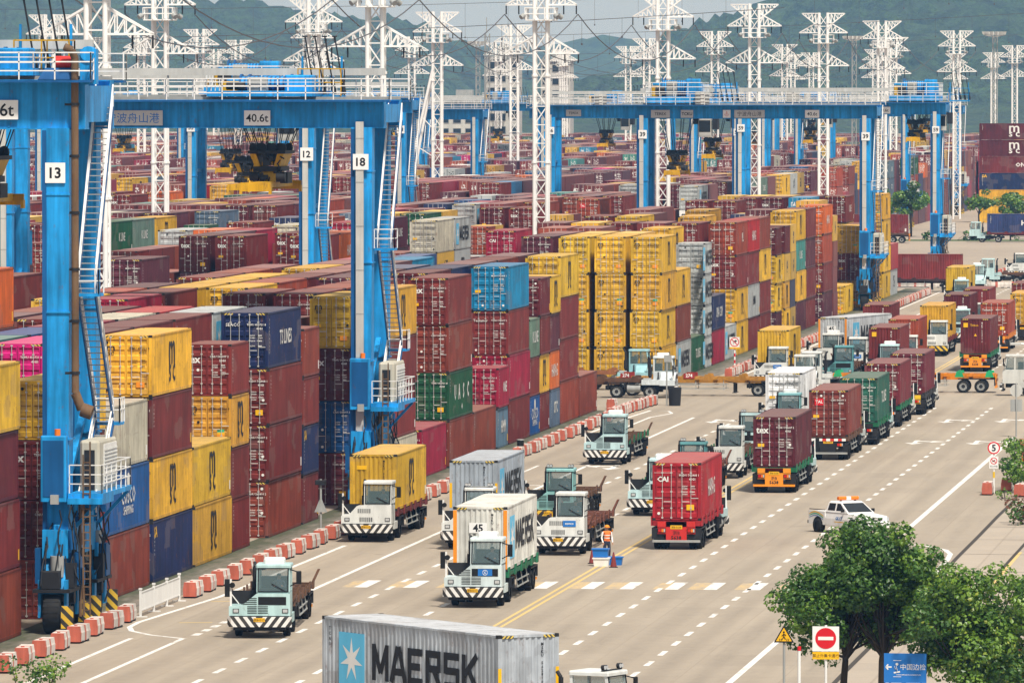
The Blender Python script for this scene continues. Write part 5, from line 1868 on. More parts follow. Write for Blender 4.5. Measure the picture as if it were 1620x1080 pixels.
def tl_frame(b, empty_fins):
    b.mat('rustpaint')
    for x in (-.5, .5):
        b.box(x - .09, x + .09, -15.0, -4.2, 1.0, 1.42); b.hexa([(x - .09, -4.2, 1.18), (x + .09, -4.2, 1.18), (x + .09, -2.9, 1.2), (x - .09, -2.9, 1.2)], [(x - .09, -4.2, 1.42), (x + .09, -4.2, 1.42), (x + .09, -2.9, 1.42), (x - .09, -2.9, 1.42)])
    for y in (-2.75, -5.2, -7.6, -9.0, -11.2, -13.2, -14.85):
        b.box(-1.2, 1.2, y - .13, y + .13, 1.2, 1.46)
    for x in (-1.2, 1.2):
        b.box(x - .05, x + .05, -14.9, -2.7, 1.26, 1.44)
def tl_fins(b):
    b.mat('rustpaint')
    # flared guides along both sides
    for sx in (-1, 1):
        for y in (-3.0, -5.6, -8.2, -9.9, -12.3, -14.6):
            b.hexa([(sx * 1.22, y - .34, 1.2), (sx * 1.3, y - .34, 1.2), (sx * 1.3, y + .34, 1.2), (sx * 1.22, y + .34, 1.2)] if sx > 0 else [(sx * 1.3, y - .34, 1.2), (sx * 1.22, y - .34, 1.2), (sx * 1.22, y + .34, 1.2), (sx * 1.3, y + .34, 1.2)],
                   [(sx * 1.26, y - .2, 1.66), (sx * 1.32, y - .2, 1.66), (sx * 1.32, y + .2, 1.66), (sx * 1.26, y + .2, 1.66)] if sx > 0 else [(sx * 1.32, y - .2, 1.66), (sx * 1.26, y - .2, 1.66), (sx * 1.26, y + .2, 1.66), (sx * 1.32, y + .2, 1.66)])
def tl_big(b):
    """wide raised guides of an empty trailer, at both ends"""
    b.mat('rustpaint')
    for sx in (-1, 1):
        for y in (-2.9, -14.8):
            b.hexa([(sx * 1.2 - .05, y - .35, 1.4), (sx * 1.2 + .05, y - .35, 1.4), (sx * 1.2 + .05, y + .35, 1.4), (sx * 1.2 - .05, y + .35, 1.4)], [(sx * 1.5 - .05, y - .2, 2.05), (sx * 1.5 + .05, y - .2, 2.05), (sx * 1.5 + .05, y + .2, 2.05), (sx * 1.5 - .05, y + .2, 2.05)])
    b.box(-1.0, 1.0, -2.75, -2.68, 1.46, 1.75)
def tl_leg(b):
    b.mat('dark')
    b.box(-.08, .08, -.08, .08, .3, 1.05); b.box(-.16, .16, -.16, .16, .25, .3); b.bar((0, 0, 1.0), (0, -.7, 1.15), .06)
def tl_rear(kind):
    def f(b):
        b.mat({'orange': 'orange', 'red': 'red', 'stripe': 'dark', 'plain': 'dark', 'yellow': 'safety'}[kind])
        b.box(-.52, .52, -15.12, -15.02, .42, 1.42); b.box(-.95, .95, -15.12, -15.02, 1.16, 1.42)
        b.box(-.95, -.52, -15.1, -15.04, .8, 1.16); b.box(.52, .95, -15.1, -15.04, .8, 1.16)
        b.mat('grey' if kind in ('stripe', 'red') else ('orange' if kind == 'orange' else 'dark')); b.box(-1.2, 1.2, -15.14, -15.0, .38, .5)
        b.mat('plate'); b.box(-.3, .3, -15.135, -15.12, 1.05, 1.24)
        b.mat('black'); b.text('浙B·5638', (0, -15.14, 1.145), _RX, _UZ, .13, 'C', 1)
        if kind in ('orange', 'red', 'yellow'):
            b.mat('dark'); b.text('浙B', (0, -15.13, .86), _RX, _UZ, .24, 'C', 1); b.text('5638', (0, -15.13, .62), _RX, _UZ, .26, 'C', 1)
        if kind == 'stripe':
            for i in range(9):
                b.mat('red' if i % 2 else 'signwhite'); b.box(-1.1 + i * .245, -1.1 + i * .245 + .243, -15.15, -15.13, 1.2, 1.36)
        b.mat('dark')
        for sx in (-1, 1):
            b.box(min(sx * .62, sx * 1.25), max(sx * .62, sx * 1.25), -15.0, -12.2, 1.04, 1.1); b.box(min(sx * .62, sx * 1.25), max(sx * .62, sx * 1.25), -15.02, -14.96, .55, 1.1)
    return f
def tail(b):
    b.mat('black'); b.box(-.2, .2, -.03, 0, -.11, .11)
    b.mat('redlens'); b.box(-.17, -.02, -.04, -.03, -.08, .08); b.mat('amber'); b.box(.0, .1, -.04, -.03, -.08, .08); b.mat('lens'); b.box(.11, .18, -.04, -.03, -.08, .08)
def rig_trailer(x, y, rz, col, label, rear='orange', num=None, fins=None, big=False):
    r = obj('container_trailer', None, None, (x, y, 0), rz)
    tag(r, label, 'trailer', 'container trailers on the port road')
    obj('frame', cmesh('trailer_frame', lambda b: tl_frame(b, True)), r, color=col)
    obj('side_guides', cmesh('side_guides', tl_fins), r, color=fins or col)
    if big:
        obj('end_guides', cmesh('end_guides', tl_big), r, color=col)
    for sx in (-.8, .8):
        obj('landing_leg', cmesh('landing_leg', tl_leg), r, (sx, -6.2, 0))
    rp = obj('rear_panel', cmesh(('rear_panel', rear), tl_rear(rear)), r)
    for sx in (-.74, .74):
        obj('tail_light', cmesh('tail_light', tail), rp, (sx, -15.13, .98))
    obj('side_rail', cmesh('side_rail', lambda b: (b.mat('grey'), [b.bar((sx * 1.22, -11.4, z), (sx * 1.22, -6.8, z), .05) for sx in (-1, 1) for z in (.55, .85)], [b.bar((sx * 1.22, yy, .5), (sx * 1.1, yy, 1.25), .05) for sx in (-1, 1) for yy in (-11.2, -9.1, -7)])), r)
    for sx in (-1, 1):
        for yy in (-12.6, -13.95):
            for dx in (.72, 1.06):
                wheel(r, (sx * dx, yy, .5), .5, .29)
    if num:
        for sx in (-1, 1):
            b = MB().mat('board_red')
            for yy in (-9.6, -14.4):
                b.box(min(sx * 1.32, sx * 1.35), max(sx * 1.32, sx * 1.35), yy - .42, yy + .42, 1.34, 1.74)
                b.mat('signwhite'); b.text(num, (sx * 1.355, yy, 1.57), (0, sx, 0), _UZ, .34, 'C', 1); b.mat('board_red')
            obj('number_board', b, r)
    return r
DRV = []
def add_rig(x, y, deg, where, cab=None, trail=None, box=None, by=-8.8, back=False, artic=None, **kw):
    """(x, y): front of the tractor; deg: heading, 180 drives towards the camera, 0 away"""
    rz = R(deg)
    out = []
    if cab is not None:
        cname, ccol = cab
        t = rig_tractor(x, y, rz, ccol, f'{cname} terminal tractor {where}', **{k: v for k, v in kw.items() if k in ('nose', 'ac', 'lights', 'ybump', 'sticker')})
        out.append(t)
    if artic:
        # the trailer swings about the kingpin
        k = Vector((0, -4.4, 0))
        k.rotate(Matrix.Rotation(rz, 3, 'Z'))
        k += Vector((x, y, 0))
        rz = R(artic)
        d = Vector((0, 4.4, 0))
        d.rotate(Matrix.Rotation(rz, 3, 'Z'))
        x, y = k.x + d.x, k.y + d.y
    if trail is not None:
        tname, tcol = trail
        rig_trailer(x, y, rz, tcol, f'{tname} container trailer {where}', **{k: v for k, v in kw.items() if k in ('rear', 'num', 'fins', 'big')})
    if box is not None:
        c = dict(L=L40, H=HC, style='plain', side='plain', end='plain', var=0, sides=(-1, 1))
        c.update(box)
        col_ = c.pop('c')
        o = Vector((0, by, 0))
        o.rotate(Matrix.Rotation(rz, 3, 'Z'))
        lab = c.pop('lab', None)
        q = container((x + o.x, y + o.y, 1.475), rz + (math.pi if back else 0), c['L'], c['H'], col_, c['style'], c['side'], c['end'], c['var'], True, c['sides'], c.get('col'))
        tag(q, lab or f'{col_} container on the trailer {where}', 'shipping container', 'containers riding on trailers')
    return out
S = 180
add_rig(-48.3, 331.5, S + 4, 'rolling empty beside the white fence', ('pale teal', (.42, .6, .6)), ('rusty empty', RUST), nose=1, big=True)
add_rig(-41.7, 352.2, S, 'with plate 45 right behind its cab', ('pale blue white', (.6, .7, .71)), ('green and rusty', GRN), dict(c=WH, side='maersk', end='45', sides=(-1,), col=(.66, .66, .61), lab='white container with plate 45 and orange corner posts on a trailer'), sticker='ring')
add_rig(-53.2, 403.0, S, 'hauling yellow along the barriers', ('dirty white', WHT), ('dark red', OXRED), dict(c=YE, side='msc', end='label', col=(.6, .36, .03), lab='bright yellow container on the trailer nearest the barrier row'), nose=2, ac=False)
add_rig(-47.3, 397.0, S, 'half hidden behind the plate 45 box', ('greyish white', WHT), ('dark green', GRN), dict(c=LG, side='maersk', end='strip', col=(.36, .41, .46), lab='blue grey container behind the white plate 45 box'), nose=2, lights=True, ac=False)
add_rig(-45.4, 417.5, S, 'with black and yellow bumper', ('strong teal', TEAL), ('rusty empty', RUST), nose=1, ac=False, lights=True, ybump=True, big=True)
add_rig(-42.2, 392.5, S, 'next to the worker in orange', ('plain white', WHT), ('rust red empty', BRNR), nose=2, ac=False, sticker='word', big=True)
add_rig(-49.6, 488.0, S, 'driving alone in the lane by the barriers', ('light blue', LBLUE), ('brown empty', RUST), nose=1, fins=GRN, big=True)
add_rig(-41.1, 429.5, S, 'peeping out left of the bright red box', ('bluish white', LBLUE), ('rusty green', RUST), nose=1, fins=GRN, big=True)
add_rig(-41.3, 450.0, S, 'with only its teal roof above the bright red box', ('dark teal', DTEAL), ('brown', BRNR), nose=1, ac=False, lights=True, big=True)
add_rig(-41.0, 471.7, S, 'left of the rear with the orange panel', ('off white', WHT), ('brown green', RUST), nose=2, ac=False, fins=GRN, big=True)
add_rig(-41.3, 491.0, S, 'behind the off white one in the middle queue', ('soft blue', LBLUE), ('red brown', OXRED), nose=1, ac=False, lights=True, big=True)
add_rig(-41.6, 524.0, S, 'under the clean white box', ('teal trimmed', (.2, .42, .45)), ('grey', GREYW), dict(c=WH, style='reefer', side='plain', end='plain', col=(.8, .81, .82), lab='clean white refrigerated container in the middle queue'), nose=1, back=True)
add_rig(-49.9, 618.5, S, 'waiting past the crossing with a yellow box', ('cream white', WHT), ('brown', RUST), dict(c=YE, side='msc', end='plain', lab='yellow container beyond the crossing nearest the barriers'), nose=2, ac=False, sticker='word')
add_rig(-48.4, 654.0, S - 12, 'turning with the long grey box', ('whitish', WHT), ('grey', GREYW), dict(c=LG, L=13.716, side='maersk', end='45', sides=(-1,), col=(.5, .53, .55), lab='long grey container with black lettering and plate 45 beyond the crossing'), nose=2, by=-9.6)
add_rig(-45.0, 622.0, S, 'with a dark teal cab in front of the long grey box', ('dark teal', DTEAL), ('rusty', RUST), nose=1, ac=False, big=True)
add_rig(-45.4, 643.5, S, 'with blue sticker in front of the long grey box', ('white', WHT), ('rusty', RUST), nose=2, ac=False, sticker='word', big=True)
qs = [(-41.7, 626, B_, 'square', 'first in the red queue beyond the crossing'), (-41.7, 649.5, BK, 'square', 'second in the red queue beyond the crossing'), (-46.8, 693, B_, 'plain', 'behind the long grey box'),
      (-41.7, 691.5, YE, 'plain', 'with yellow box in the red queue'), (-41.8, 728.5, MR, 'plain', 'behind the yellow one of the queue'), (-41.2, 749.5, B_, 'plain', 'last of the queue before the far tractors'), (-48.3, 842.5, YE, 'plain', 'far off with a yellow box in the left lane')]
for i, (x, y, c, e, wh) in enumerate(qs):
    add_rig(x, y, S, wh, (('white', WHT) if i % 2 else ('pale blue', LBLUE)), (('dark red', OXRED) if i % 2 else ('dark green', GRN)), dict(c=c, side='msc' if c == YE else 'plain', end=e, var=i, lab=f'{c} container on the truck {wh}'), nose=1 + i % 2, ac=i % 2 == 0, ybump=c == YE)
# driving away on the right-hand lanes: the rear faces the camera
add_rig(-36.85, 413.2, 0, 'of the truck driving away nearest the camera', ('light blue', LBLUE), ('bright red', (.3, .015, .02)), dict(c=CI, style='cai', side='hapag', var=1, col=(.36, .014, .022), lab='bright red container with white letters driving away nearest the camera'), rear='red')
add_rig(-36.5, 470.2, 0, 'second in the line driving away', ('sky blue', LBLUE), ('green', GRN), dict(c=B_, style='tex', var=0, col=(.1, .014, .022), lab='dark burgundy container with white letters above an orange rear panel'), rear='orange')
add_rig(-36.4, 511.2, 0, 'third in the line driving away', ('pale grey', GREYW), ('dull brown', RUST), dict(c=BK, style='tal', var=3, col=(.2, .04, .03), lab='brick brown container with a red label, third in the line driving away'), rear='stripe')
add_rig(-36.0, 532.5, 0, 'under the green box', ('light blue', LBLUE), ('green', GRN), dict(c=GN, style='word', side='word', var=2, col=(.02, .11, .075), lab='green container in the line driving away'), rear='plain')
add_rig(-36.3, 560.2, 0, 'just beyond the green box', ('white', WHT), ('green', GRN), dict(c=B_, style='plain', var=5, col=(.17, .022, .03), lab='burgundy container just beyond the green one'), rear='plain')
add_rig(-35.9, 581.2, 0, 'last of the line before the crossing', ('white', WHT), ('black', (.03, .03, .03)), dict(c=MR, style='plain', var=6, col=(.15, .02, .032), lab='burgundy container last of the line before the crossing'), rear='yellow')
add_rig(-35.9, 669.2, 0, 'beyond the orange trailer in the right lanes', ('pale blue', LBLUE), ('green', GRN), dict(c=MR, end='square', var=1, lab='maroon container with its blank end to the rear beyond the orange trailer'), back=True, rear='orange')
add_rig(-36.9, 718.0, 0, 'second beyond the orange trailer', ('white', WHT), ('orange', ORG), dict(c=BK, style='word', var=1, lab='brick red container with white doors bars beyond the maroon one'), rear='orange')
add_rig(-36.0, 752.0, 0, 'third beyond the orange trailer', ('white', WHT), ('orange', ORG), dict(c=YE, style='msc', var=4, lab='yellow container seen from its doors at the right edge of the far lanes'), rear='plain')
add_rig(-37.8, 790.0, 0, 'farthest in the right lanes', ('pale blue', LBLUE), ('dark red', OXRED), dict(c=B_, style='plain', var=7, lab='burgundy container farthest in the right lanes'), rear='plain')
# across the road
E90, W90 = -90, 90
add_rig(-55.2, 596.2, E90, 'crossing with trailer 107', ('weathered white', (.6, .66, .68)), ('rusty 107', RUST), num='107', ac=True)
add_rig(-44.9, 600.5, E90, 'crossing with trailer 274', ('white', WHT), ('ochre 274', (.4, .19, .03)), num='274', ac=False)
add_rig(-58.6, 612.0, E90, 'crossing behind with trailer 132', ('faded teal', (.3, .52, .56)), ('rusty 132', (.26, .1, .04)), num='132', ac=False)
add_rig(-46.9, 609.5, W90, 'pulling the bright orange trailer', ('white', WHT), ('bright orange', ORANGE2), ac=False, fins=(.02, .4, .16))
add_rig(-31.0, 603.8, W90, 'entering the crossing at the right edge', ('dusty white', (.56, .57, .54)), ('rusty', RUST), ac=False, nose=2)
add_rig(-49.0, 915.0, E90, 'crossing at the far end of the stacks', ('pale', LBLUE), ('dark', (.05, .03, .03)), dict(c=B_, side='plain', lab='burgundy container lying broadside on a trailer past the last stack'))
add_rig(-51.6, 951.0, W90, 'far off side-on with no box', ('ice blue', LBLUE), ('dark empty', RUST), ac=False)
add_rig(-48.8, 981.0, S, 'farthest facing the camera', ('white', WHT), ('rusty', RUST), nose=2, ac=False)
add_rig(-67.7, 1218.0, W90, 'by the trees at the far junction', ('ice blue', LBLUE), ('dark red', OXRED), dict(c=NV, side='word', var=3, col=(.03, .045, .14), lab='navy container on the truck by the trees at the far junction'), ac=False)
add_rig(-91.5, 1210.0, W90, 'half hidden by the last yellow stack', ('pale', LBLUE), ('dark', RUST), dict(c=B_, side='plain', lab='burgundy container on a truck half hidden by the last yellow stack'), ac=False)
# the truck turning across the foreground
add_rig(-27.2, 271.4, -112, 'cut off by the lower picture edge', ('white roofed', WHT), ('dark', RUST), dict(c=LG, side='maersk', end='strip', sides=(-1, 1), col=(.44, .48, .52), lab='big grey container with black lettering in the foreground'), ac=False, lights=True, artic=-142.5)
# ------------------------------------------------------------------ barriers, fence, signs, small things
M['barred'] = painted('sun_bleached_red_plastic', (.5, .13, .085), .65, .55)
M['barwhite'] = painted('dusty_white_plastic', (.66, .61, .56), .65, .5)
def barrier_geo(b):
    L = 2.3
    segs = [(0, .3, 'barred'), (.3, 1.1, 'barwhite'), (1.1, 1.4, 'barred'), (1.4, 2.3, 'barwhite')]
    def sec(y):
        return [(-.29, y, .08), (.29, y, .08), (.3, y, .44), (.28, y, .5), (.25, y, .72), (-.25, y, .72), (-.28, y, .5), (-.3, y, .44)]
    for a, c, m in segs:
        b.mat(m)
        e = .004
        A, C = sec(a - L / 2 + e), sec(c - L / 2 - e)
        b.add(A + C, [tuple(range(8)), tuple(range(15, 7, -1))] + [(i + 8, (i + 1) % 8 + 8, (i + 1) % 8, i) for i in range(8)])
    b.mat('barred')
    b.cyl((0, -.55, .72), (0, -.55, .77), .07, 8)
    b.mat('dark')
    for y in (-.6, .6):
        b.box(-.31, .31, y - .16, y + .16, .0, .1)
bm_ = cmesh('water_barrier', barrier_geo)
def barrier(x, y, lab, rz=0.0, group='red and white barriers along the stacks'):
    tag(obj('water_barrier', bm_, None, (x + random.uniform(-.07, .07), y, 0), rz + random.uniform(-.06, .06)), lab, 'barrier', group)
y, n = 341.5, 0
while y > 296:
    n += 1
    barrier(-55.55, y, f'red and white barrier block, {ordw(n)} from the white fence towards the camera')
    y -= 4.3
y, n = 358.6, 0
while y < 556:
    n += 1
    if n not in (29, 32):
        barrier(-55.35 if y < 480 else -55.9, y, f'red and white barrier block, {ordw(n)} beyond the white fence')
    y += 4.3
y, n = 559, 0
while y < 584:
    n += 1
    barrier(-56.3 + (y - 559) * .03, y, f'red and white barrier block, {ordw(n)} of the tight group by the black bin')
    y += 2.6
y, n = 640, 0
while y < 905:
    n += 1
    barrier(-54.9, y, f'red and white barrier block, {ordw(n)} in the row beyond the crossing')
    y += 3.6
for i in range(9):
    barrier(-62.0 + i * 1.9, 934.5, f'barrier block, {ordw(i + 1)} of the crosswise row past the last stack', R(90))
y, n = 965, 0
while y < 1190:
    n += 1
    barrier(-53.2 + (y - 965) * .035, y, f'pinkish barrier block, {ordw(n)} in the farthest row by the open yard')
    y += 5.5
for i, (x, y) in enumerate(((-24.3, 455), (-23.4, 459.6), (-22.2, 453.2))):
    barrier(x, y, ('barrier block at the foot of the speed sign', 'barrier block just behind the speed sign', 'barrier block between speed sign and bush')[i])
barrier(-57.9, 575.0, 'lone barrier block at the corner of the near stacks')

r = obj('white_fence', None, None, (-55.45, 350, 0)); tag(r, 'low white mesh fence standing in a gap of the barrier row', 'fence')
for yy in (-5.6, -1.9, 1.8, 5.4):
    obj('post', cmesh('fence_post', lambda b: (b.mat('white'), b.box(-.05, .05, -.05, .05, 0, 1.2), b.box(-.07, .07, -.07, .07, 1.2, 1.28), b.box(-.3, .3, -.08, .08, 0, .05))), r, (0, yy, 0))
def mesh_panel(b):
    b.mat('white')
    for z in (.28, 1.08):
        b.box(-.02, .02, -5.6, 5.4, z - .025, z + .025)
    for yy in np.arange(-5.5, 5.4, .14):
        b.box(-.012, .012, yy - .02, yy + .02, .28, 1.08)
obj('mesh_panel', cmesh('mesh_panel', mesh_panel), r)

def post(name, b, r): return obj(name, b, r)
def disc(b, cx, cz, rad, y, th, m, n=28):
    b.mat(m); b.cyl((cx, y, cz), (cx, y - th, cz), rad, n)
def ring(b, cx, cz, ro, ri, y, m, n=28):
    b.mat(m)
    for i in range(n):
        a, c = 2 * math.pi * i / n, 2 * math.pi * (i + 1) / n
        b.quad((cx + ri * math.cos(a), y, cz + ri * math.sin(a)), (cx + ro * math.cos(a), y, cz + ro * math.sin(a)), (cx + ro * math.cos(c), y, cz + ro * math.sin(c)), (cx + ri * math.cos(c), y, cz + ri * math.sin(c)))
# no entry
r = obj('no_entry_sign', None, None, (-20.62, 280, 0)); tag(r, 'red no entry sign with a yellow strip below, in front of the big tree', 'road sign')
obj('pole', MB().mat('white').cyl((0, .06, 0), (0, .06, 4.2), .05, 10), r)
b = MB().mat('signwhite'); b.box(-.47, .47, -.02, .02, 3.28, 4.16); disc(b, 0, 3.74, .37, -.021, .008, 'signred'); b.mat('signwhite'); b.box(-.27, .27, -.034, -.03, 3.68, 3.8); obj('sign_board', b, r)
b = MB().mat('signyellow'); b.box(-.47, .47, -.02, .02, 3.0, 3.26); b.mat('black'); b.text('禁止外集卡通行', (0, -.024, 3.13), _RX, _UZ, .135, 'C', 2); obj('text_strip', b, r)
# children/pedestrian warning triangle
r = obj('warning_sign', None, None, (-22.1, 280, 0)); tag(r, 'yellow triangular warning sign on a grey pole left of the big tree', 'road sign')
obj('pole', MB().mat('grey').cyl((0, .06, 0), (0, .06, 4.1), .045, 10), r)
b = MB().mat('black'); b.poly([(-.36, 0, 3.58), (.36, 0, 3.58), (0, 0, 4.2)], -.03, (0, 1, 0)); b.mat('signyellow'); b.poly([(-.28, -.032, 3.63), (.28, -.032, 3.63), (0, -.032, 4.11)], -.006, (0, 1, 0))
b.mat('black')
b.cyl((0, -.041, 3.95), (0, -.044, 3.95), .035, 8)
for p, q in (((0, 3.91), (0, 3.8)), ((0, 3.88), (-.07, 3.82)), ((0, 3.88), (.08, 3.84)), ((0, 3.8), (-.06, 3.69)), ((0, 3.8), (.06, 3.7))):
    b.bar((p[0], -.043, p[1]), (q[0], -.043, q[1]), .025, .025)
for x in (-.16, -.1, .1, .16):
    b.bar((x, -.043, 3.65), (x + .02, -.043, 3.72), .022, .02)
obj('sign_board', b, r)
r = obj('white_post', None, None, (-21.56, 280, 0)); tag(r, 'thin white post between the warning triangle and the no entry sign', 'post')
b = MB().mat('white'); b.cyl((0, 0, 0), (0, 0, 3.3), .06, 10); obj('pole', b, r); obj('cap', MB().mat('signred').cyl((0, 0, 3.3), (0, 0, 3.45), .07, 10), r)
# blue board
r = obj('blue_sign', None, None, (-17.75, 279, 0), R(-4)); tag(r, 'blue direction board with white arrow and lettering under the trees', 'sign board')
for x in (-.55, .55):
    obj('leg', MB().mat('grey').cyl((x, .08, 0), (x, .08, 3.2), .045, 8), r)
b = MB().mat('signblue'); b.box(-.75, .75, -.02, .02, 2.27, 3.3); b.mat('signwhite')
b.text('中国边检', (.28, -.024, 2.83), _RX, _UZ, .23, 'C', 2); b.text('CHINA IMMIGRATION INSPECTION', (.12, -.024, 2.55), _RX, _UZ, .055, 'C', 1)
b.bar((-.68, -.024, 2.82), (-.48, -.024, 2.82), .01, .045); b.bar((-.68, -.024, 2.82), (-.6, -.024, 2.91), .01, .045); b.bar((-.68, -.024, 2.82), (-.6, -.024, 2.73), .01, .045)
b.cyl((-.29, -.021, 2.92), (-.29, -.025, 2.92), .05, 10); b.bar((-.31, -.024, 2.86), (-.27, -.024, 2.7), .01, .12); b.bar((-.38, -.024, 2.86), (-.34, -.024, 2.74), .01, .04); b.bar((-.4, -.024, 2.62), (-.18, -.024, 2.66), .01, .05)
for z in (3.05, 2.48):
    b.bar((-.42, -.024, z), (-.14, -.024, z), .01, .015)
obj('sign_board', b, r)
# speed limit 5
r = obj('speed_sign', None, None, (-23.95, 456, 0)); tag(r, 'round speed limit 5 sign above a small no horn plate at the roadside', 'road sign')
b = MB().mat('white'); b.cyl((0, .06, 0), (0, .06, 3.0), .06, 10); b.mat('safety'); b.cyl((0, .06, 0.9), (0, .06, 1.25), .066, 10); obj('pole', b, r)
b = MB(); disc(b, 0, 2.62, .36, 0, .02, 'signwhite'); ring(b, 0, 2.62, .36, .285, -.024, 'signred'); b.mat('black'); b.text('5', (0, -.026, 2.62), _RX, _UZ, .52, 'C', 3); obj('sign_board', b, r)
b = MB().mat('signwhite'); b.box(-.26, .26, -.02, .02, 1.45, 2.14); ring(b, 0, 1.88, .2, .155, -.024, 'signred'); b.mat('black'); b.bar((-.08, -.026, 1.84), (.08, -.026, 1.92), .01, .05); b.mat('signred'); b.bar((-.12, -.03, 1.98), (.12, -.03, 1.78), .01, .03)
b.mat('black'); b.text('禁止鸣笛', (0, -.026, 1.57), _RX, _UZ, .11, 'C', 1); obj('small_plate', b, r)
# no right turn
r = obj('turn_sign', None, None, (-55.3, 649, 0)); tag(r, 'round no right turn sign on a red and white pole before the far stacks', 'road sign')
b = MB()
for i in range(8):
    b.mat('signred' if i % 2 else 'signwhite'); b.cyl((0, .08, i * .27), (0, .08, i * .27 + .268), .07, 8)
obj('pole', b, r)
b = MB().mat('signwhite'); b.box(-.42, .42, -.02, .02, 2.0, 2.95); b.mat('signyellow'); b.box(-.42, .42, -.025, -.021, 1.98, 2.12); ring(b, 0, 2.54, .38, .31, -.024, 'signred')
b.mat('black'); b.bar((-.08, -.026, 2.35), (-.08, -.026, 2.6), .01, .08); b.bar((-.1, -.026, 2.6), (.1, -.026, 2.62), .01, .08); b.add([(.05, -.027, 2.74), (.22, -.027, 2.62), (.05, -.027, 2.5)], [(0, 2, 1)]); b.mat('signred'); b.bar((-.23, -.03, 2.76), (.23, -.03, 2.32), .01, .06); obj('sign_board', b, r)
# grey post with a triangular plate by the yellow box truck
r = obj('post_plate', None, None, (-55.9, 405.5, 0)); tag(r, 'grey post with a lamp box and a triangular foot beside the bright yellow box truck', 'post')
b = MB().mat('grey'); b.cyl((0, 0, 0), (0, 0, 3.1), .06, 8); obj('pole', b, r)
b = MB().mat('grey'); b.add([(-.32, -.1, 1.4), (.32, -.1, 1.4), (.32, .1, 1.4), (-.32, .1, 1.4), (0, 0, 2.2)], [(0, 1, 4), (1, 2, 4), (2, 3, 4), (3, 0, 4), (3, 2, 1, 0)]); obj('cone_plate', b, r)
b = MB().mat('dark'); b.bevbox(-.28, .28, -.15, .15, 2.8, 3.05, .04); obj('lamp_box', b, r)
# bins on the barrier line
for i, (x, y, lab) in enumerate(((-54.4, 581.0, 'tall black bin and slim pole at the end of the near barrier row'), (-54.6, 925.0, 'black bin and slim pole by the last stack'))):
    r = obj('bin_post', None, None, (x, y, 0)); tag(r, lab, 'bin')
    obj('bin', MB().mat('dark').cyl((.5, 0, 0), (.5, 0, 1.35), .42, 12, .5), r)
    obj('pole', MB().mat('grey').cyl((-.1, .1, 0), (-.1, .1, 3.6), .06, 8), r)
    obj('plate', MB().mat('grey').box(-.3, .25, .02, .06, 3.2, 3.7), r)
r = obj('bollard', None, None, (-55.9, 497.5, 0)); tag(r, 'short black bollard among the near barriers', 'bollard')
obj('post', MB().mat('black').cyl((0, 0, 0), (0, 0, 1.1), .22, 10), r); obj('cap', MB().mat('grey').cyl((0, 0, 1.1), (0, 0, 1.16), .25, 10), r)
# right-hand edge
r = obj('delineator_post', None, None, (-24.2, 494, 0)); tag(r, 'orange plastic post above the speed sign at the kerb', 'post')
b = MB()
for i in range(4):
    b.mat('vest' if i % 2 == 0 else 'barred'); b.cyl((0, 0, .1 + i * .35), (0, 0, .44 + i * .35), .16, 10)
obj('post', b, r); obj('foot', MB().mat('dark').box(-.25, .25, -.25, .25, 0, .1), r)
r = obj('round_sign', None, None, (-26.4, 531, 0)); tag(r, 'grey round sign seen from behind at the right edge', 'road sign')
obj('pole', MB().mat('grey').cyl((0, 0, 0), (0, 0, 3.6), .05, 8), r); b = MB(); disc(b, 0, 3.1, .42, .08, .03, 'greylight'); obj('sign_board', b, r); obj('plate', MB().mat('grey').box(-.4, .4, .05, .08, 1.7, 2.5), r)
r = obj('street_lamp', None, None, (-24.0, 560, 0)); tag(r, 'white street lamp arm reaching in from the right edge', 'street lamp')
obj('pole', MB().mat('white').cyl((0, 0, 0), (0, 0, 5.2), .12, 10), r); obj('arm', MB().mat('white').cyl((0, 0, 4.9), (-3.6, 0, 5.3), .08, 8), r); obj('lamp_head', MB().mat('greylight').bevbox(-4.3, -3.5, -.14, .14, 5.2, 5.38, .05), r)

# crates, cones and the worker
M['redcone'] = simple('dull_red_plastic', (.2, .035, .03), .6)
for nm, x, y, z, m, lab in (('plastic_crate', -39.25, 384.2, .44, 'signblue', 'blue plastic crate on top of the white one by the worker'), ('plastic_crate', -39.2, 384.1, 0, 'signwhite', 'white plastic crate under the blue one'), ('plastic_crate', -38.65, 385.0, 0, 'signblue', 'blue plastic crate standing on the road behind the white one')):
    r = obj(nm, None, None, (x, y, z)); tag(r, lab, 'crate')
    b = MB().mat(m)
    b.hexa([(-.34, -.25, .0), (.34, -.25, .0), (.34, .25, .0), (-.34, .25, .0)], [(-.39, -.29, .4), (.39, -.29, .4), (.39, .29, .4), (-.39, .29, .4)])
    obj('tub', b, r); obj('rim', MB().mat(m).box(-.42, .42, -.32, .32, .36, .42), r)
for x, y, lab in ((-39.85, 386.0, 'dark red traffic cone left of the crates'), (-38.5, 383.0, 'dark red traffic cone right of the crates')):
    r = obj('traffic_cone', None, None, (x, y, 0)); tag(r, lab, 'cone')
    obj('cone', MB().mat('redcone').cyl((0, 0, .04), (0, 0, .75), .16, 12, .03), r)
    obj('foot', MB().mat('dark').box(-.2, .2, -.2, .2, 0, .04), r)
M['drv_shirt'] = simple('grey_blue_shirt', (.16, .2, .28), .9)
M['hutred'] = painted('faded_red_metal', (.42, .07, .045), .6, .35)
M['far_grass'] = simple('green_strip', (.06, .1, .03), .95)
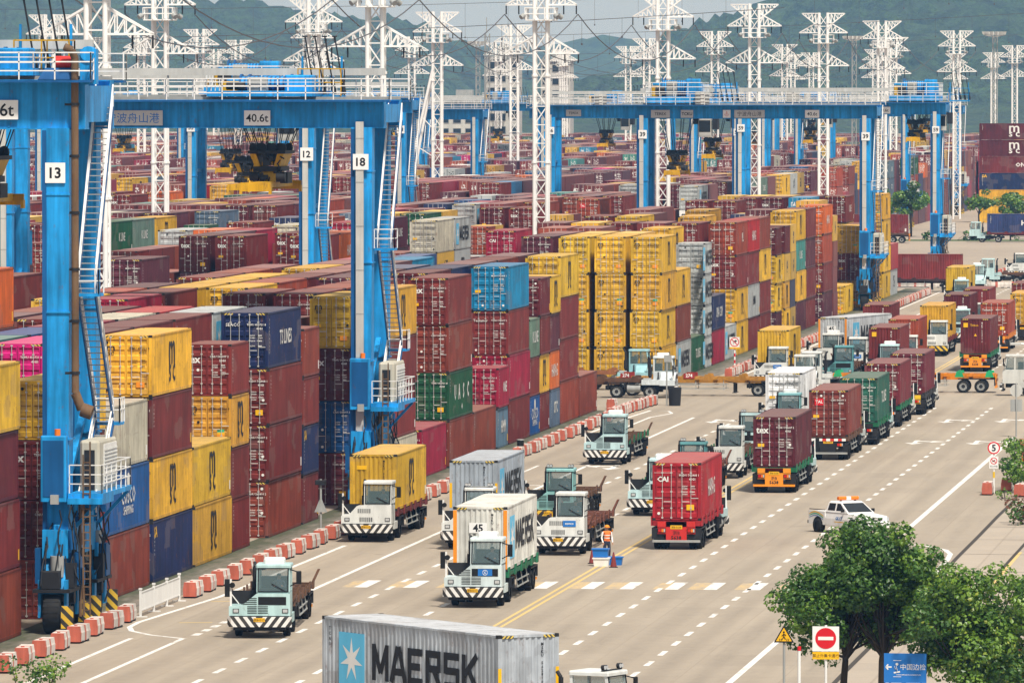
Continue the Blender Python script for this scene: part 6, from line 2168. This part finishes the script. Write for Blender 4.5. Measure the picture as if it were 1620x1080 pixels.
# ------------------------------------------------------------------ people
def skin_body(name, joints, edges, mats_of=None, sub=2):
    """one continuous surface grown over a skeleton: joints name -> (x, y, z, radius)"""
    names = list(joints)
    me = bpy.data.meshes.new(name)
    me.from_pydata([joints[k][:3] for k in names], [(names.index(a), names.index(b)) for a, b in edges], [])
    o = bpy.data.objects.new(name, me)
    COL.objects.link(o)
    md = o.modifiers.new('skin', 'SKIN')
    md.use_smooth_shade = True
    o.modifiers.new('sub', 'SUBSURF').levels = sub
    for i, k in enumerate(names):
        rr_ = joints[k][3]
        me.skin_vertices[0].data[i].radius = rr_ if isinstance(rr_, tuple) else (rr_, rr_)
    me.skin_vertices[0].data[0].use_root = True
    dg = bpy.context.evaluated_depsgraph_get()
    out = bpy.data.meshes.new_from_object(o.evaluated_get(dg))
    bpy.data.objects.remove(o)
    bpy.data.meshes.remove(me)
    out.name = name
    return out
def paint_by(me, fn, mats):
    me.materials.clear()
    for m in mats:
        me.materials.append(M[m])
    for p in me.polygons:
        p.material_index = fn(p.center)
        p.use_smooth = True
def head_geo(b, c, r_=.1):
    """face features on a head centred at c, looking along -y"""
    x, y, z = c
    b.mat('skin'); b.add([(x - .016, y - r_ * .98, z - .02), (x + .016, y - r_ * .98, z - .02), (x, y - r_ * 1.25, z - .025), (x, y - r_ * .98, z + .03)], [(0, 1, 2), (0, 2, 3), (1, 3, 2)])
    for s in (-1, 1):
        b.cyl((x + s * r_ * .86, y + .01, z), (x + s * r_ * .98, y + .015, z), .026, 8)
    b.mat('black')
    for s in (-1, 1):
        b.cyl((x + s * .035, y - r_ * .96, z + .02), (x + s * .035, y - r_ * .99, z + .02), .011, 6)
    b.box(x - .025, x + .025, y - r_ * .985, y - r_ * .95, z - .055, z - .045)
def hand(joints, edges, w, d, s):
    """five short curled fingers rooted in the palm"""
    w = Vector(w)
    for i, (o, l) in enumerate(((-.03, .065), (-.01, .075), (.01, .07), (.028, .055))):
        k = f'{s}f{i}'
        joints[k + 'a'] = (w.x + o * .6, w.y - .005, w.z - .075, .011)
        joints[k + 'b'] = (w.x + o, w.y - .02, w.z - .075 - l * .6, .0095)
        joints[k + 'c'] = (w.x + o, w.y - .05, w.z - .075 - l, .008)
        edges += [(s + 'palm', k + 'a'), (k + 'a', k + 'b'), (k + 'b', k + 'c')]
    joints[s + 'ta'] = (w.x + .035 * d, w.y - .03, w.z - .05, .012)
    joints[s + 'tb'] = (w.x + .045 * d, w.y - .055, w.z - .085, .009)
    edges += [(s + 'palm', s + 'ta'), (s + 'ta', s + 'tb')]
J = {'pelvis': (0, 0, .95, (.15, .11)), 'waist': (0, 0, 1.1, (.145, .1)), 'chest': (0, .0, 1.3, (.17, .12)), 'collar': (0, .01, 1.44, (.12, .08)), 'neck': (0, 0, 1.52, .055), 'head': (0, -.015, 1.63, (.085, .1)), 'crown': (0, 0, 1.7, (.07, .085))}
Eg = [('pelvis', 'waist'), ('waist', 'chest'), ('chest', 'collar'), ('collar', 'neck'), ('neck', 'head'), ('head', 'crown')]
for s, d in (('l', -1), ('r', 1)):
    J[s + 'hip'] = (d * .1, 0, .88, .1); J[s + 'knee'] = (d * .12, -.04 if d > 0 else .03, .5, .065); J[s + 'ank'] = (d * .13, .0 if d > 0 else .1, .1, .045); J[s + 'toe'] = (d * .14, -.16 if d > 0 else -.05, .045, .042)
    J[s + 'sh'] = (d * .2, .01, 1.42, .065); J[s + 'el'] = (d * .27, .03, 1.14, .045); J[s + 'wr'] = (d * .25, -.13, .94, .032); J[s + 'palm'] = (d * .25, -.15, .885, (.034, .02))
    Eg += [('pelvis', s + 'hip'), (s + 'hip', s + 'knee'), (s + 'knee', s + 'ank'), (s + 'ank', s + 'toe'), ('collar', s + 'sh'), (s + 'sh', s + 'el'), (s + 'el', s + 'wr'), (s + 'wr', s + 'palm')]
    hand(J, Eg, J[s + 'wr'][:3], -d, s)
wm = skin_body('person', J, Eg)
def wcol(c):
    if c.z > 1.49 or (c.z < .93 and abs(c.x) > .19 and c.y < -.07):
        return 0
    if c.z > 1.0 and abs(c.x) < .2:
        return 1
    if c.z > .92 and abs(c.x) > .17:
        return 3
    return 2
paint_by(wm, wcol, ['skin', 'vest', 'cloth_dark', 'signwhite'])
per = obj('person', wm, None, (-39.35, 388.2, 0), R(25))
tag(per, 'worker in orange hard hat and orange vest standing behind the crates', 'person')
b = MB(); head_geo(b, (0, -.015, 1.63), .1); obj('face', b, per)
b = MB().mat('orange')
for i in range(5):
    a, c = i * .3, (i + 1) * .3
    b.cyl((0, 0, 1.67 + .12 * math.sin(a)), (0, 0, 1.67 + .12 * math.sin(c)), .128 * math.cos(a), 16, .128 * math.cos(c), caps=False)
b.cyl((0, -.02, 1.66), (0, -.02, 1.675), .155, 16)
obj('hard_hat', b, per)
b = MB().mat('signwhite'); b.cyl((0, 0, 1.12), (0, 0, 1.17), .158, 18, .163, False); b.cyl((0, 0, 1.26), (0, 0, 1.3), .176, 18, .178, False); obj('reflective_band', b, per)
# drivers: seated from the hips up, hands on the wheel
Js = {'pelvis': (0, 0, .12, (.16, .12)), 'waist': (0, .02, .26, (.15, .11)), 'chest': (0, .03, .46, (.18, .12)), 'collar': (0, .03, .6, (.12, .08)), 'neck': (0, .01, .68, .055), 'head': (0, -.01, .8, (.085, .1)), 'crown': (0, .01, .87, (.07, .085))}
Es = [('pelvis', 'waist'), ('waist', 'chest'), ('chest', 'collar'), ('collar', 'neck'), ('neck', 'head'), ('head', 'crown')]
for s, d in (('l', -1), ('r', 1)):
    Js[s + 'hip'] = (d * .1, -.1, .1, .09); Js[s + 'knee'] = (d * .14, -.48, .12, .065)
    Js[s + 'sh'] = (d * .2, .03, .57, .062); Js[s + 'el'] = (d * .28, -.1, .34, .045); Js[s + 'wr'] = (d * .16, -.36, .4, .032); Js[s + 'palm'] = (d * .15, -.42, .41, (.03, .022))
    Es += [('pelvis', s + 'hip'), (s + 'hip', s + 'knee'), ('collar', s + 'sh'), (s + 'sh', s + 'el'), (s + 'el', s + 'wr'), (s + 'wr', s + 'palm')]
    for i, o in enumerate((-.028, -.01, .01, .028)):
        k = f'{s}f{i}'
        Js[k + 'a'] = (d * .15 + o * .3, -.46, .42 + o, .011); Js[k + 'b'] = (d * .15 + o * .3 - d * .02, -.5, .41 + o, .009)
        Es += [(s + 'palm', k + 'a'), (k + 'a', k + 'b')]
    Js[s + 'ta'] = (d * .12, -.43, .44, .011); Es += [(s + 'palm', s + 'ta')]
dm = skin_body('person', Js, Es)
paint_by(dm, lambda c: 0 if c.z > .66 or (c.y < -.34 and c.z > .3) else (1 if c.z > .14 else 2), ['skin', 'drv_shirt', 'cloth_dark'])
hairm = MB().mat('black')
for i in range(4):
    a, c = i * .38, (i + 1) * .38
    hairm.cyl((0, .02, .83 + .09 * math.sin(a)), (0, .02, .83 + .09 * math.sin(c)), .1 * math.cos(a), 12, .1 * math.cos(c), caps=False)
hairm = hairm.mesh('hair')
bf = MB(); head_geo(bf, (0, -.01, .8), .1); facem = bf.mesh('face')
n = 0
for t in [o for o in COL.objects if o.name.startswith('terminal_tractor')]:
    p = t.location
    if p.y > 700 or t.rotation_euler.z < 3.0:
        continue
    # the figure looks along its own -y; the cab's forward is +y of the tractor
    q = Vector((-.75, -.95, 1.78))
    q.rotate(t.rotation_euler)
    o = obj('person', dm, None, p + q, t.rotation_euler.z + math.pi)
    lab = t['label'].replace('terminal tractor', 'tractor')
    tag(o, 'driver with dark hair at the wheel of the ' + lab if len(lab.split()) < 8 else 'driver at the wheel of the ' + lab, 'person', 'drivers seen through windscreens')
    o['label'] = ' '.join(o['label'].split()[:16])
    obj('hair', hairm, o)
    obj('face', facem, o)

# ------------------------------------------------------------------ pickup truck
PU = obj('pickup_truck', None, None, (-29.3, 414.2, 0), R(218)); tag(PU, 'white double cab pickup with orange beacon bar crossing the road behind the tree', 'pickup truck')
def loft(b, secs):
    """skin between cross sections given as lists of points with equal count (closed rings)"""
    n = len(secs[0])
    vs = [p for s in secs for p in s]
    fs = [tuple(range(n - 1, -1, -1)), tuple(range((len(secs) - 1) * n, len(secs) * n))]
    for k in range(len(secs) - 1):
        for i in range(n):
            j = (i + 1) % n
            fs.append((k * n + i, k * n + j, (k + 1) * n + j, (k + 1) * n + i))
    b.add(vs, fs)
def bsec(y, w, z0, z1, sh=.06):
    return [(-w + .05, y, z0), (w - .05, y, z0), (w, y, z0 + .12), (w, y, (z0 + z1) * .5 + .05), (w - sh, y, z1 - .03), (w - sh - .08, y, z1), (-w + sh + .08, y, z1), (-w + sh, y, z1 - .03), (-w, y, (z0 + z1) * .5 + .05), (-w, y, z0 + .12)]
M['carwhite'] = simple('white_car_paint', (.8, .8, .79), .22)
b = MB().mat('carwhite')
b.smooth = False
loft(b, [bsec(2.5, .72, .42, .92), bsec(2.42, .82, .36, 1.0), bsec(1.2, .86, .36, 1.1), bsec(1.1, .87, .34, 1.12), bsec(-.85, .87, .34, 1.1), bsec(-.95, .87, .4, 1.06)])
obj('body', b, PU)
b = MB().mat('carwhite')
for sx in (-1, 1):
    x0, x1 = sorted((sx * .8, sx * .87)); b.box(x0, x1, -2.5, -.96, .42, 1.12)
b.box(-.8, .8, -2.5, -2.43, .45, 1.1); b.box(-.8, .8, -1.02, -.96, .45, 1.15); b.box(-.8, .8, -2.43, -1.02, .55, .62)
b.mat('dark'); b.bar((-.83, -2.45, 1.2), (-.83, -1.0, 1.2), .04); b.bar((.83, -2.45, 1.2), (.83, -1.0, 1.2), .04)
bed = obj('cargo_bed', b, PU)
# the swoosh along the bed
for sx in (-1, 1):
    b = MB()
    for m, dz, th in (('signyellow', .06, .07), ('teal_sticker', -.03, .06), ('signblue', -.12, .04)):
        b.mat(m)
        pts = [(-2.4 + 1.3 * t / 10, .78 + dz + .2 * math.sin(math.pi * (.15 + .85 * t / 10))) for t in range(11)]
        for (a, z), (c, z2) in zip(pts, pts[1:]):
            k = th * (1 - abs((a + 1.75) / 1.0) ** 2 * .6)
            q = [(sx * .874, a, z), (sx * .874, c, z2), (sx * .874, c, z2 + k), (sx * .874, a, z + k)]
            b.quad(*q)
    b.mat('signblue'); b.text('GKCT', (sx * .876, .35, .8), (0, sx, 0), _UZ, .24, 'C', 1); b.mat('signyellow'); b.quad((sx * .876, -.1, .6), (sx * .876, .8, .6), (sx * .876, .8, .64), (sx * .876, -.1, .64))
    obj('side_lettering', b, PU)
b = MB().mat('carwhite')
cs = lambda y, w, z: [(-w, y, z), (w, y, z)]
def cabring(z, w, y0, y1):
    return [(-w, y0, z), (w, y0, z), (w, y1, z), (-w, y1, z)]
loft(b, [cabring(1.1, .83, -.95, 1.12), cabring(1.14, .82, -.94, 1.08), cabring(1.6, .7, -.82, .32), cabring(1.68, .62, -.72, .2)])
cabn = obj('cab', b, PU)
def side_glass(sx, ya, yb, yc, yd):
    b = MB().mat('tint')
    o = .012
    b.quad((sx * (.795 + o), ya, 1.19), (sx * (.795 + o), yb, 1.19), (sx * (.705 + o), yc, 1.57), (sx * (.705 + o), yd, 1.57))
    return b
for sx in (-1, 1):
    obj('side_window', side_glass(sx, -.8, -.12, -.12, -.72), cabn); obj('side_window', side_glass(sx, 0, .82, .28, 0), cabn)
b = MB().mat('tint'); b.quad((-.74, 1.075, 1.16), (.74, 1.075, 1.16), (.64, .35, 1.6), (-.64, .35, 1.6)); obj('windscreen', b, cabn)
b = MB().mat('tint'); b.quad((-.7, -.95, 1.2), (.7, -.95, 1.2), (.62, -.84, 1.56), (-.62, -.84, 1.56)); obj('rear_window', b, cabn)
b = MB().mat('amber'); b.cyl((-.62, -.1, 1.83), (-.14, -.1, 1.83), .1, 10); b.cyl((.14, -.1, 1.83), (.62, -.1, 1.83), .1, 10); b.mat('signwhite'); b.box(-.14, .14, -.19, -.01, 1.75, 1.92); b.mat('dark'); b.box(-.5, -.4, -.13, -.07, 1.68, 1.76); b.box(.4, .5, -.13, -.07, 1.68, 1.76); obj('beacon_bar', b, PU)
for sx in (-1, 1):
    b = MB().mat('lens'); b.hexa([(sx * .62 - .2, 2.38, .74), (sx * .62 + .2, 2.38, .74), (sx * .62 + .2, 2.5, .74), (sx * .62 - .2, 2.5, .74)], [(sx * .62 - .2, 2.36, .93), (sx * .62 + .2, 2.36, .93), (sx * .62 + .18, 2.47, .93), (sx * .62 - .2, 2.47, .93)]); obj('headlight', b, PU)
    b = MB().mat('black'); b.bevbox(sx * .95 - .1, sx * .95 + .1, .78, .86, 1.15, 1.32, .02); obj('mirror', b, PU)
    b = MB().mat('redlens'); b.box(min(sx * .7, sx * .86), max(sx * .7, sx * .86), -2.52, -2.5, .75, 1.05); obj('tail_light', b, PU)
b = MB().mat('black'); b.box(-.4, .4, 2.5, 2.52, .78, .92); b.mat('greylight'); b.box(-.1, .1, 2.52, 2.53, .8, .9); obj('grille', b, PU)
b = MB().mat('carwhite'); b.bevbox(-.86, .86, 2.36, 2.62, .4, .7, .05); b.mat('black'); b.box(-.4, .4, 2.6, 2.63, .62, .67); b.mat('plate'); b.box(-.24, .24, 2.622, 2.632, .44, .58); bp = obj('bumper', b, PU)
b = MB().mat('dark'); b.box(-.8, .8, -2.7, -2.52, .45, .6); obj('rear_bumper', b, PU)
for sx in (-1, 1):
    for yy in (1.6, -1.62):
        wheel(PU, (sx * .8, yy, .36), .36, .24, 'greylight')
        b = MB().mat('black'); b.cyl((sx * .7, yy, .38), (sx * .879, yy, .38), .46, 20); obj('wheel_arch', b, PU)

# ------------------------------------------------------------------ trees and shrubs
def leaf_mat(name, a, c):
    m, n, b = nt_mat(name)
    g = nd(n, 'ShaderNodeNewGeometry')
    r50 = ramp(n, noise(n, g.outputs['Position'], 1.3, 3, .6), .35, .65)
    rnd = g.outputs['Random Per Island']
    f = mth(n, 'MULTIPLY_ADD', rnd, .6, mth(n, 'MULTIPLY', r50, .4))
    n.links.new(mixc(n, f, a, c), b.inputs['Base Color'])
    b.inputs['Roughness'].default_value = .42
    b.inputs['Subsurface Weight'].default_value = 0
    tr_ = nd(n, 'ShaderNodeBsdfTranslucent')
    n.links.new(mixc(n, f, tuple(x * 1.4 for x in a), tuple(x * 1.4 for x in c)), tr_.inputs[0])
    mx = nd(n, 'ShaderNodeMixShader')
    mx.inputs[0].default_value = .28
    out_ = [q for q in n.nodes if q.type == 'OUTPUT_MATERIAL'][0]
    n.links.new(b.outputs[0], mx.inputs[1]); n.links.new(tr_.outputs[0], mx.inputs[2]); n.links.new(mx.outputs[0], out_.inputs[0])
    return m
M['leaf_dark'] = leaf_mat('dark_leaf', (.024, .074, .01), (.08, .18, .024))
M['leaf_light'] = leaf_mat('light_leaf', (.08, .18, .018), (.2, .32, .035))
M['leaf_yellow'] = leaf_mat('yellow_green_leaf', (.13, .2, .02), (.33, .38, .05))
M['leaf_red'] = leaf_mat('reddish_leaf', (.12, .045, .025), (.2, .08, .04))
M['bark'] = painted('dark_bark', (.05, .038, .028), .9, .5)
def leaves(b, clumps, per, size, mats, rg):
    for cx, cy, cz, cr in clumps:
        k = rg.random()
        main = mats[0] if k < .6 else mats[1]
        for _ in range(int(per * (cr / .7) ** 2)):
            while True:
                p = Vector((rg.uniform(-1, 1), rg.uniform(-1, 1), rg.uniform(-1, 1)))
                if .25 < p.length < 1:
                    break
            p = p.normalized() * (p.length ** .45)
            c = Vector((cx, cy, cz)) + Vector((p.x * cr, p.y * cr, p.z * cr * .75))
            d = Vector((rg.gauss(0, 1), rg.gauss(0, 1), rg.gauss(0, .6))).normalized()
            u = (p + Vector((rg.gauss(0, .5), rg.gauss(0, .5), .5 + rg.gauss(0, .4)))).normalized()
            s = d.cross(u)
            if s.length < .1:
                continue
            s.normalize()
            d = u.cross(s).normalized()
            l = size * rg.uniform(.7, 1.35)
            w_ = l * .38
            b.mat(main if rg.random() < .8 else mats[rg.randrange(len(mats))])
            b.add([c - d * l * .5, c + s * w_ - u * .02, c + d * l * .5, c - s * w_ - u * .02], [(0, 1, 2, 3)])
def tree(x, y, h, crown_r, trunk_h, lab, mats, seed, clumps=60, per=95, size=.17, squash=.8, lean=0, group=None, shift=(0, 0)):
    rg = random.Random(seed)
    r = obj('tree', None, None, (x, y, 0)); tag(r, lab, 'tree', group)
    cz = h - crown_r * squash
    t = MB().mat('bark')
    top = Vector((shift[0] * .5, shift[1] * .5, cz - crown_r * .15))
    prev, pr = Vector((0, 0, 0)), .05 + h * .018
    for i in range(1, 6):
        c = Vector((0, 0, 0)).lerp(top, i / 5) + Vector((rg.uniform(-.06, .06), rg.uniform(-.06, .06), 0))
        t.cyl(prev, c, pr, 9, pr * .86, caps=False)
        prev, pr = c, pr * .86
    cl = []
    lobes = []
    for i in range(13):
        a_ = i * 2.4 + rg.uniform(-.4, .4)
        e_ = rg.uniform(-.8, .95)
        ce = math.sqrt(max(.05, 1 - e_ * e_))
        lobes.append((Vector((math.cos(a_) * ce, math.sin(a_) * ce, e_)) * rg.uniform(.5, .8), rg.uniform(.3, .48)))
    for _ in range(clumps):
        while True:
            p = Vector((rg.uniform(-1, 1), rg.uniform(-1, 1), rg.uniform(-1, 1)))
            if p.length < 1 and p.length > .3:
                break
        lo_, lr_ = rg.choice(lobes)
        p = lo_ + p.normalized() * p.length ** .6 * lr_
        if p.z < -.35 and rg.random() < .5:
            p.z *= -.6
        k = rg.uniform(.82, 1.12)
        cl.append((shift[0] + p.x * crown_r * k, shift[1] + p.y * crown_r * k, cz + p.z * crown_r * squash * k, rg.uniform(.42, .85) * crown_r / 2.6))
    for i in range(0, len(cl), 3):
        q = Vector(cl[i][:3])
        s_ = Vector((0, 0, 0)).lerp(top, rg.uniform(.6, 1.0))
        mid = s_.lerp(q, .5) + Vector((0, 0, -.15 * crown_r * rg.random()))
        t.cyl(s_, mid, h * .008, 6, h * .005, caps=False); t.cyl(mid, q, h * .005, 5, h * .002, caps=False)
    obj('trunk', t, r)
    b = MB(); leaves(b, cl, per, size, mats, rg); obj('crown', b, r)
    return r
DK = ('leaf_dark', 'leaf_light', 'leaf_dark', 'leaf_dark', 'leaf_dark')
LT = ('leaf_light', 'leaf_dark', 'leaf_yellow', 'leaf_dark')
tree(-20.45, 285.5, 7.15, 2.35, 3, 'dark green tree with its dark trunk right behind the no entry sign', DK, 3, 170, 190, .16, 1.08, shift=(.4, 0))
tree(-18.95, 285.0, 7.4, 2.4, 3, 'dark green tree whose trunk stands left of the blue board', DK, 8, 165, 190, .16, 1.12, shift=(.1, 0))
tree(-15.6, 280.0, 6.2, 2.5, 2.5, 'yellowish green tree in the bottom right corner over a red hut', LT, 5, 165, 190, .16, 1.1, shift=(.1, 0))
tree(-12.9, 288.0, 5.9, 1.9, 2.5, 'bright green tree cut by the right picture edge', LT, 6, 44, 160, .18, .8)
FT = [(-79.5, 1262, 8.5, 3.4, 'round dark tree behind the broadside red box at the far junction'), (-70.8, 1300, 7.2, 2.6, 'slim dark tree just right of the far crane leg'), (-66.5, 1320, 6.6, 3.2, 'spreading dark tree left of the far navy box truck'), (-63.2, 1330, 6.2, 2.8, 'bushy dark tree behind the ice blue far tractor'), (-57.5, 1340, 7.8, 3.0, 'leafy tree in front of the yellow broadside box'), (-85, 1275, 7, 3, 'dark tree half hidden by the last yellow stack')]
for i, (x, y, h, cr, lab) in enumerate(FT):
    tree(x, y, h, cr, 2, lab, DK, 20 + i, 34, 55, .42, .85, group='trees at the far junction')
def shrub(name, x, y, sx, sy, h, lab, mats, seed, n, per, size, cat='shrub'):
    rg = random.Random(seed)
    r = obj(name, None, None, (x, y, 0)); tag(r, lab, cat)
    cl = [(rg.uniform(-1, 1) * sx, rg.uniform(-1, 1) * sy, rg.uniform(.15, 1) ** .8 * h * .85, rg.uniform(.45, .75) * min(.8, h * .6)) for _ in range(n)]
    b = MB().mat('bark')
    for c in cl[::2]:
        b.cyl((c[0] * .5, c[1] * .5, 0), c[:3], .03, 5, .012, caps=False)
    obj('stem', b, r)
    b = MB(); leaves(b, cl, per, size, mats, rg); obj('foliage', b, r)
shrub('hedge', -22.1, 459.5, 1.3, 3.5, 3.5, 'tall dense green bush at the right edge by the speed sign', DK, 31, 44, 110, .2, 'bush')
shrub('hedge', -20.4, 424.0, .8, 1.2, 1.5, 'low square bush with reddish top at the right edge', ('leaf_red', 'leaf_dark', 'leaf_dark'), 32, 22, 90, .16, 'bush')
shrub('hedge', -19.6, 287.0, 1.4, .5, 1.2, 'low green hedge under the no entry sign', LT, 33, 26, 110, .13, 'hedge')
shrub('hedge', -17.0, 286.0, 1.2, .5, 1.3, 'low green hedge behind the blue board', DK, 34, 22, 110, .13, 'hedge')
shrub('hedge', -22.9, 449.5, .7, 2.2, .5, 'ragged weeds at the kerb below the tall bush', LT, 36, 16, 80, .14, 'weeds')
shrub('shrub', -50.8, 290.6, 1.0, .6, 2.4, 'tip of a bright green shrub at the bottom left corner', LT, 35, 16, 110, .14)
for i, (x, w_, lab) in enumerate(((-72, 4, 'clipped green hedge left of the far crane foot'), (-66.5, 1.4, 'round clipped bush by the far ice blue tractor'), (-57, 5, 'clipped hedge at the right of the far junction'))):
    shrub('hedge', x, 1232, w_, .6, 1.5, lab, DK, 40 + i, 14, 50, .4, 'hedge')
g = MB().mat('far_grass'); g.quad((-90, 1226, .008), (-40, 1226, .008), (-40, 1238, .008), (-90, 1238, .008)); struct('grass', g)
# red hut behind the yellowish tree
r = obj('red_hut', None, None, (-14.9, 291, 0), R(8)); tag(r, 'faded red metal hut half hidden by the yellowish tree', 'hut')
b = MB().mat('hutred'); b.box(-1.2, 1.2, -1, 1, 0, 2.5)
for i in range(12):
    b.box(-1.15 + i * .2, -1.07 + i * .2, -1.03, -1.0, .1, 2.4)
obj('wall', b, r); obj('roof', MB().mat('hutred').box(-1.35, 1.35, -1.15, 1.15, 2.502, 2.62), r); obj('door', MB().mat('barred').box(-.9, -.1, -1.07, -1.035, .05, 2.1), r)
